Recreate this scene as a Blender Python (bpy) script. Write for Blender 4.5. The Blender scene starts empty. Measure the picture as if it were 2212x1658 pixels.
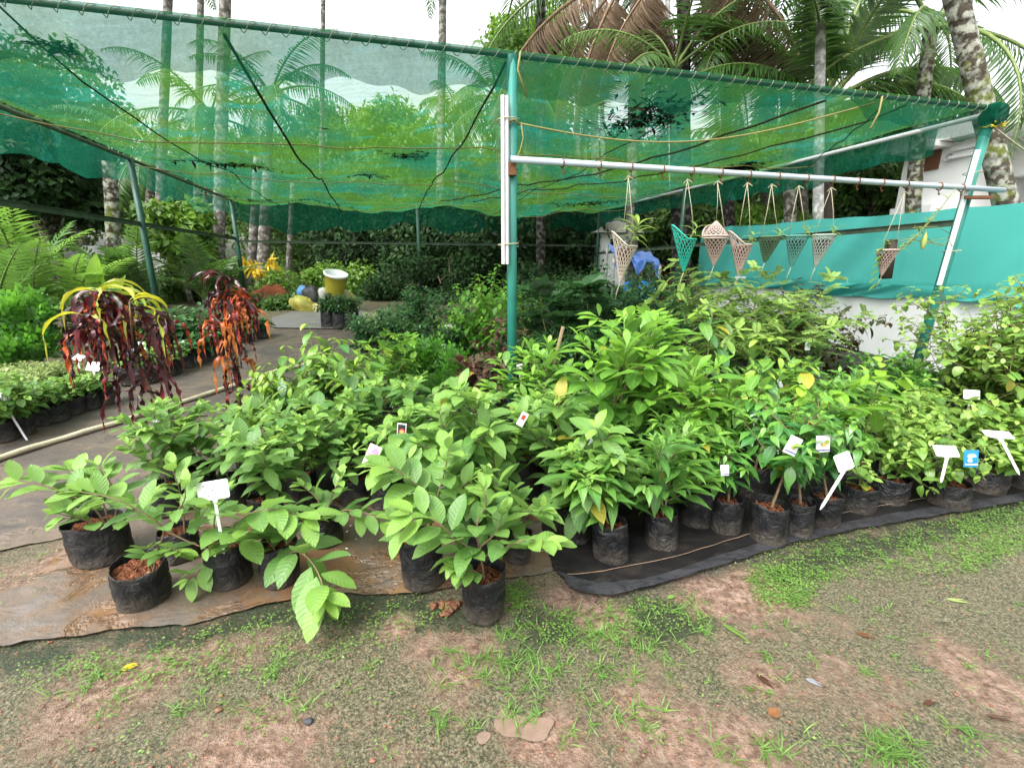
import bpy, math, random
import numpy as np
from mathutils import Vector, Matrix

S = bpy.context.scene
COL = S.collection
R = math.radians

# ------------------------------------------------------------------ camera
EYE, PITCH, FOC = 1.5, 14.5, 1000.0          # eye height, tilt down, focal length in photo pixels (2211 wide)
cam = bpy.data.cameras.new('camera')
cam.sensor_width = 36.0
cam.lens = 36.0 * FOC / 2211.0
cam.clip_start, cam.clip_end = 0.05, 2000.0
cam_o = bpy.data.objects.new('camera', cam)
cam_o.location = (0, 0, EYE)
cam_o.rotation_euler = (R(90 - PITCH), 0, 0)
COL.objects.link(cam_o)
S.camera = cam_o

# ------------------------------------------------------------------ sky, sun, exposure
SUN_EL, SUN_AZ = 58.0, 222.0      # high hazy sun behind the camera, from the left
W = bpy.data.worlds.new('World')
S.world = W
W.use_nodes = True
wn = W.node_tree
wn.nodes.clear()
sky = wn.nodes.new('ShaderNodeTexSky')
sky.sky_type = 'NISHITA'
sky.sun_disc = False
sky.sun_elevation = R(SUN_EL)
sky.sun_rotation = R(SUN_AZ)
sky.air_density = 1.5
sky.dust_density = 6.0
hs = wn.nodes.new('ShaderNodeHueSaturation')
hs.inputs['Saturation'].default_value = 0.16
hs.inputs['Value'].default_value = 1.0
bg = wn.nodes.new('ShaderNodeBackground')
bg.inputs['Strength'].default_value = 0.15
wo = wn.nodes.new('ShaderNodeOutputWorld')
wn.links.new(sky.outputs[0], hs.inputs['Color'])
wn.links.new(hs.outputs[0], bg.inputs['Color'])
wn.links.new(bg.outputs[0], wo.inputs['Surface'])

sun = bpy.data.lights.new('sun', 'SUN')
sun.energy = 0.8
sun.angle = R(25)
sun.color = (1.0, 0.97, 0.92)
sun_o = bpy.data.objects.new('sun', sun)
sun_o.rotation_euler = (R(90 - SUN_EL), 0, R(180 - SUN_AZ))
COL.objects.link(sun_o)

S.view_settings.view_transform = 'Standard'
S.view_settings.look = 'None'
S.view_settings.gamma = 1.0
S.view_settings.exposure = 1.8
S.cycles.max_bounces = 8
S.cycles.diffuse_bounces = 3
S.cycles.glossy_bounces = 2
S.cycles.transmission_bounces = 4
S.cycles.transparent_max_bounces = 10
S.cycles.use_denoising = True
S.cycles.caustics_reflective = False
S.cycles.caustics_refractive = False

# ------------------------------------------------------------------ pixel -> world
SP, CP = math.sin(R(PITCH)), math.cos(R(PITCH))
def ray(px, py):
    cx, up = (px - 1105.5) / FOC, (829.0 - py) / FOC
    return Vector((cx, CP + SP * up, -SP + CP * up))
def gz(x, y):
    t = min(1.0, max(0.0, (y - 4.6) / 7.0))
    return 0.45 * t * t * (3 - 2 * t)
def gzn(x, y):
    t = np.clip((y - 4.6) / 7.0, 0, 1)
    return 0.45 * t * t * (3 - 2 * t)
def gp(px, py):
    """ground point seen at a photo pixel"""
    d = ray(px, py)
    t = 0.5
    if d.z > -0.03:
        d.z = -0.03
    for _ in range(400):
        p = Vector((0, 0, EYE)) + d * t
        if p.z <= gz(p.x, p.y):
            break
        t *= 1.012
    p.z = gz(p.x, p.y)
    return p
def at(px, py, Y):
    """point at forward distance Y seen at a photo pixel"""
    d = ray(px, py)
    return Vector((0, 0, EYE)) + d * (Y / d.y)
# site axes: the shade house stands turned 14 degrees
UX, UY = 0.9690, 0.2470
def uv(u, v, z=0.0):
    return Vector((u * UX - v * UY, 4.0 + u * UY + v * UX, z))

# ------------------------------------------------------------------ object helpers
def tag(o, label=None, cat=None, group=None, kind=None):
    if label: o['label'] = label
    if cat: o['category'] = cat
    if group: o['group'] = group
    if kind: o['kind'] = kind
    return o
def thing(name, label, cat, loc=(0, 0, 0), group=None, rz=0.0):
    o = bpy.data.objects.new(name, None)
    o.empty_display_size = 0.05
    o.location = loc
    o.rotation_euler = (0, 0, rz)
    COL.objects.link(o)
    return tag(o, label, cat, group)
def link(name, me, m, parent=None):
    o = bpy.data.objects.new(name, me)
    if m is not None and not me.materials:
        me.materials.append(m)
    COL.objects.link(o)
    if parent is not None:
        o.parent = parent
    return o

class MB:
    def __init__(self):
        self.v, self.f, self.n = [], [], 0
    def add(self, vs, fs):
        b = len(self.v)
        self.v.extend([tuple(p) for p in vs])
        self.f.extend([tuple(i + b for i in q) for q in fs])
    def tube(self, pts, rad, n=6, cap=True):
        k = len(pts)
        if not hasattr(rad, '__len__'):
            rad = [rad] * k
        pts = [Vector(p) for p in pts]
        ref = None
        vs, fs = [], []
        for i in range(k):
            d = (pts[min(k - 1, i + 1)] - pts[max(0, i - 1)])
            if d.length < 1e-9:
                d = Vector((0, 0, 1))
            d.normalize()
            if ref is None:
                ref = Vector((1, 0, 0)) if abs(d.x) < 0.8 else Vector((0, 1, 0))
            a = (ref - d * ref.dot(d))
            if a.length < 1e-6:
                a = d.orthogonal()
            a.normalize()
            ref = a
            b = d.cross(a)
            for j in range(n):
                w = 2 * math.pi * j / n
                vs.append(pts[i] + (a * math.cos(w) + b * math.sin(w)) * rad[i])
        for i in range(k - 1):
            for j in range(n):
                j2 = (j + 1) % n
                fs.append((i * n + j, i * n + j2, (i + 1) * n + j2, (i + 1) * n + j))
        if cap:
            fs.append(tuple(range(n - 1, -1, -1)))
            fs.append(tuple((k - 1) * n + j for j in range(n)))
        self.add(vs, fs)
    def box(self, c, s, M=None):
        hx, hy, hz = s[0] / 2, s[1] / 2, s[2] / 2
        vs = [Vector((x, y, z)) for x in (-hx, hx) for y in (-hy, hy) for z in (-hz, hz)]
        if M is not None:
            vs = [M @ p for p in vs]
        vs = [p + Vector(c) for p in vs]
        self.add(vs, [(0, 1, 3, 2), (4, 6, 7, 5), (0, 4, 5, 1), (2, 3, 7, 6), (0, 2, 6, 4), (1, 5, 7, 3)])
    def lathe(self, prof, n=20, c=(0, 0, 0), fn=None):
        vs, fs = [], []
        for i, (r, z) in enumerate(prof):
            for j in range(n):
                w = 2 * math.pi * j / n
                p = Vector((r * math.cos(w), r * math.sin(w), z))
                if fn: p = fn(p, i, w)
                vs.append(p + Vector(c))
        for i in range(len(prof) - 1):
            for j in range(n):
                j2 = (j + 1) % n
                fs.append((i * n + j, i * n + j2, (i + 1) * n + j2, (i + 1) * n + j))
        self.add(vs, fs)
    def blob(self, c, s, rng, amp=0.12, nu=14, nv=9, M=None):
        ph = [rng.uniform(0, 6.28) for _ in range(6)]
        vs, fs = [], []
        for i in range(nv + 1):
            th = math.pi * i / nv
            for j in range(nu):
                w = 2 * math.pi * j / nu
                k = 1 + amp * (math.sin(3 * w + ph[0] + 2 * th) * math.sin(th) + 0.7 * math.sin(5 * w + ph[1]) * math.sin(2 * th + ph[2]) + 0.5 * math.sin(4 * th + ph[3]))
                p = Vector((s[0] * k * math.sin(th) * math.cos(w), s[1] * k * math.sin(th) * math.sin(w), s[2] * k * math.cos(th)))
                if M is not None: p = M @ p
                vs.append(p + Vector(c))
        for i in range(nv):
            for j in range(nu):
                j2 = (j + 1) % nu
                fs.append((i * nu + j, (i + 1) * nu + j, (i + 1) * nu + j2, i * nu + j2))
        self.add(vs, fs)
    def mesh(self, name, smooth=True):
        me = bpy.data.meshes.new(name)
        me.from_pydata(self.v, [], self.f)
        me.update()
        if smooth and len(me.polygons):
            me.polygons.foreach_set('use_smooth', [True] * len(me.polygons))
        return me
    def build(self, name, m, parent=None, smooth=True):
        return link(name, self.mesh(name, smooth), m, parent)

def np_mesh(name, co, quads, uvs=None, tint=None, smooth=True):
    me = bpy.data.meshes.new(name)
    nv, nf = len(co), len(quads)
    me.vertices.add(nv)
    me.vertices.foreach_set('co', np.ascontiguousarray(co, dtype=np.float32).ravel())
    me.loops.add(nf * 4)
    q = np.ascontiguousarray(quads, dtype=np.int32).ravel()
    me.loops.foreach_set('vertex_index', q)
    me.polygons.add(nf)
    me.polygons.foreach_set('loop_start', np.arange(0, nf * 4, 4, dtype=np.int32))
    if smooth:
        me.polygons.foreach_set('use_smooth', np.ones(nf, dtype=bool))
    if uvs is not None:
        l = me.uv_layers.new(name='UVMap')
        l.data.foreach_set('uv', np.ascontiguousarray(uvs[q], dtype=np.float32).ravel())
    if tint is not None:
        a = me.attributes.new('tint', 'FLOAT', 'POINT')
        a.data.foreach_set('value', np.ascontiguousarray(tint, dtype=np.float32))
    me.update(calc_edges=True)
    return me

PROF = {
    'ell': lambda t: np.sin(np.pi * np.clip(t, 0, 1) ** 0.95) ** 0.68,
    'lance': lambda t: np.sin(np.pi * t ** 0.75) ** 1.15,
    'obov': lambda t: np.sin(np.pi * t ** 1.35) ** 0.8,
    'round': lambda t: np.sin(np.pi * t ** 0.9) ** 0.6,
    'strap': lambda t: np.minimum(1, np.minimum(t * 6 + 0.25, (1 - t) * 2.6)),
    'leaflet': lambda t: np.minimum(t * 5 + 0.2, (1 - t) * 1.35) ,
}
class LV:
    """collects leaves; one mesh"""
    def __init__(self):
        self.a = []
    def add(self, P, D, N, L, Wd, c=0.3, f=0.25, t=0.0):
        self.a.append((P[0], P[1], P[2], D[0], D[1], D[2], N[0], N[1], N[2], L, Wd, c, f, t))
    def mesh(self, name, K=5, prof='ell', wave=0.0, seed=1):
        A = np.array(self.a, dtype=np.float64)
        rs = np.random.RandomState(abs(int(seed)))
        n = len(A)
        P, D, N = A[:, 0:3], A[:, 3:6], A[:, 6:9]
        L, Wd, c, f, ti = (A[:, i][:, None] for i in range(9, 14))
        D = D / (np.linalg.norm(D, axis=1, keepdims=True) + 1e-9)
        N = N - D * np.sum(N * D, axis=1, keepdims=True)
        N = N / (np.linalg.norm(N, axis=1, keepdims=True) + 1e-9)
        Rr = np.cross(D, N)
        t = np.linspace(0, 1, K + 1)
        w = np.maximum(PROF[prof](t), 0.03)
        along = L * (t - 0.28 * np.abs(c) * t * t)
        drop = -L * c * t * t
        C = P[:, None] + D[:, None] * along[..., None] + N[:, None] * drop[..., None]
        hw = 0.5 * Wd * w
        wl = f * hw
        if wave > 0:
            wl = wl + wave * hw * rs.uniform(-1, 1, (n, K + 1))
            wr = f * hw + wave * hw * rs.uniform(-1, 1, (n, K + 1))
        else:
            wr = wl
        Rv = C + Rr[:, None] * hw[..., None] + N[:, None] * wr[..., None]
        Lf = C - Rr[:, None] * hw[..., None] + N[:, None] * wl[..., None]
        co = np.stack([C, Rv, Lf], axis=2).reshape(-1, 3)
        base = (np.arange(n) * (K + 1) * 3)[:, None]
        i = np.arange(K)[None]
        c0, r0, l0 = base + i * 3, base + i * 3 + 1, base + i * 3 + 2
        c1, r1, l1 = c0 + 3, r0 + 3, l0 + 3
        q = np.concatenate([np.stack([c0, r0, r1, c1], -1).reshape(-1, 4), np.stack([c0, c1, l1, l0], -1).reshape(-1, 4)])
        uvs = np.zeros((n, K + 1, 3, 2))
        uvs[..., 0] = t[None, :, None]
        uvs[:, :, 0, 1], uvs[:, :, 1, 1], uvs[:, :, 2, 1] = 0.5, 1.0, 0.0
        tint = np.repeat(A[:, 13], (K + 1) * 3)
        return np_mesh(name, co, q, uvs.reshape(-1, 2), tint)

# ------------------------------------------------------------------ materials
class NT:
    def __init__(self, name):
        self.m = bpy.data.materials.new(name)
        self.m.use_nodes = True
        self.t = self.m.node_tree
        self.t.nodes.clear()
        self.out = self.t.nodes.new('ShaderNodeOutputMaterial')
    def n(self, typ, props=None, **inp):
        nd = self.t.nodes.new('ShaderNode' + typ)
        for k, v in (props or {}).items():
            setattr(nd, k, v)
        for k, v in inp.items():
            key = k.replace('_', ' ')
            sock = nd.inputs[int(k[1:])] if (k[0] == 'i' and k[1:].isdigit()) else nd.inputs[key]
            self.s(sock, v)
        return nd
    def s(self, sock, v):
        if isinstance(v, bpy.types.NodeSocket):
            self.t.links.new(v, sock)
        elif isinstance(v, bpy.types.Node):
            self.t.links.new(v.outputs[0], sock)
        else:
            if sock.type == 'RGBA' and len(v) == 3:
                v = (*v, 1)
            sock.default_value = v
    def math(self, op, a, b=0.0, c=None, clamp=False):
        kw = dict(i0=a, i1=b)
        if c is not None: kw['i2'] = c
        return self.n('Math', dict(operation=op, use_clamp=clamp), **kw)
    def noise(self, vec, scale, detail=4, rough=0.55, dist=0.0):
        return self.n('TexNoise', None, Vector=vec, Scale=scale, Detail=detail, Roughness=rough, Distortion=dist)
    def ramp(self, fac, stops):
        r = self.n('ValToRGB', None, Fac=fac)
        e = r.color_ramp.elements
        while len(e) < len(stops): e.new(0.5)
        for i, (p, c) in enumerate(stops):
            e[i].position = p
            if not hasattr(c, '__len__'): c = (c, c, c)
            e[i].color = (*c[:3], 1)
        return r
    def mix(self, fac, a, b, bl='MIX'):
        nd = self.n('MixRGB', dict(blend_type=bl), i0=fac, i1=a, i2=b)
        return nd
    def mapping(self, scale=(1, 1, 1), rot=(0, 0, 0), src='Object', loc=(0, 0, 0)):
        tc = self.n('TexCoord')
        return self.n('Mapping', None, Vector=tc.outputs[src], Scale=scale, Rotation=rot, Location=loc)
    def bump(self, h, strength=0.3, dist=0.02):
        return self.n('Bump', None, Height=h, Strength=strength, Distance=dist)
    def bsdf(self, col, rough=0.6, spec=0.4, normal=None, metal=0.0):
        b = self.n('BsdfPrincipled', None, Base_Color=col, Roughness=rough, Metallic=metal)
        b.inputs['Specular IOR Level'].default_value = spec
        if normal is not None: self.s(b.inputs['Normal'], normal)
        return b
    def done(self, sh):
        self.t.links.new(sh.outputs[0], self.out.inputs['Surface'])
        return self.m

def leaf_mat(name, c0, c1, rough=0.42, spec=0.45, trans=0.3, veins=9.0, mid=(0.30, 0.42, 0.14), midw=0.07, under=None, tcol=None, vamp=0.22, spots=0.0):
    t = NT(name)
    ti = t.n('Attribute', dict(attribute_name='tint')).outputs['Fac']
    col = t.mix(ti, c0, c1)
    mp = t.mapping((1, 1, 1))
    nz = t.noise(mp, 9.0, 2)
    col = t.mix(t.math('MULTIPLY', t.math('SUBTRACT', nz.outputs['Fac'], 0.42, clamp=True), 1.6), col, tuple(x * 0.55 for x in c0))
    if spots > 0:
        n2 = t.noise(mp, 42.0, 2)
        col = t.mix(t.math('MULTIPLY', t.math('GREATER_THAN', n2.outputs['Fac'], 0.70), spots), col, (0.12, 0.07, 0.025))
    u = t.n('UVMap')
    sx = t.n('SeparateXYZ', None, Vector=u.outputs[0])
    a = t.math('MULTIPLY', t.math('ABSOLUTE', t.math('SUBTRACT', sx.outputs[1], 0.5)), 2.0)
    nrm = None
    if veins:
        w = t.math('SINE', t.math('MULTIPLY', t.math('SUBTRACT', sx.outputs[0], t.math('MULTIPLY', a, 0.16)), veins * 6.2832))
        w = t.math('POWER', t.math('MULTIPLY_ADD', w, 0.5, 0.5), 3.0)
        col = t.mix(t.math('MULTIPLY', w, vamp), col, mid)
        nrm = t.bump(w, 0.35, 0.004)
    if midw > 0:
        mr = t.math('LESS_THAN', a, midw)
        col = t.mix(t.math('MULTIPLY', mr, 0.7), col, mid)
    col = t.mix(t.math('MULTIPLY', t.math('GREATER_THAN', ti, 1.5), 0.8), col, (0.30, 0.24, 0.03))
    bf = t.n('NewGeometry').outputs['Backfacing']
    col = t.mix(t.math('MULTIPLY', bf, 0.55), col, under or tuple(0.6 * x + 0.09 for x in c0))
    b = t.bsdf(col, rough, spec, nrm)
    tr = t.n('BsdfTranslucent', None, Color=t.mix(0.65, col, tcol or tuple(min(1, x * 1.9) for x in c1)))
    mx = t.n('MixShader', None, i0=trans, i1=b.outputs[0], i2=tr.outputs[0])
    return t.done(mx)

def plain(name, col, rough=0.6, spec=0.35, var=0.25, scale=12.0, bump=0.15, dark=None, metal=0.0, stretch=(1, 1, 1)):
    t = NT(name)
    mp = t.mapping(stretch)
    nz = t.noise(mp, scale, 5)
    d = dark or tuple(x * (1 - var * 1.8) if var < 0.5 else x * 0.2 for x in col)
    c = t.mix(t.math('MULTIPLY', t.math('SUBTRACT', nz.outputs['Fac'], 0.35, clamp=True), 2.2, clamp=True), col, d)
    return t.done(t.bsdf(c, rough, spec, t.bump(nz.outputs['Fac'], bump, 0.02) if bump else None, metal))

M = {}
# leaves: a mature colour and a young colour
M['guava'] = leaf_mat('guava_leaf', (0.082, 0.190, 0.046), (0.225, 0.385, 0.060), 0.45, 0.4, 0.30, 9, (0.16, 0.27, 0.10), 0.07, (0.15, 0.23, 0.11), spots=0.45)
M['broad'] = leaf_mat('broad_leaf', (0.075, 0.200, 0.030), (0.205, 0.410, 0.040), 0.36, 0.5, 0.33, 8, (0.26, 0.40, 0.10), 0.06, vamp=0.12)
M['lance'] = leaf_mat('pointed_leaf', (0.060, 0.180, 0.034), (0.190, 0.370, 0.050), 0.36, 0.5, 0.30, 10, (0.22, 0.36, 0.10), 0.07, vamp=0.1)
M['spice'] = leaf_mat('glossy_leaf', (0.028, 0.135, 0.030), (0.160, 0.340, 0.040), 0.28, 0.55, 0.25, 0, (0.16, 0.30, 0.09), 0.08)
M['oval'] = leaf_mat('oval_leaf', (0.070, 0.220, 0.020), (0.240, 0.440, 0.022), 0.32, 0.5, 0.32, 7, (0.42, 0.52, 0.22), 0.07, vamp=0.06)
M['ficus'] = leaf_mat('drooping_leaf', (0.042, 0.150, 0.036), (0.250, 0.400, 0.036), 0.30, 0.55, 0.25, 7, (0.20, 0.33, 0.12), 0.06, vamp=0.08)
M['jujube'] = leaf_mat('jujube_leaf', (0.085, 0.200, 0.036), (0.240, 0.370, 0.062), 0.40, 0.45, 0.32, 0, (0.26, 0.36, 0.12), 0.08, (0.26, 0.33, 0.16))
M['citrus'] = leaf_mat('citrus_leaf', (0.028, 0.115, 0.020), (0.130, 0.300, 0.030), 0.30, 0.5, 0.25, 0, (0.12, 0.24, 0.06), 0.07)
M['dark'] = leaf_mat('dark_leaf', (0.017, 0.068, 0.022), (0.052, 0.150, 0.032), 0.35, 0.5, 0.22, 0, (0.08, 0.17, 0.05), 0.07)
M['fern'] = leaf_mat('feathery_leaf', (0.090, 0.220, 0.050), (0.280, 0.420, 0.095), 0.5, 0.3, 0.35, 0, midw=0)
M['bronze'] = leaf_mat('bronze_leaf', (0.030, 0.062, 0.018), (0.075, 0.050, 0.020), 0.30, 0.5, 0.2, 0, (0.12, 0.14, 0.05), 0.07, (0.14, 0.060, 0.018))
M['redleaf'] = leaf_mat('purple_leaf', (0.055, 0.060, 0.030), (0.100, 0.030, 0.026), 0.38, 0.45, 0.2, 0, (0.14, 0.08, 0.06), 0.07, (0.11, 0.045, 0.045))
M['pale'] = leaf_mat('variegated_leaf', (0.070, 0.160, 0.040), (0.340, 0.400, 0.140), 0.45, 0.35, 0.3, 0, (0.3, 0.38, 0.15), 0.1)
M['thuja'] = leaf_mat('thuja_spray', (0.045, 0.180, 0.022), (0.130, 0.330, 0.030), 0.55, 0.25, 0.3, 0, midw=0)
M['vine'] = leaf_mat('vine_leaf', (0.050, 0.190, 0.022), (0.200, 0.400, 0.035), 0.4, 0.4, 0.35, 0, (0.2, 0.34, 0.1), 0.06)
M['tree'] = leaf_mat('tree_leaf', (0.028, 0.085, 0.016), (0.120, 0.220, 0.030), 0.45, 0.4, 0.3, 0, midw=0)
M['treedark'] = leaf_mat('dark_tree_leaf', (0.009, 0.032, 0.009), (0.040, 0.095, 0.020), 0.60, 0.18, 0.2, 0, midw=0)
M['palm'] = leaf_mat('palm_leaflet', (0.022, 0.078, 0.013), (0.085, 0.190, 0.022), 0.38, 0.45, 0.3, 0, midw=0)
M['palmbright'] = leaf_mat('bright_palm_leaflet', (0.050, 0.150, 0.022), (0.160, 0.310, 0.032), 0.4, 0.4, 0.38, 0, midw=0)
M['drypalm'] = leaf_mat('dry_palm_leaflet', (0.130, 0.086, 0.055), (0.270, 0.195, 0.130), 0.75, 0.15, 0.15, 0, midw=0)
M['orchid'] = leaf_mat('orchid_leaf', (0.110, 0.220, 0.035), (0.290, 0.400, 0.080), 0.35, 0.5, 0.3, 0, (0.3, 0.4, 0.1), 0.06)
M['weed'] = leaf_mat('weed_leaf', (0.085, 0.190, 0.036), (0.190, 0.310, 0.070), 0.5, 0.3, 0.35, 0, midw=0)
M['yellow'] = leaf_mat('yellow_leaf', (0.55, 0.36, 0.02), (0.60, 0.42, 0.03), 0.5, 0.3, 0.3, 0, midw=0)

M['wood'] = plain('green_brown_bark', (0.20, 0.145, 0.085), 0.8, 0.2, 0.25, 40, 0.3)
M['twig'] = plain('green_twig', (0.19, 0.22, 0.07), 0.6, 0.3, 0.2, 30, 0.1)
M['darkbark'] = plain('dark_bark', (0.055, 0.045, 0.036), 0.9, 0.15, 0.3, 8, 0.5)
M['rachis'] = plain('palm_rachis', (0.16, 0.22, 0.06), 0.5, 0.4, 0.2, 8, 0.1)
M['drystem'] = plain('dry_rachis', (0.25, 0.17, 0.11), 0.8, 0.2, 0.3, 8, 0.1)
M['greenpaint'] = plain('teal_painted_steel', (0.022, 0.190, 0.150), 0.38, 0.5, 0.2, 5, 0.05, (0.018, 0.13, 0.105))
M['darkpaint'] = plain('dark_green_painted_steel', (0.016, 0.085, 0.055), 0.5, 0.4, 0.35, 7, 0.1, (0.012, 0.03, 0.02))
M['railpaint'] = plain('weathered_green_rail', (0.085, 0.125, 0.085), 0.6, 0.35, 0.35, 6, 0.1, (0.03, 0.045, 0.03))
M['bluepipe'] = plain('grey_blue_painted_pipe', (0.36, 0.43, 0.50), 0.35, 0.5, 0.1, 6, 0.05, (0.30, 0.34, 0.38))
M['rust'] = plain('rusty_iron', (0.16, 0.070, 0.030), 0.85, 0.2, 0.35, 60, 0.4)
M['whiteplastic'] = plain('white_plastic', (0.80, 0.81, 0.82), 0.35, 0.45, 0.05, 5, 0.0, (0.72, 0.73, 0.74))
M['conduit'] = plain('white_conduit', (0.54, 0.54, 0.56), 0.4, 0.45, 0.1, 4, 0.0, (0.55, 0.55, 0.57))
M['rope'] = plain('yellow_rope', (0.24, 0.215, 0.085), 0.8, 0.15, 0.2, 80, 0.3)
M['cord'] = plain('pale_cord', (0.40, 0.37, 0.25), 0.8, 0.15, 0.15, 80, 0.2)
M['darkrope'] = plain('dark_rope', (0.035, 0.040, 0.022), 0.85, 0.1, 0.2, 50, 0.2)
M['ink'] = plain('black_ink', (0.03, 0.03, 0.035), 0.6, 0.2, 0.1, 5, 0)
M['pvc'] = plain('cream_hose', (0.52, 0.47, 0.33), 0.5, 0.35, 0.2, 7, 0.05, (0.33, 0.28, 0.18))
M['litter'] = plain('rotting_leaf_litter', (0.020, 0.018, 0.014), 0.9, 0.1, 0.3, 30, 0.3)
M['white_wall'] = plain('whitewashed_wall', (0.66, 0.67, 0.66), 0.8, 0.2, 0.08, 1.5, 0.05, (0.56, 0.58, 0.55))
M['house_wall'] = plain('white_painted_plaster', (0.88, 0.88, 0.88), 0.75, 0.25, 0.05, 1.2, 0.03, (0.82, 0.82, 0.82))
def mk_trunk(name, base, patch, ring=14.0, patch_amt=0.5, moss=None, pscale=9.0):
    t = NT(name)
    mp = t.mapping((1, 1, 1))
    n1 = t.noise(mp, pscale, 4)
    n2 = t.noise(t.mapping((6, 6, 1.2)), 5.0, 4)
    sx = t.n('SeparateXYZ', None, Vector=mp)
    wv = t.math('POWER', t.math('ABSOLUTE', t.math('SINE', t.math('ADD', t.math('MULTIPLY', sx.outputs[2], ring), t.math('MULTIPLY', n2.outputs['Fac'], 2.0)))), 6.0)
    c = t.mix(n2.outputs['Fac'], base, tuple(x * 0.5 for x in base))
    if moss:
        c = t.mix(t.math('GREATER_THAN', t.noise(mp, 3.0, 3).outputs['Fac'], 0.52), c, moss)
    pf = t.ramp(n1.outputs['Fac'], [(0.5 - patch_amt * 0.1, 0.0), (0.58, 1.0)])
    c = t.mix(pf, c, patch)
    c = t.mix(t.math('MULTIPLY', wv, 0.45), c, tuple(x * 0.45 for x in base))
    h = t.math('ADD', n2.outputs['Fac'], t.math('MULTIPLY', wv, -0.5))
    return t.done(t.bsdf(c, 0.9, 0.15, t.bump(h, 0.5, 0.03)))
M['lichen'] = mk_trunk('lichen_palm_trunk', (0.075, 0.062, 0.046), (0.30, 0.31, 0.26), 16, 0.5, (0.10, 0.12, 0.03), 12)
M['palmtrunk'] = mk_trunk('pale_palm_trunk', (0.15, 0.135, 0.115), (0.30, 0.29, 0.27), 12, 0.4)
M['arecatrunk'] = mk_trunk('white_areca_trunk', (0.32, 0.32, 0.30), (0.52, 0.52, 0.50), 11, 0.5)
M['blacktrunk'] = mk_trunk('black_wet_trunk', (0.022, 0.019, 0.017), (0.09, 0.085, 0.075), 13, 0.1)
M['treebark'] = mk_trunk('mottled_bark', (0.11, 0.095, 0.075), (0.36, 0.36, 0.32), 2, 0.6)

def mk_net(name, c1, c2, alpha, seed=0.0):
    t = NT(name)
    mp = t.mapping((1, 1, 1), loc=(seed, 0, 0))
    big = t.noise(mp, 0.8, 4, 0.6)
    med = t.noise(t.mapping((1.2, 7, 1), rot=(0, 0, 0.25)), 3.2, 4, 0.6)
    fine = t.noise(t.mapping((30, 110, 30), rot=(0, 0, 0.25)), 1.0, 3, 0.8)
    fine = t.math('MULTIPLY_ADD', fine.outputs['Fac'], 2.2, -0.6)
    col = t.mix(t.ramp(big.outputs['Fac'], [(0.42, 0.0), (0.62, 1.0)]), c1, c2)
    col = t.mix(t.math('MULTIPLY', t.math('SUBTRACT', med.outputs['Fac'], 0.45, clamp=True), 2.0), col, tuple(x * 0.6 for x in c1))
    blk = t.ramp(t.noise(t.mapping((1, 4, 1), rot=(0, 0, 0.5)), 1.7, 5, 0.7).outputs['Fac'], [(0.665, 0.0), (0.70, 1.0)])
    pat = t.ramp(t.noise(t.mapping((1, 2.2, 1), rot=(0, 0, 0.3)), 1.3, 6, 0.72).outputs['Fac'], [(0.56, 0.0), (0.62, 0.8)])
    col = t.mix(pat, col, (0.020, 0.20, 0.14))
    col = t.mix(blk, col, (0.006, 0.010, 0.008))
    d = t.n('BsdfDiffuse', None, Color=col)
    tr = t.n('BsdfTranslucent', None, Color=col)
    tp = t.n('BsdfTransparent', None, Color=(0.93, 0.96, 0.97))
    cloth = t.n('MixShader', None, i0=0.72, i1=d.outputs[0], i2=tr.outputs[0])
    a = t.math('ADD', alpha - 0.22, t.math('ADD', t.math('MULTIPLY', fine, 0.20), t.math('MULTIPLY', med.outputs['Fac'], 0.24)))
    a = t.math('MAXIMUM', t.math('MINIMUM', a, 0.97), t.math('MULTIPLY', blk, 0.97))
    mx = t.n('MixShader', None, i0=a, i1=tp.outputs[0], i2=cloth.outputs[0])
    return t.done(mx)
M['net'] = mk_net('green_shade_net', (0.052, 0.150, 0.022), (0.014, 0.140, 0.080), 0.56)
M['nethem'] = mk_net('green_net_hem', (0.010, 0.125, 0.072), (0.014, 0.150, 0.092), 0.50, 4.0)
M['netback'] = mk_net('dark_green_net_edge', (0.006, 0.11, 0.06), (0.010, 0.14, 0.08), 0.78, 9.0)

def mk_fence():
    t = NT('teal_fence_net')
    mp = t.mapping((1, 1, 1))
    nz = t.noise(t.mapping((1.5, 1.5, 1)), 2.2, 6, 0.7)
    wv = t.noise(t.mapping((25, 25, 130)), 5.0, 3)
    c = t.mix(t.math('MULTIPLY', nz.outputs['Fac'], 0.5), (0.100, 0.47, 0.42), (0.065, 0.39, 0.35))
    c = t.mix(t.math('MULTIPLY', t.math('SUBTRACT', wv.outputs['Fac'], .5, clamp=True), 1.6), c, (0.02, 0.25, 0.21))
    d = t.n('BsdfDiffuse', None, Color=c)
    tr = t.n('BsdfTranslucent', None, Color=c)
    return t.done(t.n('MixShader', None, i0=0.45, i1=d.outputs[0], i2=tr.outputs[0]))
M['fence'] = mk_fence()

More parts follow.
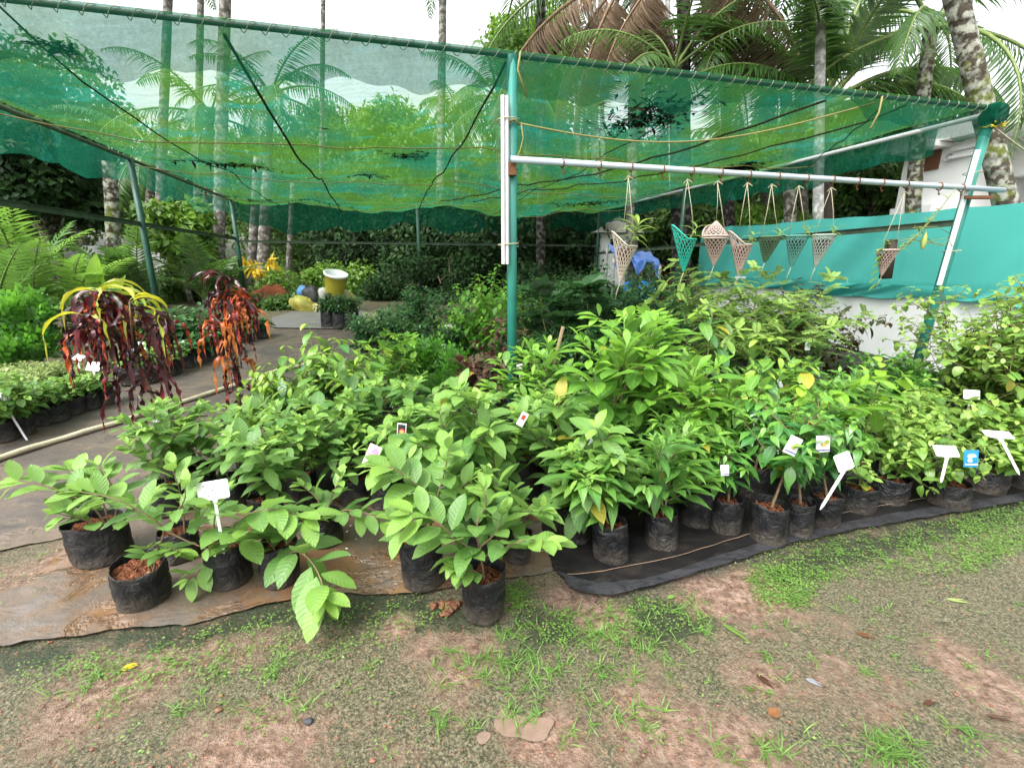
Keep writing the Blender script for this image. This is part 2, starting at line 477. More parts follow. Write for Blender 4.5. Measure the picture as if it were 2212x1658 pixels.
def mk_bag():
    t = NT('black_grow_bag_plastic')
    mp = t.mapping((1, 1, 1))
    oi = t.n('ObjectInfo')
    off = t.n('VectorMath', dict(operation='ADD'), i0=mp.outputs[0], i1=t.n('CombineXYZ', None, X=t.math('MULTIPLY', oi.outputs['Random'], 31.0)).outputs[0])
    wr = t.noise(t.n('Mapping', None, Vector=off.outputs[0], Scale=(1.3, 1.3, 1.1)), 10.0, 6, 0.62, 1.2)
    dirt = t.noise(off.outputs[0], 14.0, 6, 0.7)
    sx = t.n('SeparateXYZ', None, Vector=mp)
    low = t.math('MULTIPLY', t.math('SUBTRACT', 0.11, sx.outputs[2], clamp=True), 4.5)
    f = t.math('MULTIPLY', t.math('SUBTRACT', t.math('ADD', dirt.outputs['Fac'], low), 0.50, clamp=True), 1.7, clamp=True)
    c = t.mix(f, (0.006, 0.0065, 0.008), (0.070, 0.060, 0.048))
    scr = t.noise(t.n('Mapping', None, Vector=off.outputs[0], Scale=(1, 1, 6)), 22.0, 3, 0.7)
    c = t.mix(t.math('MULTIPLY', t.math('SUBTRACT', scr.outputs['Fac'], 0.60, clamp=True), 3.0, clamp=True), c, (0.055, 0.055, 0.06))
    ro = t.math('MULTIPLY_ADD', dirt.outputs['Fac'], 0.35, 0.26)
    return t.done(t.bsdf(c, ro, 0.38, t.bump(wr.outputs['Fac'], 0.85, 0.035)))
M['bag'] = mk_bag()
def mk_soil():
    t = NT('red_brown_potting_soil')
    mp = t.mapping((1, 1, 1))
    n = t.noise(mp, 55.0, 5, 0.7)
    v = t.n('TexVoronoi', None, Vector=mp, Scale=70.0)
    c = t.ramp(n.outputs['Fac'], [(0.3, (0.05, 0.018, 0.010)), (0.55, (0.20, 0.075, 0.038)), (0.75, (0.33, 0.15, 0.08))])
    return t.done(t.bsdf(c, 0.95, 0.1, t.bump(t.math('ADD', n.outputs['Fac'], v.outputs['Distance']), 1.0, 0.02)))
M['soil'] = mk_soil()

def mk_ground():
    t = NT('wet_mossy_earth')
    mp = t.mapping((1, 1, 1))
    big = t.noise(mp, 0.9, 5, 0.62, 0.4)
    med = t.noise(mp, 3.6, 6, 0.65, 0.3)
    fin = t.noise(mp, 26.0, 6, 0.7)
    vf = t.noise(mp, 110.0, 4, 0.7)
    bare = t.n('Attribute', dict(attribute_name='bare')).outputs['Fac']
    soil = t.ramp(fin.outputs['Fac'], [(0.36, (0.098, 0.058, 0.038)), (0.50, (0.205, 0.130, 0.092)), (0.64, (0.33, 0.232, 0.175))])
    moss = t.ramp(vf.outputs['Fac'], [(0.38, (0.030, 0.031, 0.015)), (0.50, (0.105, 0.096, 0.054)), (0.62, (0.215, 0.185, 0.118))])
    dk = t.ramp(vf.outputs['Fac'], [(0.35, (0.008, 0.014, 0.006)), (0.65, (0.040, 0.055, 0.020))])
    mf = t.math('ADD', t.math('MULTIPLY', big.outputs['Fac'], 0.55), t.math('ADD', t.math('MULTIPLY', med.outputs['Fac'], 0.45), t.math('MULTIPLY', fin.outputs['Fac'], 0.22)))
    mf = t.math('SUBTRACT', mf, t.math('MULTIPLY', bare, 0.20))
    c = t.mix(t.ramp(mf, [(0.465, 0.0), (0.575, 1.0)]), soil, moss)
    # dark algae grows along the wet edge of the sheets (attribute made from the ground's own wetness)
    wet = t.n('Attribute', dict(attribute_name='wet')).outputs['Fac']
    wet = t.math('MULTIPLY', wet, t.math('SUBTRACT', 1.0, t.math('MULTIPLY', bare, 0.7)))
    df = t.math('MULTIPLY', t.math('ADD', t.math('MULTIPLY', med.outputs['Fac'], 0.9), t.math('MULTIPLY', fin.outputs['Fac'], 0.5)), wet)
    c = t.mix(t.ramp(df, [(0.50, 0.0), (0.66, 0.92)]), c, dk)
    c = t.mix(t.math('MULTIPLY', t.ramp(t.noise(mp, 48.0, 4, 0.75).outputs['Fac'], [(0.55, 0.0), (0.66, 1.0)]), 0.7), c, (0.030, 0.030, 0.016))
    crumbs = t.n('TexVoronoi', None, Vector=mp, Scale=38.0)
    cf = t.math('MULTIPLY', t.math('LESS_THAN', crumbs.outputs['Distance'], 0.22), t.math('GREATER_THAN', t.noise(mp, 7.0, 3).outputs['Fac'], 0.53))
    c = t.mix(t.math('MULTIPLY', cf, 0.55), c, (0.33, 0.15, 0.085))
    h = t.math('ADD', t.math('MULTIPLY', med.outputs['Fac'], 1.2), t.math('ADD', t.math('MULTIPLY', fin.outputs['Fac'], 0.8), t.math('MULTIPLY', vf.outputs['Fac'], 0.45)))
    ro = t.math('SUBTRACT', t.math('MULTIPLY_ADD', med.outputs['Fac'], 0.75, 0.10), t.math('MULTIPLY', bare, 0.12))
    return t.done(t.bsdf(c, ro, 0.42, t.bump(h, 1.0, 0.028)))
M['ground'] = mk_ground()

def mk_sheet(name, c0, c1, c2, rough, sc=2.2, bump=0.4, weave=True, spec=0.45, wst=0.25, wetamt=0.0):
    t = NT(name)
    mp = t.mapping((1, 1, 1))
    a = t.noise(mp, sc, 6, 0.65, 0.6)
    b = t.noise(t.mapping((1, 1.8, 1), rot=(0, 0, 0.5)), sc * 2.6, 6, 0.65, 0.5)
    d = t.noise(mp, sc * 18, 5, 0.7)
    c = t.mix(t.ramp(a.outputs['Fac'], [(0.42, 0.0), (0.58, 1.0)]), c0, c1)
    c = t.mix(t.ramp(b.outputs['Fac'], [(0.50, 0.0), (0.66, 0.85)]), c, c2)
    c = t.mix(t.math('MULTIPLY', t.math('SUBTRACT', d.outputs['Fac'], 0.45, clamp=True), 1.6), c, tuple(x * .45 for x in c0))
    h = t.math('ADD', t.math('MULTIPLY', a.outputs['Fac'], 1.4), t.math('MULTIPLY', b.outputs['Fac'], 1.0))
    h = t.math('ADD', h, t.math('MULTIPLY', d.outputs['Fac'], 0.12))
    if weave:
        w1 = t.n('TexWave', dict(bands_direction='X'), Vector=t.mapping((1, 1, 1), rot=(0, 0, 0.25)), Scale=70.0, Distortion=1.0)
        h = t.math('ADD', h, t.math('MULTIPLY', w1.outputs['Fac'], wst))
    ro = t.math('MULTIPLY_ADD', b.outputs['Fac'], 0.5, rough - 0.2)
    if wetamt:
        wf = t.ramp(a.outputs['Fac'], [(0.50, 0.0), (0.56, 1.0)])
        ro = t.math('MULTIPLY_ADD', wf, -wetamt, ro, True)
        h = t.math('MULTIPLY', h, t.math('SUBTRACT', 1.0, t.math('MULTIPLY', wf, 0.8)))
    return t.done(t.bsdf(c, ro, spec, t.bump(h, bump, 0.03)))
M['pathmat'] = mk_sheet('muddy_woven_mat', (0.082, 0.068, 0.056), (0.130, 0.098, 0.072), (0.046, 0.042, 0.040), 0.50, 1.6, 0.35, wetamt=.12)
M['mudsheet'] = mk_sheet('muddy_plastic_sheet', (0.100, 0.078, 0.060), (0.150, 0.084, 0.042), (0.105, 0.096, 0.086), 0.34, 1.7, 0.45, False, 0.55, wetamt=.34)
M['blackmat'] = mk_sheet('black_woven_mat', (0.007, 0.007, 0.008), (0.013, 0.012, 0.012), (0.026, 0.021, 0.017), 0.42, 2.6, 0.5, spec=.35)
M['greyedge'] = mk_sheet('grey_sheen_mat_edge', (0.034, 0.035, 0.040), (0.06, 0.06, 0.068), (0.014, 0.014, 0.017), 0.45, 7.0, 0.8)  # sheen of the mat's front edge put into the grey colour
M['puddle'] = mk_sheet('muddy_water', (0.15, 0.075, 0.040), (0.15, 0.075, 0.040), (0.17, 0.09, 0.05), 0.04, 1.0, 0.0, False, 0.6)
M['puddlepale'] = mk_sheet('pale_muddy_water', (0.17, 0.118, 0.088), (0.17, 0.118, 0.088), (0.19, 0.13, 0.10), 0.22, 1.0, 0.0, False, 0.5)
M['concrete'] = plain('grey_wet_concrete', (0.17, 0.165, 0.16), 0.5, 0.4, 0.2, 3, 0.1)
M['redsoil'] = plain('red_laterite', (0.15, 0.050, 0.024), 0.95, 0.1, 0.3, 9, 0.8)

# ------------------------------------------------------------------ setting: ground and sheets
def inside(px, py, poly):
    r = np.zeros(px.shape, bool)
    n = len(poly)
    for i in range(n):
        x1, y1 = poly[i]
        x2, y2 = poly[(i + 1) % n]
        if y1 == y2: continue
        c = ((y1 > py) != (y2 > py)) & (px < (x2 - x1) * (py - y1) / (y2 - y1) + x1)
        r ^= c
    return r
def gpoly(pts):
    return [tuple(gp(*p)[:2]) for p in pts]
def seg_dist(x, y, line):
    d = np.full(x.shape, 1e9)
    for (x1, y1), (x2, y2) in zip(line[:-1], line[1:]):
        l2 = (x2 - x1) ** 2 + (y2 - y1) ** 2
        t = np.clip(((x - x1) * (x2 - x1) + (y - y1) * (y2 - y1)) / l2, 0, 1)
        d = np.minimum(d, np.hypot(x - x1 - t * (x2 - x1), y - y1 - t * (y2 - y1)))
    return d
def wob(x, y, s=1.0, k=0):
    return (np.sin(x * 2.1 * s + 1.3 + k) * np.cos(y * 1.7 * s + k) + 0.6 * np.sin(x * 4.7 * s + y * 3.9 * s + k * 2) + 0.35 * np.sin(x * 11.3 * s - y * 9.1 * s + k) + 0.2 * np.sin(x * 23 * s + y * 19 * s)) / 2.1

xs = np.concatenate([np.array([-160, -90, -50, -30, -20, -14, -10, -8, -6.5]), np.arange(-5.4, 5.6, 0.045), np.array([6.5, 8, 10, 14, 20, 30, 50, 90, 160])])
ys = np.concatenate([np.array([-60, -20, -6, -2, -0.6]), np.arange(0.2, 4.6, 0.04), np.arange(4.7, 13, 0.3), np.array([14, 17, 22, 30, 45, 70, 120, 200])])
GX, GY = np.meshgrid(xs, ys, indexing='ij')
edge_line = gpoly([(-300, 1460), (0, 1420), (250, 1390), (430, 1368), (560, 1335), (720, 1315), (880, 1310), (1050, 1390), (1190, 1330), (1420, 1330), (1560, 1300), (1700, 1230), (1900, 1170), (2211, 1105)])
wetd = seg_dist(GX, GY, edge_line)
wet = np.exp(-(wetd / 0.20) ** 2) + 0.35 * np.exp(-(seg_dist(GX, GY, gpoly([(900, 1450), (1300, 1480), (1550, 1420)])) / 0.25) ** 2)
near = (np.abs(GX) < 5.5) & (GY > 0.1) & (GY < 4.7)
GZ = gzn(GX, GY) - 0.003 + np.where(near, 0.0035 * wob(GX, GY, 2.0) + 0.0025 * wob(GX, GY, 7.0, 2), 0)
bare = np.zeros(GX.shape)
for px, py, s_ in ((980, 1460, .10), (1010, 1405, .10), (925, 1395, .09), (1215, 1290, .12), (1290, 1330, .12), (1540, 1290, .16), (1620, 1275, .12), (1450, 1600, .22), (1200, 1600, .16), (1600, 1600, .14), (300, 1480, .12), (150, 1550, .2), (60, 1250, .3), (860, 1350, .07), (1080, 1310, .08), (560, 1620, .2), (1650, 1480, .1), (2130, 1480, .16)):
    p_ = gp(px, py)
    bare = np.maximum(bare, np.exp(-((GX - p_.x) ** 2 + (GY - p_.y) ** 2) / s_ ** 2))
co = np.stack([GX, GY, GZ], -1).reshape(-1, 3)
ni, nj = GX.shape
ii, jj = np.meshgrid(np.arange(ni - 1), np.arange(nj - 1), indexing='ij')
k = (ii * nj + jj).ravel()
gm = np_mesh('ground', co, np.stack([k, k + nj, k + nj + 1, k + 1], -1))
at_ = gm.attributes.new('wet', 'FLOAT', 'POINT')
at_.data.foreach_set('value', np.clip(wet, 0, 1).ravel().astype(np.float32))
at_ = gm.attributes.new('bare', 'FLOAT', 'POINT')
at_.data.foreach_set('value', bare.ravel().astype(np.float32))
tag(link('ground', gm, M['ground']), kind='structure')

from mathutils.geometry import delaunay_2d_cdt
def sheet(name, poly, m, z, step=0.04, amp=0.006, jag=0.015, seed=1, thick=True):
    out = []
    n = len(poly)
    for i in range(n):
        (x1, y1), (x2, y2) = poly[i], poly[(i + 1) % n]
        k = max(1, int(math.hypot(x2 - x1, y2 - y1) / (step * .8)))
        for q in range(k):
            out.append((x1 + (x2 - x1) * q / k, y1 + (y2 - y1) * q / k))
    for _ in range(3):      # round the corners a little, then fray
        out = [((out[i - 1][0] + 2 * out[i][0] + out[(i + 1) % len(out)][0]) / 4, (out[i - 1][1] + 2 * out[i][1] + out[(i + 1) % len(out)][1]) / 4) for i in range(len(out))]
    O = np.array(out)
    O = O + jag * np.stack([wob(O[:, 0], O[:, 1], 4, seed), wob(O[:, 0], O[:, 1], 5, seed + 3)], -1)
    x0, y0 = O.min(0)
    x1, y1 = O.max(0)
    X, Y = np.meshgrid(np.arange(x0, x1, step), np.arange(y0, y1, step), indexing='ij')
    rs = np.random.RandomState(seed)
    X = (X + rs.uniform(-.3, .3, X.shape) * step).ravel(); Y = (Y + rs.uniform(-.3, .3, Y.shape) * step).ravel()
    keep = inside(X, Y, [tuple(p) for p in O])
    cl = list(O) + [O[0]]
    keep &= seg_dist(X, Y, cl) > step * .45
    P = np.concatenate([O, np.stack([X[keep], Y[keep]], -1)])
    no = len(O)
    r = delaunay_2d_cdt([Vector((p[0], p[1])) for p in P], [(i, (i + 1) % no) for i in range(no)], [], 1, 1e-5)
    vx = np.array([(p.x, p.y) for p in r[0]])
    Z = gzn(vx[:, 0], vx[:, 1]) + z + amp * wob(vx[:, 0], vx[:, 1], 3.0, seed) + amp * 0.6 * wob(vx[:, 0], vx[:, 1], 9.0, seed + 1)
    me = bpy.data.meshes.new(name)
    fs = []
    for f in r[2]:
        f = list(f)
        a_, b_, c_ = (vx[f[q]] for q in range(3))
        if (b_[0] - a_[0]) * (c_[1] - a_[1]) - (b_[1] - a_[1]) * (c_[0] - a_[0]) < 0: f.reverse()
        fs.append(f)
    me.from_pydata([(p[0], p[1], zz) for p, zz in zip(vx, Z)], [], fs)
    me.polygons.foreach_set('use_smooth', [True] * len(me.polygons))
    return link(name, me, m)

PATH = gpoly([(-700, 1330), (-200, 1216), (0, 1190), (170, 1160), (300, 1140), (420, 1095), (600, 1010), (760, 920), (840, 830), (860, 760), (780, 712), (640, 700), (520, 705), (250, 800), (-200, 900), (-700, 1010)])
MUD = gpoly([(-420, 1500), (0, 1402), (250, 1368), (430, 1350), (560, 1312), (720, 1290), (880, 1290), (1000, 1274), (1190, 1240), (1165, 1095), (900, 1050), (500, 1070), (330, 1120), (175, 1165), (60, 1270), (-420, 1360)])
BLACK = gpoly([(1188, 1232), (1238, 1284), (1330, 1292), (1420, 1272), (1560, 1226), (1700, 1180), (1900, 1137), (2211, 1087), (2800, 1000), (2900, 860), (2350, 780), (1500, 705), (1150, 700), (860, 720), (850, 800), (780, 905), (610, 1000), (520, 1070), (900, 1056), (1160, 1092)])  # true mat at the right; middle part put in for the rows' black shade
tag(sheet('woven_mat', PATH, M['pathmat'], 0.008, 0.06, 0.004), 'brown muddy woven ground mat covering the walkway on the left', 'ground mat')
tag(sheet('plastic_sheet', MUD, M['mudsheet'], 0.013, 0.03, 0.007, seed=5), 'orange muddy plastic sheet under the front left bags', 'plastic sheet')
tag(sheet('woven_mat', BLACK, M['blackmat'], 0.019, 0.04, 0.005, seed=8), 'black woven weed mat with frayed grey edge under the right hand plants', 'ground mat')
EDGE = gpoly([(1198, 1243), (1240, 1287), (1330, 1295), (1420, 1275), (1560, 1229), (1700, 1183), (1900, 1140), (2211, 1089), (2800, 1003), (2800, 990), (2211, 1074), (1900, 1122), (1700, 1163), (1560, 1206), (1420, 1252), (1330, 1270), (1262, 1266)])
eo = sheet('sheen_edge', EDGE, M['greyedge'], 0.026, 0.02, 0.006, 0.008, seed=11)  # grey strip painting the sheen along the mat's front edge
bm_ = [o for o in COL.objects if o.get('label', '').startswith('black woven')][0]
eo.parent = bm_
# frayed fibres and stitched seam of the black mat
rng = random.Random(3)
fl = LV()
el = EDGE[:9]
for a, b in zip(el[:-1], el[1:]):
    L_ = math.hypot(b[0] - a[0], b[1] - a[1])
    for _ in range(int(L_ * 420)):
        s = rng.random()
        p = (a[0] + (b[0] - a[0]) * s + rng.gauss(0, .012), a[1] + (b[1] - a[1]) * s + rng.uniform(-.030, .012))
        d = Vector((rng.gauss(0.1, .5), -1 + rng.gauss(0, .4), rng.gauss(0.05, .2)))
        fl.add((p[0], p[1], gz(*p) + 0.016), d, (0, 0.1, 1), rng.uniform(.025, .07), .0042, .1, .1, 0)
M['fibre'] = plain('black_frayed_fibre', (0.018, 0.018, 0.022), 0.5, 0.4, 0.1, 5, 0)
link('frayed_fibres', fl.mesh('frayed_fibres', 1, 'strap'), M['fibre'], bm_)['kind'] = 'stuff'
for ln in ([(1225, 1252), (1300, 1246), (1450, 1218), (1620, 1165), (1800, 1122), (2000, 1085), (2211, 1048)],):
    mb = MB()
    pts = [gp(*p) + Vector((0, 0, 0.030)) for p in ln]
    fine_ = []
    for a, b in zip(pts[:-1], pts[1:]):
        n_ = max(2, int((b - a).length / 0.05))
        for i in range(n_): fine_.append(a.lerp(b, i / n_) + Vector((0, rng.gauss(0, .002), rng.gauss(0, .001))))
    mb.tube(fine_, 0.0018, 4)
    mb.build('seam', M['drystem'], bm_)

def flat_blob(name, poly, m, z):
    return sheet(name, poly, m, z, 0.012, 0.0, 0.006, seed=2)
pud = [[(1072, 1548), (1092, 1536), (1118, 1545), (1150, 1556), (1184, 1548), (1196, 1560), (1180, 1580), (1176, 1602), (1146, 1606), (1120, 1592), (1092, 1598), (1070, 1578)], [(1030, 1592), (1052, 1582), (1062, 1594), (1046, 1614), (1030, 1608)]]
def wavy(p, s):
    cx_, cy_ = sum(q[0] for q in p) / len(p), sum(q[1] for q in p) / len(p)
    out = []
    for i in range(len(p)):
        a, b = p[i], p[(i + 1) % len(p)]
        for k in range(4):
            x, y = a[0] + (b[0] - a[0]) * k / 4, a[1] + (b[1] - a[1]) * k / 4
            f = 1 + s * (math.sin(x * .21 + y * .13) + .7 * math.sin(x * .47 - y * .39) + .5 * math.sin(y * .8 + x))
            out.append((cx_ + (x - cx_) * f, cy_ + (y - cy_) * f))
    return out
for i, p in enumerate(pud):
    tag(flat_blob('puddle', gpoly(wavy(p, .05)), M['puddlepale' if i < 2 else 'puddle'], 0.0015), kind='structure')

# back yard surface and the red earth bank
tag(sheet('concrete_path', gpoly([(590, 712), (860, 716), (870, 690), (760, 672), (640, 674), (585, 690)]), M['concrete'], 0.03, 0.12, 0.0), kind='structure')
# ------------------------------------------------------------------ shade house
RZ = 3.02
U0, U1, V1 = -4.62, 5.02, 9.4
sh = thing('shade_house', 'open shade house of green steel poles roofed with sagging green shade net', 'shade house', uv(0, 0))
def sub(name, mb, m, parent=sh, smooth=True):
    me = mb.mesh(name, smooth)
    o = link(name, me, m, parent)
    o.matrix_parent_inverse = Matrix.Translation(-Vector(parent.location))
    return o
def roof_z(u, v):
    a = (u - U0) / (U1 - U0)
    b = v / V1
    bays = abs(math.sin(math.pi * b * 2)) ** 0.8
    s = 0.10 * bays + 0.16 * math.sin(math.pi * b) ** 0.7 * (abs(math.sin(math.pi * a * 2)) ** 0.7)
    s += 0.20 * math.exp(-((b - 0.86) / 0.13) ** 2) * (0.55 + 0.45 * math.sin(a * 19 + 1)) * min(1, 6 * a, 6 * (1 - a))
    s += 0.022 * math.sin(u * 9 + 2.2 * math.sin(v * 1.1)) * (0.4 + 0.6 * b) + 0.012 * math.sin(v * 13 + u * 2.5)
    return RZ - s + 0.02 * math.sin(u * 3.1 + v * 1.3) + 0.015 * math.sin(u * 1.7 - v * 4.1)
# roof net
nu_, nv_ = 110, 100
mb = MB()
for i in range(nu_ + 1):
    for j in range(nv_ + 1):
        u, v = U0 + (U1 - U0) * i / nu_, V1 * j / nv_
        e = min(i, nu_ - i, j, nv_ - j) / 6.0
        z = roof_z(u, v)
        z = RZ + 0.035 + (z - RZ - 0.035) * min(1, e)
        mb.v.append(tuple(uv(u, v, z)))
for i in range(nu_):
    for j in range(nv_):
        a = i * (nv_ + 1) + j
        mb.f.append((a, a + nv_ + 1, a + nv_ + 2, a + 1))
netroof = sub('roof_net', mb, M['net'])
# hanging hems: (start uv, end uv, depth profile, outward)
def hem(a, b, prof, m, seed, curl=0.05):
    mb = MB()
    rng = random.Random(seed)
    n = 90
    A, B = Vector(a), Vector(b)
    nrm = Vector((-(B - A).y, (B - A).x, 0)).normalized()
    ph = [rng.uniform(0, 6) for _ in range(4)]
    for i in range(n + 1):
        t = i / n
        P = A.lerp(B, t)
        d = prof(t) * (1 + 0.10 * math.sin(t * 31 + ph[0]) + 0.06 * math.sin(t * 77 + ph[1]))
        for j in range(9):
            s = j / 8
            w = curl * s * (math.sin(t * 47 + ph[2] + s) + 0.5 * math.sin(t * 120 + ph[3]))
            mb.v.append(tuple(P + Vector((0, 0, 0.015 - d * s)) + nrm * w))
    for i in range(n):
        for j in range(8):
            q = i * 9 + j
            mb.f.append((q, q + 9, q + 10, q + 1))
    return sub('net_hem', mb, m)
hem(uv(U0, -0.045, RZ), uv(0.02, -0.045, RZ), lambda t: 0.44 - 0.17 * t, M['nethem'], 1, .02)
hem(uv(0.02, -0.045, RZ), uv(U1, -0.045, RZ), lambda t: 0.27 - 0.09 * t + 0.05 * math.sin(t * 9) - 0.13 * math.exp(-((t - 0.62) / .06) ** 2) + 0.13 * t ** 4, M['nethem'], 2, .03)
hem(uv(U0 - 0.04, 0, RZ), uv(U0 - 0.04, V1, RZ), lambda t: 0.34 + 0.12 * abs(math.sin(t * 6.3)), M['nethem'], 3)
hem(uv(U1 + 0.04, 0.5, RZ), uv(U1 + 0.04, V1, RZ), lambda t: 0.30 + 0.14 * abs(math.sin(t * 5)), M['netback'], 4)
hem(uv(U0, V1 + 0.04, RZ), uv(U1, V1 + 0.04, RZ), lambda t: 0.50 + 0.22 * abs(math.sin(t * 6.6 + .3)), M['netback'], 5)
# poles
def pole(u, v, r, m, top=RZ, lean=(0, 0)):
    b = uv(u, v)
    b.z = gz(b.x, b.y) - 0.1
    t = uv(u, v, top)
    mb = MB()
    b = b + Vector((lean[0], lean[1], 0))
    mb.tube([b, b.lerp(t, .5), t], r, 14)
    return sub('pole', mb, m)
pole(0, 0, 0.041, M['greenpaint'])
pole(U1, 0, 0.048, M['greenpaint'], RZ, (-0.20, 0.02))
pole(U0, 0, 0.041, M['greenpaint'])
for u, v in ((U0, 4.75), (U0, V1), (-0.2, V1), (U1, V1), (U1, 5.2)):
    pole(u, v, 0.045 if v < 6 else 0.05, M['darkpaint'])
# beams
M['blackbeam'] = plain('blackened_front_beam', (.014, .026, .018), .6, .3, .3, 6, .1, (.05, .055, .03))
for a, b, m in ((uv(U0 - .05, 0, RZ), uv(U1 + .12, 0, RZ), 'blackbeam'), (uv(U0, 0, RZ - .02), uv(U0, V1, RZ - .02), 'railpaint'), (uv(U1, 0, RZ - .04), uv(U1, V1, RZ - .02), 'conduit'), (uv(U0, V1, RZ), uv(U1, V1, RZ), 'railpaint')):
    mb = MB(); mb.tube([a, a.lerp(b, .5), b], 0.019 if m == 'blackbeam' else 0.026, 8); sub('beam', mb, M[m])
# mid height rails (angle iron)
for a, b, m, s in ((uv(U0 - .02, -0.6, 2.07), uv(U0 - .02, V1, 2.10), 'railpaint', 0.06), (uv(U0, V1, 2.04), uv(U1, V1, 2.02), 'railpaint', 0.05), (uv(U1 - .03, 0.0, 1.93), uv(U1 - .03, V1, 1.80), 'railpaint', 0.06)):
    d = (b - a); L_ = d.length; d.normalize()
    mb = MB()
    rot = Matrix((d, Vector((-d.y, d.x, 0)).normalized(), Vector((0, 0, 1)))).transposed()
    mb.box((a + b) / 2, (L_, 0.012, s), rot)
    mb.box((a + b) / 2 + Vector((0, 0, s / 2 + .004)), (L_, s * .8, 0.006), rot)
    sub('rail', mb, M[m], smooth=False)
# lacing of the net along the front beam
mb = MB()
rng = random.Random(5)
n = 75
mb.tube([uv(U0 + (U1 - U0) * k / (n * 12), -.006 - .030 * math.cos(2 * math.pi * k / 12), RZ - .006 + .034 * math.sin(2 * math.pi * k / 12)) for k in range(n * 12 + 1)], 0.0032, 4)
sub('lacing', mb, M['cord'])
# ropes under the net
def under(u0, v0, u1, v1, r, m, dz=0.05, n=24, tight=False):
    mb = MB()
    pts = []
    for i in range(n + 1):
        t = i / n
        u, v = u0 + (u1 - u0) * t, v0 + (v1 - v0) * t
        z = min(roof_z(u, v) - dz, RZ - .03)
        pts.append(uv(u, v, z))
    mb.tube(pts, r, 5)
    sub('rope', mb, m)
under(-3.15, 0, -3.3, V1, .007, M['darkrope'])
under(-1.95, 0, -2.0, V1, .012, M['darkrope'])
under(-0.05, 0, -0.3, V1, .010, M['darkrope'])
under(1.75, 0, 1.5, V1, .006, M['darkrope'])
under(2.95, 0, 0.2, 7.2, .011, M['darkrope'])
under(3.9, 0, 0.8, 6.5, .009, M['darkrope'])
under(U0, 2.2, U1, 2.0, .007, M['rope'])
under(U0, 4.75, U1, 5.2, .007, M['rope'])
under(U0, 7.3, U1, 7.4, .007, M['rope'])
under(3.6, 0, U1, 2.3, .006, M['darkrope'])
# yellow rope from the middle pole to the front beam, tied with knots
mb = MB()
A, B = uv(0.05, -.05, 2.55), uv(3.5, -.02, 2.96)
mb.tube([A.lerp(B, t / 20) - Vector((0, 0, 0.26 * math.sin(math.pi * t / 20) * (1 - .35 * t / 20))) for t in range(21)], 0.007, 6)
mb.tube([uv(.055 * math.cos(w), .055 * math.sin(w), 2.56 + .012 * math.sin(3 * w)) for w in np.linspace(0, 12.5, 30)], 0.009, 5)
mb.tube([uv(.06, -.05, 2.55), uv(.075, -.06, 2.45), uv(.05, -.065, 2.36), uv(.01, -.06, 2.26)], .006, 5)
sub('rope', mb, M['rope'])
mb = MB()
mb.tube([uv(3.52, -.06, 3.0), uv(3.50, -.07, 2.86), uv(3.42, -.08, 2.72)], .009, 5)
sub('rope', mb, M['rope'])
mb = MB()
mb.tube([uv(.05, -.06, 3.03), uv(.02, -.09, 2.9), uv(.10, -.08, 2.72)], .008, 5)
sub('rope', mb, M['rope'])
mb = MB()
for k in range(26):
    w = rng.uniform(0, 6.28)
    d = Vector((math.cos(w), math.sin(w), rng.uniform(-.3, .4)))
    p = uv(U1 + .03, -.04, RZ - .16)
    mb.tube([p + d * .045, p + d * rng.uniform(.06, .11)], .004, 4)
mb.tube([uv(U1 + .06 * math.cos(w), .06 * math.sin(w), RZ - .17 + .01 * math.sin(5 * w)) for w in np.linspace(0, 18, 40)], .008, 5)
M['yellowrope'] = plain('bright_yellow_rope', (0.52, 0.42, 0.03), .7, .2, .1, 40, .1)
sub('knot', mb, M['yellowrope'])
mb = MB()
A = uv(U1 + .05, 0, RZ - .15)
mb.tube([A, A + Vector((1.0, .5, -.18)), A + Vector((3.2, 1.6, -.42))], .008, 5)
sub('rope', mb, M['cord'])
# bundled corner of net round the right pole
mb = MB()
mb.blob(uv(U1 + .0, -.02, RZ - .06), (.11, .08, .10), rng, .3)
sub('net_bundle', mb, M['netback'])
# white conduit strips tied to the poles
def conduit(u, z0, z1, dx, lean=0.0):
    mb = MB()
    for k in (-.016, .016):
        a = uv(u + dx + k, -.06, z0) + Vector((-lean * (RZ - z0), 0, 0)); b = uv(u + dx + k, -.06, z1) + Vector((-lean * (RZ - z1), 0, 0))
        mb.tube([a, b], .0155, 6)
    sub('conduit', mb, M['conduit'], smooth=False)
conduit(0, 1.50, 2.73, -.072)
conduit(U1, 1.28, 2.62, -.125, .062)
for u, z, ox in ((0, 1.64, 0), (0, 2.56, 0), (U1, 1.62, -.09), (U1, 2.40, -.04)):
    mb = MB()
    mb.tube([uv(u + ox - .035 + .085 * math.cos(w), -.01 + .075 * math.sin(w), z + .004 * w) for w in np.linspace(0, 6.3, 20)], .005, 4)
    sub('tie', mb, M['cord'])
# pipe bracket on the middle pole and right pole
mb = MB()
mb.box(uv(-.01, -.055, 2.22), (.06, .05, .09)); mb.box(uv(U1 - .05, -.08, 2.17), (.30, .06, .03))
sub('bracket', mb, M['rust'], smooth=False)

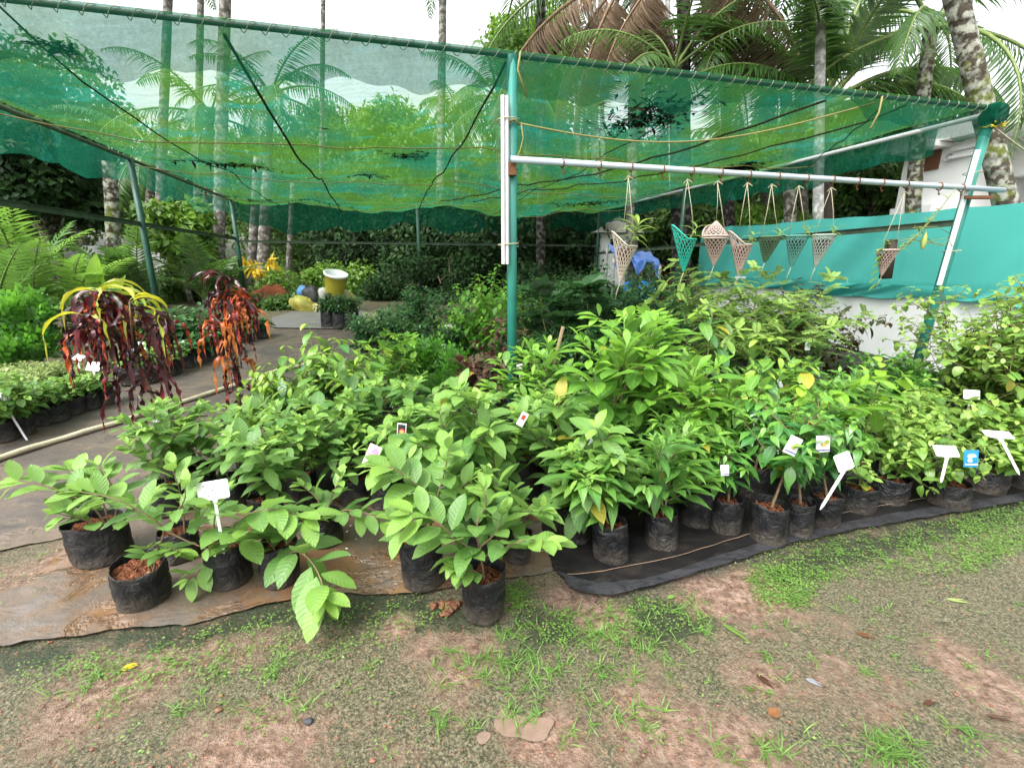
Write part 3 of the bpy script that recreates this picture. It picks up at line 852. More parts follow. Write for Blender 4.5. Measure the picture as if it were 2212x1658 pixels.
# grey-blue pipe with rusty hook rings
pz = lambda u: 2.285 - 0.006 * u
pipe = thing('hanging_pipe', 'grey blue painted pipe slung between the two front poles with rusty rings', 'pipe', uv(0, -.085, pz(0)))
mb = MB()
mb.tube([uv(u, -.085, pz(u)) for u in (-.03, 1.5, 3.0, 4.4, U1 + .30)], .0255, 14)
sub('pipe', mb, M['bluepipe'], pipe)
def upx(px, Yv=-.085):
    """u where the pipe line is seen at photo column px"""
    k = (px - 1105.5) / FOC
    lo, hi = -1, 8
    for _ in range(40):
        m_ = (lo + hi) / 2
        p = uv(m_, Yv, 2.28)
        dep = p.y * CP - (p.z - EYE) * SP
        if p.x / dep < k: lo = m_
        else: hi = m_
    return lo
HOOKS = [1215, 1295, 1363, 1431, 1495, 1557, 1618, 1680, 1742, 1798, 1852, 1905, 1958, 2030, 2078]
for px in HOOKS:
    u = upx(px)
    mb = MB()
    mb.tube([uv(u, -.085 + .030 * math.cos(w), pz(u) - .004 + .034 * math.sin(w)) for w in np.linspace(0, 6.6, 16)], .006, 5)
    mb.tube([uv(u, -.085, pz(u) - .035), uv(u + .005, -.085, pz(u) - .075), uv(u + .018, -.085, pz(u) - .082), uv(u + .024, -.085, pz(u) - .065)], .005, 5)
    sub('ring', mb, M['rust'], pipe)

# dark rotting litter lying on the net
def lit(u, v, su, sv, n, seed):
    rng = random.Random(seed)
    l = LV()
    for _ in range(n):
        a, b = rng.gauss(0, su), rng.gauss(0, sv)
        uu, vv = min(U1 - .1, max(U0 + .1, u + a)), min(V1 - .1, max(.1, v + b))
        l.add(uv(uu, vv, roof_z(uu, vv) + .02), Vector((rng.gauss(0, 1), rng.gauss(0, 1), rng.gauss(0, .1))), (0, 0, 1), rng.uniform(.05, .16), rng.uniform(.02, .05), .2, .2, 0)
    o = link('leaf_litter', l.mesh('leaf_litter', 2), M['litter'])
    return o
def net_uv(px, py, z=2.86):
    d = ray(px, py); p = Vector((0, 0, EYE)) + d * ((z - EYE) / d.z)
    x, y = p.x, p.y - 4.0
    return x * UX + y * UY, -x * UY + y * UX
for i, (px, py, a, b, n, lb) in enumerate((
        (474, 348, .30, .09, 300, 'dark leaf litter caught in the net left of centre above the left pole'),
        (1400, 266, .22, .22, 420, 'dark leaf litter lying on the net above the pipe, biggest streak'),
        (880, 335, .14, .10, 90, 'small dark leaf litter patch on the net left of the middle pole'),
        (1590, 360, .10, .16, 420, 'black torn clump on the net above the hanging net planters'),
        (1270, 432, .40, .16, 300, 'dark litter streak along the rear fold of the net right of the middle pole'),
        (620, 425, .7, .12, 300, 'dark litter streak along the rear net fold on the left'),
        (790, 380, .16, .10, 120, 'dark litter patch beside the thick dark rope of the net'),
        (130, 138, .06, .03, 50, 'tiny dark litter spot on the upper left of the net'))):
    u, v = net_uv(px, py)
    tag(lit(u, v, a, b, n, 40 + i), lb, 'leaf litter', 'leaf litter on the shade net')

# ------------------------------------------------------------------ net planters hanging from the pipe
def mesh_cone(mb, top, tip, r, nh, flat=0.75, peak=None, seed=0, rad=.0046):
    rng = random.Random(seed)
    top, tip = Vector(top), Vector(tip)
    ax = tip - top
    def P(w, s):
        k = (1 - s) ** 0.85 if s > 0 else 1.0
        p = top + ax * s + Vector((math.cos(w) * r * k, math.sin(w) * r * flat * k, 0))
        if peak is not None and s < .45:
            g = (1 - s / .45) ** 1.5
            c = max(0.0, math.cos(w - peak[3])) ** 1.2
            p = p + (Vector(peak[:3]) - top) * g * c * 0.95 - Vector((0, 0, .02)) * g
        return p
    for k in range(nh):
        for sgn in (1, -1):
            mb.tube([P(2 * math.pi * k / nh + sgn * 1.9 * s, s) for s in np.linspace(0, .985, 15)], rad, 3, False)
    mb.tube([P(w, 0) for w in np.linspace(0, 2 * math.pi, 25)], rad * 1.7, 4, False)
for nm, c in (('whitenet', (.47, .40, .34)), ('pinknet', (.42, .32, .28)), ('tealnet', (.02, .36, .27)), ('mossnet', (.065, .13, .07)), ('darkteal', (.09, .27, .23)), ('greynet', (.32, .37, .33))):
    M[nm] = plain(nm.replace('net', '_plastic_netting').replace('darkteal', 'dark_teal_netting'), c, .5, .4, .15, 30, 0)
M['coir'] = plain('dark_coir_filling', (.035, .030, .024), .95, .1, .3, 50, .8)
M['coirpink'] = plain('brown_coir_filling', (.10, .062, .042), .95, .1, .3, 50, .8)
planters = [  # px, top py, tip py, lean of tip px, radius, net, orchid size, label
    (1352, 527, 612, -14, .095, 'whitenet', 1.6, 'white net cone planter with a large pale orchid, nearest the middle pole'),
    (1480, 512, 588, -4, .095, 'tealnet', .9, 'bright teal net cone planter with a small orchid'),
    (1545, 510, 575, -4, .110, 'pinknet', .0, 'closed white net bag planter, widest, without leaves'),
    (1602, 524, 597, -8, .095, 'pinknet', .8, 'pinkish net cone planter with a torn upper corner'),
    (1663, 512, 568, -12, .100, 'mossnet', .5, 'dark mossy green net cone planter in front of the teal fence'),
    (1722, 510, 577, -14, .100, 'darkteal', .8, 'dark teal net cone planter with curved orchid leaves'),
    (1780, 508, 578, -20, .105, 'greynet', .7, 'grey green net cone planter with an upright orchid leaf, open rim'),
    (1917, 540, 597, -14, .100, 'pinknet', 2.0, 'pinkish net planter with a dark log and a long trailing orchid, far right')]
for i, (px, ty, by, lx, r, m, orch, lb) in enumerate(planters):
    rng = random.Random(70 + i)
    u = upx(px + 6)
    Yp = uv(u, -.085).y
    T, B_ = at(px, ty, Yp), at(px + lx, by, Yp)
    t = thing('net_planter', lb, 'hanging planter', T, 'net cone planters hanging from the pipe')
    hang = uv(u, -.085, pz(u) - .07)
    if i in (3, 6):
        hang = uv(upx(px + (14 if i == 3 else 18)), -.085, pz(u) - .07)
    if i == 7: hang = uv(upx(1958), -.085, pz(u) - .07)
    mb = MB()
    pk = None
    if i in (0, 1, 2, 3):
        q = T + Vector((-.03 if i != 2 else .0, .02, .13))
        pk = (q.x, q.y, q.z, math.pi if i != 2 else 1.6)
    mesh_cone(mb, T, B_, r, 17, .8, pk, i)
    if i == 2: mesh_cone(mb, T, T + Vector((-.01, 0, .13)), r, 15, .8, None, 9)
    sub('netting', mb, M[m], t)
    mb = MB()
    mb.lathe([(.001, 1)] + [(r * .90 * (1 - s) ** .85, s) for s in (.12, .3, .5, .7, .9)][::1] + [(.001, .97)], 12, (0, 0, 0), lambda p, k_, w: T + (B_ - T) * (.10 if k_ == 0 else min(p.z, .97)) + Vector((p.x, p.y * .8, 0)))
    sub('filling', mb, M['coirpink' if m in ('whitenet', 'pinknet') else 'coir'], t)
    for sx in (-1, 1):
        mb = MB()
        e = Vector(pk[:3]) if (pk and sx < 0) else T + Vector((sx * r * .8, 0, .0))
        mb.tube([hang, hang.lerp(e, .5) + Vector((rng.gauss(0, .006), 0, 0)), e], .0032, 4)
        sub('cord', mb, M['cord'], t)
    mb = MB()
    mb.tube([hang + Vector((-.03, 0, -.035)), hang, hang + Vector((.045, -.01, -.03))], .005, 4)
    sub('knot', mb, M['cord'], t)
    mb = MB()
    mb.tube([B_, B_ + Vector((-.02, 0, -.07)), B_ + Vector((-.03, .01, -.15))], .003, 4)
    sub('tail', mb, M['cord'], t)
    if orch:
        l = LV(); sm = MB()
        ns = 1 if i != 7 else 3
        for s in range(ns):
            base = T + Vector((.03, -.02, -.02))
            top = base + Vector((.05, -.03, .12 * orch)) if i != 7 else base + [Vector((.55, .05, .62)), Vector((.30, -.05, .38)), Vector((-.05, 0, .10))][s]
            pts = [base.lerp(top, k / 8) + Vector((0, 0, -.10 * math.sin(math.pi * k / 8) if i == 7 and s < 2 else 0)) for k in range(9)]
            sm.tube(pts, [.008 - .0006 * k for k in range(9)], 5)
            nl = {0: 13, 7: 12}.get(i, 7)
            for k in range(nl):
                f = (.25 + .75 * k / nl)
                p = pts[min(8, int(f * 8))]
                w = k * 2.4 + rng.uniform(-.3, .3) if i != 7 else (0 if k % 2 else math.pi) + rng.gauss(0, .3)
                el = .3 + .9 * k / nl
                d = Vector((math.cos(w) * math.cos(el), math.sin(w) * math.cos(el), math.sin(el)))
                L_ = (.16 if i else .25) * rng.uniform(.7, 1.1) * (1 if orch < 1.5 else .95) * (.8 if orch < .9 else 1) * (.6 if i == 7 else 1)
                l.add(p, d, (0, 0, 1), L_, .028 if i != 0 else .040, rng.uniform(.4, .9), .3, rng.random() * .8)
        if i == 7:
            for k in range(7):
                a = T + Vector((rng.uniform(0, .4), 0, rng.uniform(.05, .45)))
                sm.tube([a, a + Vector((rng.uniform(-.1, .3), 0, rng.uniform(-.05, .12))), a + Vector((rng.uniform(.1, .5), 0, rng.uniform(-.2, .05)))], .003, 4)
            lg = MB(); lg.tube([T + Vector((.02, 0, .10)), B_ + Vector((.06, .02, -.02))], [.05, .055], 10)
            sub('log', lg, M['darkbark'], t)
            pi = MB(); q = T + Vector((.32, -.03, .18))
            pi.lathe([(.004, .0), (.02, -.06), (.026, -.11), (.016, -.16), (.002, -.18)], 8, q)
            M['pitcher'] = plain('pale_green_pod', (.30, .36, .10), .4, .4, .15, 20, 0)
            sub('pod', pi, M['pitcher'], t)
            for k in range(6):
                l.add(T + Vector((-.06, -.03, .02 - .07 * k)), Vector((-1, -.2, -.3 + rng.gauss(0, .3))), (0, 0, 1), .13, .032, .3, .3, 0)
        sub('orchid_stem', sm, M['twig'], t)
        o = link('orchid_leaves', l.mesh('orchid_leaves', 6, 'lance'), M['orchid'], t)
        o.matrix_parent_inverse = Matrix.Translation(-T)

# ------------------------------------------------------------------ teal net fence on the white boundary wall
FU = U1 + 1.22
def wallpt(s, z): return uv(FU, s, z)
bw = thing('boundary_wall', 'low whitewashed wall below the teal net along the right side', 'wall', uv(FU, 0))
mb = MB()
n = 22
for i in range(n + 1):
    s = -2.5 + 9.0 * i / n
    p = wallpt(s, 0); g = gz(p.x, p.y) - .1
    for (o_, z) in ((-.06, g), (-.06, 1.25), (.06, 1.25), (.06, g)):
        mb.v.append(tuple(uv(FU + o_, s, z)))
for i in range(n):
    for j in range(4):
        a, b = i * 4 + j, i * 4 + (j + 1) % 4
        mb.f.append((a, b, b + 4, a + 4))
mb.f.append((0, 3, 2, 1)); mb.f.append(tuple(n * 4 + k for k in (0, 1, 2, 3)))
sub('wall', mb, M['white_wall'], bw, False)
fn = thing('fence_net', 'taut teal net stretched above the white wall at the right', 'net fence', uv(FU, 0, 1.1))
def fence_strip(z0f, z1f, off, m, name, s0, s1, n=120):
    mb = MB(); rng = random.Random(8)
    for i in range(n + 1):
        s = s0 + (s1 - s0) * i / n
        for j in range(9):
            t = j / 8
            z = z0f(s) * (1 - t) + z1f(s) * t
            o_ = off + .012 * math.sin(s * 5 + t * 2) + .02 * math.sin(s * 2.3) * math.sin(t * 3.1) + .11 * max(0, math.sin(s * 2.1 + 2 + t * 1.9)) ** 10 + .05 * max(0, math.sin(s * 3.7 + t * 2.6)) ** 12
            mb.v.append(tuple(uv(FU - .075 + o_ * -1, s, z)))
    for i in range(n):
        for j in range(8):
            a = i * 9 + j; mb.f.append((a, a + 9, a + 10, a + 1))
    return sub(name, mb, m, fn)
fence_strip(lambda s: 1.06 + .02 * math.sin(s * 3), lambda s: 2.17 + .02 * s + .012 * math.sin(s * 2.7) + .006 * math.sin(s * 9), .0, M['fence'], 'netting', -2.5, 6.1)
fence_strip(lambda s: 1.02 + .025 * math.sin(s * 2.1) + .012 * math.sin(s * 7), lambda s: 1.21, .030, M['fence'], 'lower_border', -2.5, 6.1)
for s in (-1.2, 1.4, 3.8, 6.1):
    mb = MB(); p = uv(FU, s, 1.25); mb.tube([p - Vector((0, 0, .3)), p + Vector((0, 0, .98 + .02 * s))], .022, 8)
    sub('post', mb, M['darkpaint'], fn)

# ------------------------------------------------------------------ white house on the right
HU = 10.0
hs_ = thing('white_house', 'white flat roofed house with a small brown window behind the teal net', 'house', uv(HU, 4.6))
def hbox(name, u0, u1, v0, v1, z0, z1, m):
    mb = MB()
    vs = [uv(u, v, z) for u in (u0, u1) for v in (v0, v1) for z in (z0, z1)]
    mb.add(vs, [(0, 1, 3, 2), (4, 6, 7, 5), (0, 4, 5, 1), (2, 3, 7, 6), (0, 2, 6, 4), (1, 5, 7, 3)])
    return sub(name, mb, m, hs_, False)
hbox('wall', HU, HU + 7, 3.3, 4.65, 0, 3.85, M['house_wall'])
hbox('wall', HU + 1.0, HU + 7, -6, 3.297, 0, 2.66, M['house_wall'])
hbox('wall', HU + 1.0, HU + 7, -6, 3.297, 3.16, 3.85, M['house_wall'])
hbox('veranda_wall', HU + 2.6, HU + 2.8, -6, 3.297, 2.66, 3.16, plain('grey_veranda_plaster', (.36, .36, .34), .85, .2, .1, 2, .05))
hbox('roof', HU - .35, HU + 7.2, -6.2, 4.95, 3.853, 4.10, M['house_wall'])
hbox('window_shade', HU - .45, HU - .003, 3.75, 4.62, 3.76, 3.84, M['house_wall'])
hbox('cornice', HU - .08, HU - .003, 3.32, 3.7, 3.66, 3.72, M['house_wall'])
hbox('cornice', HU - .12, HU - .003, 3.32, 3.7, 3.52, 3.57, M['house_wall'])
M['brownwood'] = plain('brown_window_frame', (.16, .065, .035), .5, .4, .2, 10, .1)
M['glass'] = plain('dark_window_glass', (.20, .22, .21), .15, .6, .1, 3, 0)
wf = hbox('window', HU - .05, HU - .002, 3.92, 4.42, 3.38, 3.74, M['brownwood'])
pane = MB(); vs = [uv(HU - .056, v, z) for v in (3.98, 4.36) for z in (3.43, 3.69)]
pane.add(vs, [(0, 1, 3, 2)])
po = link('pane', pane.mesh('pane', False), M['glass'], wf); po.matrix_parent_inverse = Matrix.Translation(-Vector(hs_.location))
mb = MB(); c_ = uv(HU - .04, 3.72, 3.55); mb.lathe([(.001, 0), (.05, 0), (.07, .03), (.07, .05)], 16, c_, lambda p, i, w: Vector((-p.z * UX + p.x * -UY, -p.z * UY + p.x * UX, p.y)))
sub('vent', mb, M['conduit'], hs_)
hbox('air_conditioner', HU - .45, HU - .02, 3.6, 4.4, 2.15, 2.65, M['whiteplastic'])
yw = thing('yard_wall', 'pale plastered yard wall joining the white house behind the net', 'wall', uv(HU - 1.0, 6))
mb = MB(); vs = [uv(u, v, z) for u in (HU - 1.1, HU - .95) for v in (4.7, 10.5) for z in (0, 2.15)]
mb.add(vs, [(0, 1, 3, 2), (4, 6, 7, 5), (0, 4, 5, 1), (2, 3, 7, 6), (0, 2, 6, 4), (1, 5, 7, 3)])
sub('wall', mb, M['white_wall'], yw, False)
# ------------------------------------------------------------------ potted plants
UP = Vector((0, 0, 1))
def rdir(rng, k=1.0):
    return Vector((rng.gauss(0, k), rng.gauss(0, k), rng.gauss(0, k)))
SPEC = {
    # ns stems, spread, lv branch levels, nb branches, bl branch length, node gap, L, ratio, angles(low,high), curve, fold, arr, start, r0, prof, K
    'guava': dict(ns=1, spread=.22, lv=1, nb=7, bl=.88, node=.046, L=0.135, ratio=.47, a=(76, 34), curve=.24, fold=.28, arr='opp', start=.12, r0=.0055, prof='ell', K=6, mat='guava', wave=.10, tip=.62, yt=3.0),
    'guavatall': dict(ns=2, spread=.16, lv=1, nb=4, bl=.48, node=.046, L=0.17, ratio=.46, a=(72, 38), curve=.32, fold=.30, arr='opp', start=.12, r0=.007, prof='ell', K=7, mat='guava', wave=.10, tip=.7, yt=2.2),
    'broad': dict(ns=2, spread=.22, lv=1, nb=5, bl=.55, node=.040, L=0.215, ratio=.36, a=(72, 30), curve=.20, fold=.30, arr='alt', start=.30, r0=.008, prof='obov', K=7, mat='broad', wave=.08, tip=.8, yt=1.6),
    'mango': dict(ns=2, spread=.25, lv=1, nb=5, bl=.60, node=.042, L=0.19, ratio=.40, a=(95, 50), curve=.30, fold=.28, arr='alt', start=.22, r0=.008, prof='ell', K=7, mat='broad', wave=.10, tip=.8, yt=2.4),
    'lance': dict(ns=2, spread=.22, lv=1, nb=5, bl=.60, node=.042, L=0.168, ratio=.34, a=(74, 34), curve=.28, fold=.28, arr='opp', start=.20, r0=.006, prof='lance', K=7, mat='lance', wave=.10, tip=.7, yt=2.4),
    'spice': dict(ns=1, spread=.12, lv=1, nb=9, bl=.62, node=.036, L=0.118, ratio=.40, a=(110, 85), curve=.35, fold=.20, arr='opp', start=.42, r0=.009, prof='lance', K=6, mat='spice', wave=.08, tip=.75, yt=2.6, flop=.35),
    'oval': dict(ns=1, spread=.2, lv=1, nb=6, bl=.55, node=.055, L=0.185, ratio=.50, a=(105, 60), curve=.25, fold=.16, arr='alt', start=.35, r0=.007, prof='round', K=7, mat='oval', wave=.05, tip=.85, yt=1.2),
    'ficus': dict(ns=4, spread=.42, lv=1, nb=6, bl=.50, node=.040, L=0.145, ratio=.42, a=(125, 90), curve=.35, fold=.16, arr='alt', start=.30, r0=.007, prof='ell', K=6, mat='ficus', wave=.08, tip=.85, yt=2.2),
    'droop': dict(ns=1, spread=.06, lv=1, nb=7, bl=.30, node=.045, L=0.19, ratio=.42, a=(130, 70), curve=.40, fold=.20, arr='alt', start=.22, r0=.008, prof='ell', K=6, mat='ficus', wave=.12, tip=.8, yt=2.0),
    'jujube': dict(ns=2, spread=.45, lv=2, nb=5, bl=.75, node=.036, L=0.088, ratio=.60, a=(90, 70), curve=.30, fold=.20, arr='alt', start=.15, r0=.005, prof='round', K=4, mat='jujube', wave=.08, tip=.8, yt=2.0, flop=.25),
    'jujubetall': dict(ns=3, spread=.42, lv=2, nb=9, bl=.62, node=.048, L=0.095, ratio=.62, a=(90, 70), curve=.30, fold=.20, arr='alt', start=.25, r0=.012, prof='round', K=5, mat='jujube', wave=.08, tip=.8, yt=1.2, flop=.30),
    'citrus': dict(ns=3, spread=.30, lv=2, nb=6, bl=.50, node=.024, L=0.078, ratio=.42, a=(80, 45), curve=.25, fold=.25, arr='alt', start=.18, r0=.006, prof='ell', K=4, mat='citrus', wave=.08, tip=.75, yt=2.2),
    'dark': dict(ns=4, spread=.45, lv=2, nb=6, bl=.50, node=.030, L=0.105, ratio=.42, a=(95, 55), curve=.30, fold=.22, arr='alt', start=.12, r0=.006, prof='ell', K=4, mat='dark', wave=.08, tip=.8, yt=2.2),
    'fern': dict(ns=2, spread=.28, lv=1, nb=8, bl=.65, node=.050, L=.20, ratio=.3, a=(80, 60), curve=.25, fold=.1, arr='alt', start=.25, r0=.007, prof='round', K=2, mat='fern', wave=0, tip=.85, yt=1.4, comp=(10, .050), flop=.25),
    'compound': dict(ns=3, spread=.30, lv=1, nb=4, bl=.45, node=.045, L=.19, ratio=.4, a=(75, 50), curve=.35, fold=.1, arr='alt', start=.15, r0=.005, prof='round', K=2, mat='vine', wave=0, tip=.85, yt=2.4, comp=(6, .048), flop=.1),
    'bronze': dict(ns=2, spread=.30, lv=2, nb=6, bl=.60, node=.034, L=0.12, ratio=.40, a=(100, 75), curve=.30, fold=.25, arr='alt', start=.25, r0=.008, prof='ell', K=5, mat='bronze', wave=.08, tip=.85, yt=2.6, flop=.35),
    'redleaf': dict(ns=2, spread=.25, lv=1, nb=5, bl=.45, node=.030, L=0.14, ratio=.42, a=(90, 50), curve=.35, fold=.22, arr='alt', start=.15, r0=.006, prof='ell', K=5, mat='redleaf', wave=.1, tip=.85, yt=1.5),
    'pale': dict(ns=5, spread=.55, lv=1, nb=6, bl=.55, node=.026, L=0.055, ratio=.52, a=(85, 55), curve=.25, fold=.2, arr='opp', start=.10, r0=.004, prof='ell', K=3, mat='pale', wave=.08, tip=.8, yt=1.2),
    'low': dict(ns=4, spread=.55, lv=1, nb=5, bl=.55, node=.032, L=0.095, ratio=.62, a=(90, 55), curve=.28, fold=.2, arr='alt', start=.10, r0=.005, prof='round', K=4, mat='guava', wave=.08, tip=.8, yt=3.0),
    'big': dict(ns=3, spread=.40, lv=1, nb=3, bl=.50, node=.060, L=.20, ratio=.55, a=(90, 55), curve=.30, fold=.2, arr='alt', start=.20, r0=.008, prof='round', K=6, mat='dark', wave=.1, tip=.9, yt=1.0),
    'vine': dict(ns=5, spread=.40, lv=1, nb=7, bl=.55, node=.036, L=0.1, ratio=.52, a=(120, 80), curve=.35, fold=.2, arr='alt', start=.10, r0=.006, prof='round', K=4, mat='vine', wave=.08, tip=.9, yt=1.6),
    'lobed': dict(ns=2, spread=.25, lv=0, nb=0, bl=.5, node=.075, L=.42, ratio=.26, a=(80, 40), curve=.30, fold=.15, arr='alt', start=.40, r0=.012, prof='lance', K=6, mat='dark', wave=0, tip=.9, yt=2.0, comp=(6, .20)),
}
def frame(d):
    a = d.cross(UP)
    if a.length < 1e-3: a = Vector((1, 0, 0))
    a.normalize()
    return a, d.cross(a).normalized() * -1
def grow(rng, sp, H, lean=(0, 0), ls=1.0, st=None, lv=None, p0=Vector((0, 0, 0)), nb=None):
    st = st or MB(); lv = lv or LV()
    def put(P, axis, radial, f, size, yt):
        a = R(sp['a'][0] + (sp['a'][1] - sp['a'][0]) * f + rng.gauss(0, 9))
        d = (axis * math.cos(a) + radial * math.sin(a)).normalized()
        n = (UP - d * d.z)
        if n.length < .15: n = axis - d * axis.dot(d)
        n = (n.normalized() + rdir(rng, .16)).normalized()
        Lf = sp['L'] * ls * size * rng.uniform(.82, 1.15)
        tt = 2.0 if rng.random() < .006 else min(1, max(0, yt + rng.gauss(.03, .16)))
        if 'comp' in sp:
            cn, cl = sp['comp']; cl *= ls
            pts = [P + d * Lf * s - UP * Lf * sp['curve'] * s * s for s in np.linspace(0, 1, 6)]
            st.tube(pts, .0016, 3, False)
            side = d.cross(n).normalized()
            for k in range(cn):
                s = (k + 1) / cn
                q = P + d * Lf * s - UP * Lf * sp['curve'] * s * s
                e = 1 - .45 * abs(s - .45)
                for sg in (1, -1):
                    lv.add(q, side * sg + d * .45 + rdir(rng, .08), n, cl * e, cl * e * (.42 if cn > 8 else .5), .15, .1, tt)
            if cn < 9: lv.add(pts[-1], d - UP * .3, n, cl, cl * .5, .15, .1, tt)
            return
        pet = .10 * Lf
        lv.add(P + d * pet, d, n, Lf, Lf * sp['ratio'] * rng.uniform(.9, 1.1), sp['curve'] * rng.uniform(.5, 1.5), sp['fold'] * rng.uniform(.3, 1.3), tt)
    def axis(p, d, length, r0, level, startf):
        nseg = max(4, int(length / .06))
        pts, dirs = [p], [d]
        for i in range(nseg):
            d = (d + UP * (.06 if level else .03) - UP * sp.get('flop', 0) * (.16 if level else .02) * (i / nseg) + rdir(rng, .055)).normalized()
            p = p + d * (length / nseg)
            pts.append(p); dirs.append(d)
        st.tube(pts, [r0 * (1 - .72 * i / nseg) for i in range(nseg + 1)], 5 if level == 0 else 4, False)
        def pt(f):
            x = min(nseg - 1e-6, f * nseg); i = int(x)
            return pts[i].lerp(pts[i + 1], x - i), dirs[i + 1]
        s = startf * length
        ph = rng.uniform(0, 6.28); k = 0
        while s <= length:
            f = s / length
            P, dd = pt(f)
            a, b = frame(dd)
            size = (.70 + .6 * math.sin(math.pi * min(1, f * .8 + .12))) * (1 - (1 - sp['tip']) * f ** 3) / 1.15
            w = ph + (k * 1.5708 if sp['arr'] == 'opp' else k * 2.4) + rng.gauss(0, .2)
            if level > 0 and sp['arr'] == 'opp': w = (0 if k % 3 else 1.2) + rng.gauss(0, .3)
            elif level > 0: w = (0 if k % 2 else math.pi) + rng.gauss(0, .5)
            for q in ((0, math.pi) if sp['arr'] == 'opp' else (0,)):
                rad = a * math.cos(w + q) + b * math.sin(w + q)
                put(P, dd, rad, f, size, f ** sp['yt'] * .78)
            s += sp['node'] * ls * (1.25 - .55 * f) * (1.0 if level == 0 else .92); k += 1
        P, dd = pt(1)
        a, b = frame(dd)
        for q in range(3):
            w = q * 2.1 + ph
            put(P, (dd * 1.2 + a * math.cos(w) + b * math.sin(w)).normalized(), a * math.cos(w) + b * math.sin(w), 1, sp['tip'] * .6, 1)
        if level < sp['lv']:
            nbr = (nb if nb is not None else sp['nb']) if level == 0 else max(2, sp['nb'] // 2)
            for i in range(nbr):
                f = startf * .8 + (.88 - startf * .8) * (i + rng.uniform(.1, .9)) / nbr
                P, dd = pt(f)
                a, b = frame(dd)
                w = i * 2.4 + rng.uniform(-.6, .6)
                d2 = (dd * rng.uniform(.35, .9) + (a * math.cos(w) + b * math.sin(w)) * 1.0).normalized()
                axis(P, d2, length * sp['bl'] * (1.05 - .65 * f) * rng.uniform(.55, 1.4), r0 * .55, level + 1, .12)
    for i in range(sp['ns']):
        w = rng.uniform(0, 6.28) if sp['ns'] < 3 else 6.28 * i / sp['ns'] + rng.uniform(-.5, .5)
        sprd = sp['spread'] * rng.uniform(.4, 1.3)
        d = Vector((math.cos(w) * sprd + lean[0], math.sin(w) * sprd + lean[1], 1)).normalized()
        length = H * (1 if i == 0 else rng.uniform(.72, 1.0)) * (1 + .3 * (lean[0] ** 2 + lean[1] ** 2))
        axis(p0 + Vector((math.cos(w) * .012 * i, math.sin(w) * .012 * i, 0)), d, length, sp['r0'], 0, sp['start'])
    return st, lv

def shoots(rng, sp, st, lv, base, lines, ls=1.0):
    """branches laid along given lines: each (points, bare fraction, leaf scale)"""
    for (pts, bare_, k) in lines:
        P_ = []
        m = len(pts)
        for i in range(m - 1):
            p0, p1, p2, p3 = pts[max(0, i - 1)], pts[i], pts[i + 1], pts[min(m - 1, i + 2)]
            for q in range(6):
                t = q / 6
                P_.append(.5 * ((2 * p1) + (p2 - p0) * t + (2 * p0 - 5 * p1 + 4 * p2 - p3) * t * t + (3 * p1 - p0 - 3 * p2 + p3) * t ** 3))
        P_.append(pts[-1])
        n = len(P_)
        st.tube(P_, [.0052 * (1 - .68 * i / n) for i in range(n)], 6, False)
        acc = 0.0; tot = sum((P_[i + 1] - P_[i]).length for i in range(n - 1)); nxt = bare_ * tot; j = 0
        for i in range(n - 1):
            seg = (P_[i + 1] - P_[i]).length
            while acc + seg >= nxt and nxt <= tot:
                f = nxt / tot
                P = P_[i].lerp(P_[i + 1], (nxt - acc) / max(seg, 1e-6)); dd = (P_[i + 1] - P_[i]).normalized()
                a, b = frame(dd)
                rot = rng.gauss(0, .35) + (.9 if j % 3 == 2 else 0)
                for sg in (1, -1):
                    rad = (a * math.cos(rot) + b * math.sin(rot)) * sg
                    an = R(70 - 26 * f + rng.gauss(0, 9))
                    d = (dd * math.cos(an) + rad * math.sin(an)).normalized()
                    nn = UP - d * d.z
                    if nn.length < .15: nn = b
                    L_ = sp['L'] * ls * k * (.72 + .42 * math.sin(math.pi * min(1, .15 + f * .75))) * rng.uniform(.85, 1.12)
                    lv.add(P + d * L_ * .08, d, nn.normalized() + rdir(rng, .14), L_, L_ * sp['ratio'], sp['curve'] * rng.uniform(.3, 1.3), sp['fold'] * rng.uniform(.3, 1.2), min(1, max(0, .75 * f ** 2.5 + rng.gauss(.04, .12))))
                nxt += .052 * ls * k * (1.2 - .45 * f); j += 1
            acc += seg
        dd = (P_[-1] - P_[-2]).normalized(); a, b = frame(dd)
        for q in (1, -1):
            lv.add(P_[-1], dd * 1.3 + a * q * .6, UP + rdir(rng, .2), sp['L'] * k * ls * .62, sp['L'] * k * ls * .26, .1, .3, .9)

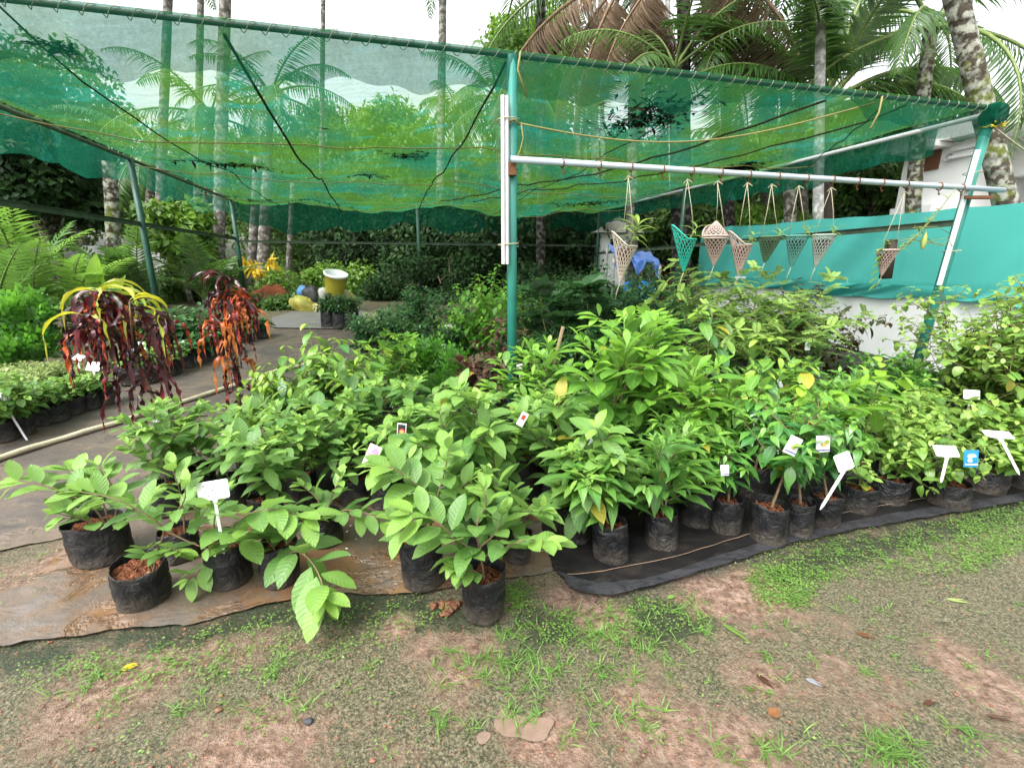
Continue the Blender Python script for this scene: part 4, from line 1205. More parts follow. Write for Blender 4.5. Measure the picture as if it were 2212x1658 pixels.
def grow_bag(rng, r, h, open_=.5):
    """black plastic grow bag: outer wall, folded rim, inner wall down to the soil"""
    mb = MB()
    n = 36
    ph = [rng.uniform(0, 6.28) for _ in range(8)]
    sq = rng.uniform(-.04, .09); sqa = rng.uniform(0, 3.14)
    bul = rng.uniform(.0, .07)
    flap = [max(0, math.sin(w * 2 + ph[0]) * .5 + math.sin(w * 3 + ph[1]) * .5) * .16 + .02 * math.sin(9 * w + ph[2]) + .016 * math.sin(15 * w + ph[3]) for w in np.linspace(0, 2 * math.pi, n, False)]
    tiltx, tilty = rng.gauss(0, .05), rng.gauss(0, .05)
    zs = [0.0, .015, .06, .14, .25, .38, .52, .66, .78, .88, .95, 1.0]
    prof = [(.86, 0)] + [(1.0, z) for z in zs[1:]]
    def out(p, i, w):
        z = zs[i] if i < len(zs) else 0
        j = int(round(w / (2 * math.pi) * n)) % n
        wr = 1 + sq * math.cos(2 * (w - sqa)) + bul * math.sin(math.pi * z) + .016 * math.sin(7 * w + 9 * z + ph[4]) + .014 * math.sin(4 * w - 14 * z + ph[5]) + .010 * math.sin(13 * w + 23 * z + ph[6]) + .005 * math.sin(31 * z + 5 * w + ph[2])
        if i == 0: wr *= .93
        wr += .05 * max(0, z - .8) * math.sin(3 * w + ph[7]) * 3
        zz = z * h * (1 + (flap[j] * open_ if z > .85 else 0) * (z - .85) / .15)
        return Vector((math.cos(w) * r * wr + tiltx * zz, math.sin(w) * r * wr + tilty * zz, max(zz, 0)))
    mb.lathe([(r, z) for z in zs], n, (0, 0, 0), out)
    top0 = (len(zs) - 1) * n
    rim = [Vector(mb.v[top0 + j]) for j in range(n)]
    cx = Vector((tiltx * h, tilty * h, 0))
    rings = []
    for k, (sc, dz) in enumerate(((.975, -.004), (.955, -.05), (.95, -.24))):
        b = len(mb.v)
        for j in range(n):
            p = rim[j]
            ctr = Vector((cx.x, cx.y, p.z))
            q = ctr + (p - ctr) * sc
            q.z = (p.z + dz * .2) if k == 0 else (h * (.97 if k == 1 else .74))
            mb.v.append(tuple(q))
        rings.append(b)
    prev = top0
    for b in rings:
        for j in range(n):
            j2 = (j + 1) % n
            mb.f.append((prev + j, prev + j2, b + j2, b + j))
        prev = b
    mb.f.append(tuple(range(n - 1, -1, -1)))
    so = MB()
    m_ = 20
    so.lathe([(r * .93 * s, h * .80 + .012 * (1 - s * s)) for s in (1, .8, .55, .3, .02)], m_, cx * .85, lambda p, i, w: p + Vector((0, 0, .012 * math.sin(4 * w + i * 2.2 + ph[0]) * (i < 4) + .008 * math.sin(9 * w + i))))
    return mb.mesh('grow_bag'), so.mesh('soil')
BAGS = {}
def bag_pair(rng, r, h):
    k = (round(r / .02), round(h / .03), rng.randrange(3))
    if k not in BAGS:
        rr, hh = k[0] * .02, k[1] * .03
        BAGS[k] = (grow_bag(rng, rr, hh), rr, hh)
    (b, s), rr, hh = BAGS[k]
    return b, s, r / rr, h / hh
M['flower'] = plain('white_petal', (.80, .80, .76), .5, .3, .05, 10, 0)
PLANTS = []
NAMES = dict(guava='potted_guava', guavatall='potted_guava', low='potted_shrub')
def plant(kind, px, py, top, label, r=.085, h=.20, lean=(0, 0), seed=None, group=None, ls=1.0, dz=0.0, tilt=(0, 0), nb=None, Hs=1.0, lines=None, name=None, cat='potted plant', cover=0):
    """px,py: photo pixel of the front foot of the bag; top: pixel row of the crown's top"""
    rng = random.Random(seed if seed is not None else int(px * 7 + py * 13))
    g = gp(px, py)
    away = Vector((g.x, g.y, 0)).normalized()
    b = Vector((g.x, g.y, 0)) + away * r
    b.z = gz(b.x, b.y) + .012
    tp = at(px, top, b.y)
    H = max(.12, (tp.z - b.z - h * .8) * Hs)
    root = thing(name or NAMES.get(kind, 'potted_plant'), label, cat, b, group)
    bm, sm, kr, kh = bag_pair(rng, r, h)
    tl = Matrix.Rotation(rng.uniform(0, 6.28), 4, 'Z')
    bo = link('grow_bag', bm, M['bag'], root)
    bo.scale = (kr, kr, kh); bo.rotation_euler = (tilt[0], tilt[1], rng.uniform(0, 6.28))
    so = link('soil', sm, M['soil'], root)
    so.scale = (kr * .98, kr * .98, kh); so.rotation_euler = (tilt[0], tilt[1], bo.rotation_euler.z)
    sp = dict(SPEC[kind])
    sp['node'] *= rng.uniform(.9, 1.35); sp['bl'] *= rng.uniform(.8, 1.3); sp['spread'] *= rng.uniform(.8, 1.6); sp['L'] *= rng.uniform(.88, 1.14)
    da = rng.uniform(-8, 12); sp['a'] = (sp['a'][0] + da, sp['a'][1] + da); sp['curve'] *= rng.uniform(.6, 1.5); sp['ratio'] *= rng.uniform(.92, 1.12)
    if kind in ('guava', 'guavatall', 'lance', 'mango', 'jujube'): lean = (lean[0] + rng.gauss(0, .12), lean[1] + rng.gauss(0, .10))
    off = Vector((tilt[1] * h * .8, -tilt[0] * h * .8, 0))
    if lines:
        st, lv = MB(), LV()
        conv = []
        for (pl, bare_, k_, toward) in lines:
            q = []
            for i, (x, y_) in enumerate(pl):
                q.append(at(x, y_, b.y - r * .3 - toward * i / max(1, len(pl) - 1)) - b)
            conv.append((q, bare_, k_))
        q0 = min((p for cl in conv for p in cl[0]), key=lambda p: p.z)
        first = conv[0][0][0]
        st.tube([Vector((0, 0, h * .72)), Vector((0, 0, h * .74)).lerp(first, .6), first], [.0075, .0068, .006], 7, False)
        shoots(rng, sp, st, lv, b, conv, ls)
    else:
        st, lv = grow(rng, sp, H / 1.04, lean, ls, p0=Vector((0, 0, h * .78)) + off, nb=nb)
    so_ = link('stem', st.mesh('stem'), M['wood' if kind in ('guava', 'guavatall', 'spice', 'bronze', 'jujubetall', 'mango', 'broad', 'fern') else 'twig'], root)
    lo = link('foliage', lv.mesh('foliage', sp['K'], sp['prof'], sp['wave'], int(px)), M[sp['mat']], root)
    PLANTS.append((px, py, b, h, kind, H))
    return root
def P(kind, lst, **kw):
    for e in lst:
        d = dict(kw)
        if len(e) > 4: d.update(e[4])
        plant(kind, e[0], e[1], e[2], e[3], **d)

# front left: guava saplings (photo pixel of the bag's foot, crown top, label)
P('guava', [
    (232, 1228, 985, 'guava sapling in the widest black bag at the far left, leaning left', dict(lines=[([(238,1150),(205,1100),(150,1068),(90,1046),(40,1040)],.30,1.0,.10),([(238,1150),(222,1085),(188,1042),(150,1015)],.30,.95,-.05),([(238,1150),(252,1090),(238,1040),(212,1005)],.35,.95,-.1),([(238,1150),(285,1105),(322,1068)],.35,.9,0),([(238,1150),(190,1125),(130,1110)],.45,.9,.15)], r=.125, h=.21, lean=(-.75, -.15), nb=7)),
    (322, 1328, 1075, 'guava sapling in tilted grow bag on the muddy plastic, nearest the left corner', dict(lines=[([(330,1238),(340,1190),(352,1142),(300,1102),(240,1075),(175,1062)],.48,1.0,.12),([(352,1142),(378,1110),(398,1080),(400,1050)],.35,.8,0),([(352,1142),(400,1166),(455,1188)],.9,.6,.05),([(332,1230),(322,1205),(318,1185)],.5,.7,.05),([(338,1205),(368,1185),(385,1190)],.3,.75,.1)], r=.105, h=.19, lean=(.30, -.1), tilt=(0, -.12), nb=5)),
    (398, 1224, 1030, 'guava sapling in low bag half hidden behind the tilted bag', dict(lines=[([(400,1168),(396,1110),(388,1060),(372,1010)],.35,.85,0),([(400,1168),(430,1120),(452,1090)],.45,.8,0)], r=.085, h=.16, nb=3)),
    (505, 1284, 1085, 'guava sapling beside the handwritten white T marker, side shoot hanging left', dict(lines=[([(468,1198),(500,1142),(540,1108),(600,1100),(660,1118)],.22,1.05,.10),([(468,1198),(515,1165),(548,1140)],.35,1.0,.12),([(466,1202),(435,1228),(405,1250)],.3,.62,.12),([(475,1195),(462,1130),(478,1075)],.45,.8,0)], r=.10, h=.21, lean=(.5, -.2), nb=3, ls=1.05)),
    (612, 1284, 1105, 'guava sapling drooping forward right over the edge of the plastic', dict(lines=[([(602,1205),(640,1190),(672,1212),(694,1255),(700,1295)],.22,1.15,.32),([(602,1205),(622,1165),(605,1128)],.35,.85,0),([(606,1202),(585,1176),(570,1160)],.4,.7,0)], r=.085, h=.20, lean=(.75, -1.0), nb=2, ls=1.1)),
    (708, 1190, 1010, 'guava sapling with a shoot reaching right over the bare plastic sheet', dict(lines=[([(700,1130),(742,1102),(790,1108),(835,1128)],.25,.95,.10),([(700,1130),(688,1082),(655,1050)],.3,.85,0),([(700,1130),(716,1075),(735,1030)],.3,.85,0)], r=.09, h=.17, lean=(.5, -.2), nb=4)),
    (768, 1102, 925, 'guava sapling beside the pink picture card', dict(r=.085, h=.17)),
    (375, 1122, 885, 'guava sapling with a white star flower, in front of the yellow topped croton', dict(nb=7, lean=(-.08, 0))),
    (440, 1085, 878, 'slender upright guava sapling right of the star flower', dict(nb=4)),
    (510, 1112, 905, 'guava sapling with small white buds behind the handwritten marker', dict(nb=7)),
    (590, 1160, 925, 'guava sapling at the middle of the left guava patch, in a dark shaded bag', dict(nb=7)),
    (660, 1100, 895, 'guava sapling in the left patch in front of the drooping leaved bush', dict(nb=6)),
    (545, 1040, 885, 'guava sapling behind the left patch below the dark red croton', dict(nb=6)),
    (625, 1040, 880, 'guava sapling behind the left patch, right of the dark red croton stem', dict(nb=6)),
    (740, 1048, 850, 'tall guava sapling in front of the drooping leaved bush', dict(nb=6)),
    (805, 1030, 815, 'guava sapling with rounder leaves between the bush and the thuja', dict(nb=6)),
    (868, 1045, 805, 'guava sapling behind the small red fruit card', dict(nb=6)),
    (835, 1110, 930, 'low guava sapling between the pink card and the tall middle guavas', dict(nb=6)),
    (918, 1292, 975, 'guava sapling in smooth bag with a black fruit card on its red soil', dict(lines=[([(916,1198),(930,1110),(900,1050),(850,1012),(815,1010)],.40,1.05,.12),([(916,1198),(940,1090),(962,1010),(968,970)],.35,1.0,0),([(916,1198),(890,1150),(868,1140)],.5,1.0,.1),([(930,1110),(975,1070),(1010,1040)],.25,.95,0)], r=.098, h=.235, nb=5, lean=(-.10, -.05))),
    (1045, 1358, 1060, 'guava sapling in the frontmost black bag with wide spread branches', dict(lines=[([(1045,1258),(1036,1205),(985,1162),(935,1122),(885,1108)],.42,1.0,.10),([(1038,1205),(1090,1182),(1135,1166),(1178,1168)],.40,1.0,.12),([(1038,1205),(1030,1135),(1050,1085),(1042,1055)],.15,.85,-.02),([(1036,1208),(1000,1188),(975,1215)],.4,.75,.08),([(1045,1245),(1020,1232),(985,1230)],.4,.62,.10),([(1038,1180),(1070,1150),(1085,1110)],.3,.8,0)], r=.092, h=.215, nb=5, lean=(.03, -.1))),
    (1118, 1228, 990, 'guava sapling in a small narrow bag behind the frontmost one', dict(r=.06, h=.17, nb=3)),
])
P('guavatall', [
    (995, 1170, 842, 'tallest guava in the middle with big ribbed leaves'),
    (1195, 1120, 848, 'tall straight guava with paired ribbed leaves, right of the middle pole'),
    (1240, 1185, 905, 'tall guava with pale new tip right of the frontmost bag', dict(lean=(.12, 0))),
    (1085, 1120, 880, 'guava partly hidden between the two tall middle guavas'),
    (925, 1120, 880, 'guava with white flowers left of the tallest middle guava'),
    (1030, 1240, 975, 'guava directly behind the frontmost bag'),
    (1140, 1060, 850, 'dense guava right below the middle pole'),
], r=.085, h=.2)
# front right rows
P('lance', [
    (1317, 1228, 985, 'pointed leaf plant with yellowing leaves in smooth bag at the black mat corner', dict(r=.085, h=.215, nb=5)),
    (1425, 1202, 940, 'pointed leaf plant in dusty grey bag, second from the mat corner', dict(r=.085, h=.20)),
    (1275, 1130, 915, 'upright pointed leaf plant with a handwritten white card'),
    (1350, 1100, 880, 'pointed leaf plant behind the dusty grey bag'),
    (1495, 1150, 905, 'pointed leaf plant in deep shade left of the glossy leaved row', dict(r=.09, h=.22)),
], r=.085, h=.2)
P('mango', [
    (1465, 1090, 880, 'large leaved sapling with grey green curling leaves behind the dusty bag', dict(lean=(.12, -.2), ls=1.15)),
    (1560, 1050, 830, 'large leaved sapling with one long bright leaf pointing right', dict(lean=(.1, -.1), ls=1.1)),
], r=.1, h=.22)
P('broad', [
    (1300, 1050, 662, 'tallest bright large leaved sapling right of the pole, pale tips', dict(ls=1.12, lean=(.02, 0), nb=6)),
    (1385, 1010, 672, 'bright large leaved sapling with a pinkish new leaf', dict(ls=1.08)),
    (1190, 1000, 730, 'bright large leaved sapling tied to a brown stake beside the pole', dict()),
    (1440, 1060, 775, 'bright large leaved sapling leaning right above the curling leaves', dict(lean=(.2, -.1))),
    (1130, 985, 760, 'bright large leaved sapling close right of the pole foot', dict(ls=.8)),
], r=.1, h=.24)
P('spice', [
    (1562, 1165, 955, 'glossy leaved sapling in upright bag at the left end of the front right row', dict(r=.085, h=.205)),
    (1652, 1186, 880, 'glossy leaved sapling with thick bare stem in torn rimmed bag, fruit card', dict(r=.095, h=.21, lean=(.16, 0))),
    (1716, 1168, 905, 'glossy leaved sapling squeezed behind the torn rimmed bag', dict(r=.075, h=.20)),
    (1772, 1150, 900, 'glossy leaved sapling with pale chips on its soil, beside the blank marker', dict(r=.085, h=.20)),
    (1620, 1085, 860, 'glossy leaved sapling in the second row behind the torn rimmed bag'),
    (1700, 1060, 865, 'glossy leaved sapling in the second row behind the fruit cards'),
    (1545, 1085, 890, 'glossy leaved sapling in the second row at the left'),
], r=.085, h=.2)
P('jujube', [
    (1843, 1118, 1000, 'nearly bare sapling in crumpled bag beside the tilted blank marker', dict(r=.095, h=.16, nb=1, ls=.8)),
    (1915, 1100, 940, 'round leaved jujube in scuffed bag with a drooping side shoot', dict(r=.095, h=.165)),
    (2035, 1104, 930, 'round leaved jujube in the bag with the blank white T marker', dict(r=.12, h=.155)),
    (2118, 1075, 920, 'round leaved jujube with a blue picture card', dict(r=.105, h=.16)),
    (2195, 1062, 900, 'round leaved jujube in the last front bag at the right edge', dict(r=.105, h=.16)),
    (1860, 1045, 880, 'round leaved jujube in the second row behind the bare sapling'),
    (1935, 1035, 868, 'round leaved jujube in the second row behind the scuffed bag'),
    (2010, 1025, 862, 'round leaved jujube in the second row behind the T marker'),
    (2090, 1015, 868, 'round leaved jujube in the second row behind the blue card'),
    (2170, 1005, 870, 'round leaved jujube in the second row at the right edge'),
    (1985, 985, 850, 'round leaved jujube in the third row below the right pole'),
    (1900, 990, 860, 'round leaved jujube in the third row, left of the right pole'),
    (2250, 1010, 850, 'round leaved jujube cut by the right edge'),
], r=.095, h=.16)
P('oval', [(1835, 1065, 752, 'sapling with the biggest bright oval leaves, arching to the right', dict(r=.09, h=.2, lean=(.10, -.12), ls=1.0))])
P('droop', [
    (1480, 975, 618, 'slim upright sapling with hanging dark leaves and pale new tip', dict(r=.09, nb=8)),
    (1615, 1000, 718, 'sapling with bright drooping top leaves on a dark stem', dict(r=.09, ls=1.15)),
    (1405, 965, 735, 'drooping leaved sapling behind the tallest bright sapling'),
    (1690, 985, 770, 'drooping leaved sapling with a leaning white stake'),
], r=.09, h=.2)
P('fern', [
    (1515, 905, 570, 'tall feathery leaved sapling in front of the teal fence, leftmost', dict(ls=1.0)),
    (1610, 900, 600, 'feathery leaved sapling in front of the teal fence, middle one', {}),
    (1690, 900, 625, 'feathery leaved sapling stretching right along the white wall', dict(lean=(.22, 0))),
    (1570, 890, 640, 'low dense feathery sapling behind the drooping leaved one', {}),
], r=.1, h=.22, nb=9)
P('bronze', [
    (1720, 880, 605, 'bronze leaved sapling with an arching rusty shoot before the white wall', dict(lean=(.12, 0))),
    (1770, 890, 668, 'bronze leaved sapling reaching right along the white wall', dict(lean=(.2, 0), nb=3)),
    (1650, 870, 655, 'bronze leaved sapling among the feathery ones', {}),
], r=.1, h=.22)
P('citrus', [
    (1930, 945, 775, 'dark small leaved citrus shrub in front of the white wall, leftmost'),
    (2000, 940, 770, 'dark small leaved citrus shrub at the foot of the right pole'),
    (2075, 945, 715, 'bright tipped citrus shrub right of the right pole'),
    (2150, 950, 735, 'dark citrus shrub under the tall jujube'),
    (2225, 955, 760, 'dark citrus shrub cut by the right edge'),
    (1860, 935, 735, 'sparse young citrus with open shoots before the white wall', dict(nb=3)),
    (1780, 945, 800, 'citrus shrub with a small white card below the bronze sapling'),
    (1935, 900, 790, 'citrus shrub close against the white wall'),
    (2060, 895, 750, 'citrus shrub behind the right pole near the wall'),
    (2150, 900, 700, 'upright citrus shrub near the wall, bright new leaves'),
], r=.1, h=.2)
P('jujubetall', [
    (2195, 975, 548, 'tall jujube with round leaves and small fruits at the right edge', dict(r=.13, h=.25, lean=(-.22, -.05), nb=13)),
    (2085, 940, 590, 'slender jujube with long airy shoots left of the tall one', dict(r=.11, h=.22, lean=(.05, 0), nb=8)),
    (2270, 1000, 590, 'tall jujube mostly cut off by the right edge', dict(r=.13, h=.25, lean=(-.30, 0), nb=12)),
])
P('ficus', [(690, 985, 712, 'big bush with hanging leathery leaves in a large black pot', dict(r=.17, h=.26, ls=1.15, nb=8)),
            (640, 985, 775, 'lower leathery leaved bush beside the dark red croton', dict(r=.13, h=.24, ls=1.05)),
            (765, 970, 745, 'leathery leaved bush at the right flank of the big bush', dict(r=.13, h=.24, ls=1.1))])
P('compound', [(838, 915, 712, 'small compound leaved shrub in a bag with a blue label'), (880, 890, 735, 'small compound leaved shrub left of the thuja', dict(ls=.8))], r=.1, h=.18)
P('redleaf', [(1062, 920, 742, 'purple leaved shrub left of the middle pole', dict(r=.1)), (1075, 880, 672, 'dusky leaved shrub with upright shoot touching the middle pole', {}), (1025, 915, 770, 'low purple leaved shrub between thuja and pole', {})], r=.1, h=.2)
# ------------------------------------------------------------------ shrubs in the shade of the net
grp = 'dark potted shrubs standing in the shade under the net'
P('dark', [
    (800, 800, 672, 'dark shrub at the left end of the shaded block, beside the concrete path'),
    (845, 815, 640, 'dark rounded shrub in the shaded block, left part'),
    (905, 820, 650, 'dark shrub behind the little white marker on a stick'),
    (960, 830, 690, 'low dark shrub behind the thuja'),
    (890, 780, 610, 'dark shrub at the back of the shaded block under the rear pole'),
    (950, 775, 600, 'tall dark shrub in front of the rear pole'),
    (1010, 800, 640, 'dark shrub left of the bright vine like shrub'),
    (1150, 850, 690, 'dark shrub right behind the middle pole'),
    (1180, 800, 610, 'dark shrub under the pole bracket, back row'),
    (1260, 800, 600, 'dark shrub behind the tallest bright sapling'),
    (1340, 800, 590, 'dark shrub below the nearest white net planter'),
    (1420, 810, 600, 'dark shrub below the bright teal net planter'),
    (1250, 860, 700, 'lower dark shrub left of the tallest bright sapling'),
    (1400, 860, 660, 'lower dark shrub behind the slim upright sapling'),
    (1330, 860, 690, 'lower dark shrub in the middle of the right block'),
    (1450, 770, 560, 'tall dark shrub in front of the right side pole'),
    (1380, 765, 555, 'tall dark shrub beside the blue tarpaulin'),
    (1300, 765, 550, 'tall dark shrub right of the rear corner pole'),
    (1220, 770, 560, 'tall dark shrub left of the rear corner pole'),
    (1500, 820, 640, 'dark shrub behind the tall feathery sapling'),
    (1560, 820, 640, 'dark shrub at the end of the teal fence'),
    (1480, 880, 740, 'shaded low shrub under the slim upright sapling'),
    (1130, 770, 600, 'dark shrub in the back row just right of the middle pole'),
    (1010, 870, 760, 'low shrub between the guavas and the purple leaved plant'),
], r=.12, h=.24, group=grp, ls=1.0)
P('vine', [
    (1050, 830, 575, 'bright green vine like shrub left of the middle pole, tallest light foliage', dict(r=.12, ls=1.1)),
    (1010, 815, 660, 'yellow green vine like shrub beside the brightest one', dict(r=.12)),
    (1085, 800, 560, 'bright green climbing shrub directly behind the middle pole', dict(r=.12)),
], h=.24)
P('lobed', [(1200, 830, 615, 'breadfruit like sapling with big lobed dark leaves, left one'), (1265, 830, 610, 'breadfruit like sapling with big lobed dark leaves, right one')], r=.13, h=.26)
P('pale', [
    (822, 745, 668, 'cream variegated pot plant at the far end of the shaded block', dict(ls=1.7)),
    (850, 748, 670, 'white variegated pot plant next to the dark rounded shrub', dict(ls=1.7)),
], r=.11, h=.22, cat='potted plant')
P('dark', [
    (712, 712, 632, 'bushy plant in black pot in front of the heap of sacks, left', dict(ls=.8)),
    (736, 714, 630, 'bushy plant in black pot in front of the heap of sacks, middle', dict(ls=.8)),
    (762, 716, 634, 'bushy plant in black pot in front of the heap of sacks, right', dict(ls=.8)),
], r=.14, h=.30)
# filler rows deep in the block (seen only through gaps)
rng = random.Random(99)
for i, (px, py, top) in enumerate(((980, 1000, 860), (1080, 1010, 850), (1190, 1040, 830), (1260, 980, 800), (1340, 980, 780), (1500, 1050, 860), (1440, 930, 770), (1560, 960, 790), (1640, 950, 790), (1720, 940, 790), (1780, 1020, 860), (1820, 970, 800), (1760, 980, 820))):
    plant('guava' if i < 4 else 'lance', px, py, top, 'green sapling half buried in the dense foliage of the middle rows', r=.085, h=.2, group='saplings half buried in the middle rows')
# left hand rows along the walkway
left = 'small leaved shrubs in black bags along the left edge of the walkway'
k = 0
for (px, py, top, kind, lb) in (
    (10, 962, 800, 'low', 'leafy shrub in the nearest black bag of the left row, cut by the frame'),
    (50, 946, 800, 'low', 'leafy shrub in the left row with a leaning white marker in its bag'),
    (92, 928, 802, 'low', 'leafy shrub in the left row, third bag from the frame edge'),
    (126, 916, 812, 'low', 'leafy shrub in the left row, in the narrow fourth bag'),
    (160, 902, 805, 'low', 'leafy shrub in the left row, fifth bag from the frame edge'),
    (196, 890, 808, 'low', 'leafy shrub in the left row left of the white price marker'),
    (232, 880, 800, 'low', 'leafy shrub in the left row right of the white price marker'),
    (405, 800, 735, 'big', 'broad leaved plant at the left row with a small white marker'),
    (440, 785, 715, 'big', 'broad leaved plant in the left row behind the dark red croton'),
    (480, 770, 705, 'big', 'broad leaved plant in the left row beyond the croton'),
    (375, 815, 740, 'low', 'leafy shrub between the two wide pots and the broad leaved plants')):
    plant(kind, px, py, top, lb, r=.10, h=.17, group=left)
for (px, py, lb) in ((308, 838, 'shrub in a wide black tub behind the croton stem, nearer one'), (352, 820, 'shrub in a wide black tub behind the croton stem, farther one')):
    plant('low', px, py, 740, lb, r=.20, h=.22, group='wide black tubs in the left row')
for (px, py, top) in ((-30, 925, 800), (20, 905, 790), (65, 893, 785), (105, 880, 780), (140, 868, 782), (172, 858, 785), (-60, 890, 780), (0, 872, 778), (45, 862, 775), (88, 850, 778), (125, 842, 780), (165, 832, 785), (205, 850, 790)):
    plant('pale', px, py, top, 'pale yellow green small leaved shrub packed behind the left row', r=.10, h=.16, ls=1.15, group='pale shrubs packed behind the left row')
for (px, py, top) in ((350, 790, 690), (390, 770, 680), (430, 755, 665), (330, 770, 690), (380, 750, 660), (475, 745, 670), (430, 735, 655), (530, 745, 690), (570, 735, 690)):
    plant('big', px, py, top, 'broad leaved pot plant crowded at the far end of the left row', r=.11, h=.18, ls=.95, group='broad leaved plants at the far end of the left row')

# ------------------------------------------------------------------ thuja bushes
def thuja(px, py, top, width, label, n=950, r=.12, sc=1.0):
    rng = random.Random(px + py)
    g = gp(px, py); b = Vector((g.x, g.y, gz(g.x, g.y)))
    tp = at(px, top, b.y)
    H = tp.z - b.z
    Wd = width / FOC * (b.y) / 1.0
    root = thing('thuja_bush', label, 'bush', b)
    if r:
        bm_, sm_, kr, kh = bag_pair(rng, r, .2)
        link('grow_bag', bm_, M['bag'], root).scale = (kr, kr, kh)
    lv = LV()
    lumps = []
    for _ in range(34):
        q = rdir(rng).normalized() * rng.uniform(.5, 1) ; lumps.append((Vector((q.x * Wd * .36, q.y * Wd * .36, H * (.50 + .34 * q.z))), rng.uniform(.10, .19) * Wd))
    
    for _ in range(n):
        c, rr = rng.choice(lumps)
        d = rdir(rng); d.z = d.z * .7 + .35; d.normalize()
        p = c + d * rr * rng.uniform(.75, 1.0)
        p.z = max(.12, min(p.z, H * .96))
        up = (d * .7 + UP * .9 + rdir(rng, .25)).normalized()
        a, _b = frame(up)
        a = (a * math.cos(rng.uniform(0, 6)) + _b * math.sin(rng.uniform(0, 6))).normalized()
        t = rng.random()
        L_ = .085 * (Wd / .55) ** .6 * rng.uniform(.7, 1.3) * max(1.0, b.y / 4.0)
        for q in range(5):
            s = q / 4
            lv.add(p + up * L_ * s * .9, (up * .8 + a * (.7 if q % 2 else -.7)).normalized(), a.cross(up), L_ * (.62 - .2 * s), L_ * .26, .05, 0, min(1, t * .35 + .75 * s * s))
    st = MB(); st.tube([(0, 0, .05), (0, 0, H * .5)], [.02, .01], 6)
    st.build('stem', M['wood'], root)
    link('foliage', lv.mesh('foliage', 2, 'ell'), M['thuja'], root)
thuja(945, 880, 745, 155, 'bright green feathery thuja bush left of the purple leaved plant')
thuja(45, 830, 635, 190, 'tall pale green feathery thuja bush at the left behind the rows', 1100, 0)
thuja(-70, 830, 650, 190, 'pale green feathery thuja bush cut by the left frame edge', 1000, 0)
thuja(985, 890, 790, 80, 'small thuja bush at the right flank of the bigger thuja', 400)

# ------------------------------------------------------------------ crotons with hanging twisted leaves
def mk_croton():
    t = NT('croton_leaf')
    ti = t.n('Attribute', dict(attribute_name='tint')).outputs['Fac']
    nz = t.noise(t.mapping((1, 1, 1)), 26.0, 3, 0.6)
    u = t.n('UVMap'); sx = t.n('SeparateXYZ', None, Vector=u.outputs[0])
    f = t.math('ADD', ti, t.math('MULTIPLY', t.math('SUBTRACT', nz.outputs['Fac'], 0.5), 0.75))
    c = t.ramp(f, [(0.05, (0.020, 0.007, 0.010)), (0.25, (0.050, 0.010, 0.014)), (0.40, (0.13, 0.014, 0.022)), (0.55, (0.36, 0.045, 0.018)), (0.72, (0.50, 0.11, 0.025)), (0.92, (0.55, 0.22, 0.06))])
    b = t.bsdf(c, 0.33, 0.5)
    tr = t.n('BsdfTranslucent', None, Color=c.outputs[0])
    return t.done(t.n('MixShader', None, i0=.22, i1=b.outputs[0], i2=tr.outputs[0]))
M['croton'] = mk_croton()
M['crotonyellow'] = leaf_mat('yellow_green_croton_leaf', (0.20, 0.34, 0.02), (0.52, 0.48, 0.03), .36, .45, .3, 14, (0.55, 0.50, 0.08), .12)
def ribbons(name, items, m, parent, seed, K=16):
    rng = random.Random(seed)
    co, q, uvs, tint = [], [], [], []
    for (P0, w, el, L_, Wd, tw, droop, t) in items:
        p = Vector(P0)
        b = len(co)
        ph = rng.uniform(0, 6.28); wob_ = rng.uniform(.1, .45)
        for k in range(K + 1):
            s = k / K
            e = el - (el + 1.50) * min(1, s * droop) ** 1.1
            ww = w + (.5 * math.sin(s * 5 + ph) + 1.5 * s * math.sin(s * 17 + ph)) * wob_ * 2
            d = Vector((math.cos(ww) * math.cos(e), math.sin(ww) * math.cos(e), math.sin(e)))
            if k: p = p + d * (L_ / K)
            side = d.cross(UP)
            if side.length < .1: side = Vector((-math.sin(w), math.cos(w), 0))
            side.normalize()
            nn = side.cross(d)
            an = tw * s + .5 * math.sin(s * 9 + ph)
            sv = side * math.cos(an) + nn * math.sin(an)
            hw = Wd * .5 * (min(1, s * 5 + .15)) * (1 if s < .7 else max(.06, (1 - s) / .3)) * (1 + .25 * math.sin(s * 26 + ph))
            fo = nn * math.cos(an) - side * math.sin(an)
            for o_ in (-1, 0, 1):
                co.append(p + sv * hw * o_ + fo * hw * .25 * abs(o_)); uvs.append((s, .5 + .5 * o_)); tint.append(t + .25 * (s - .4))
        for k in range(K):
            for o_ in (0, 1):
                a = b + k * 3 + o_
                q.append((a, a + 3, a + 4, a + 1))
    me = np_mesh(name, np.array([tuple(c) for c in co]), np.array(q), np.array(uvs), np.array(tint))
    return link(name, me, m, parent)
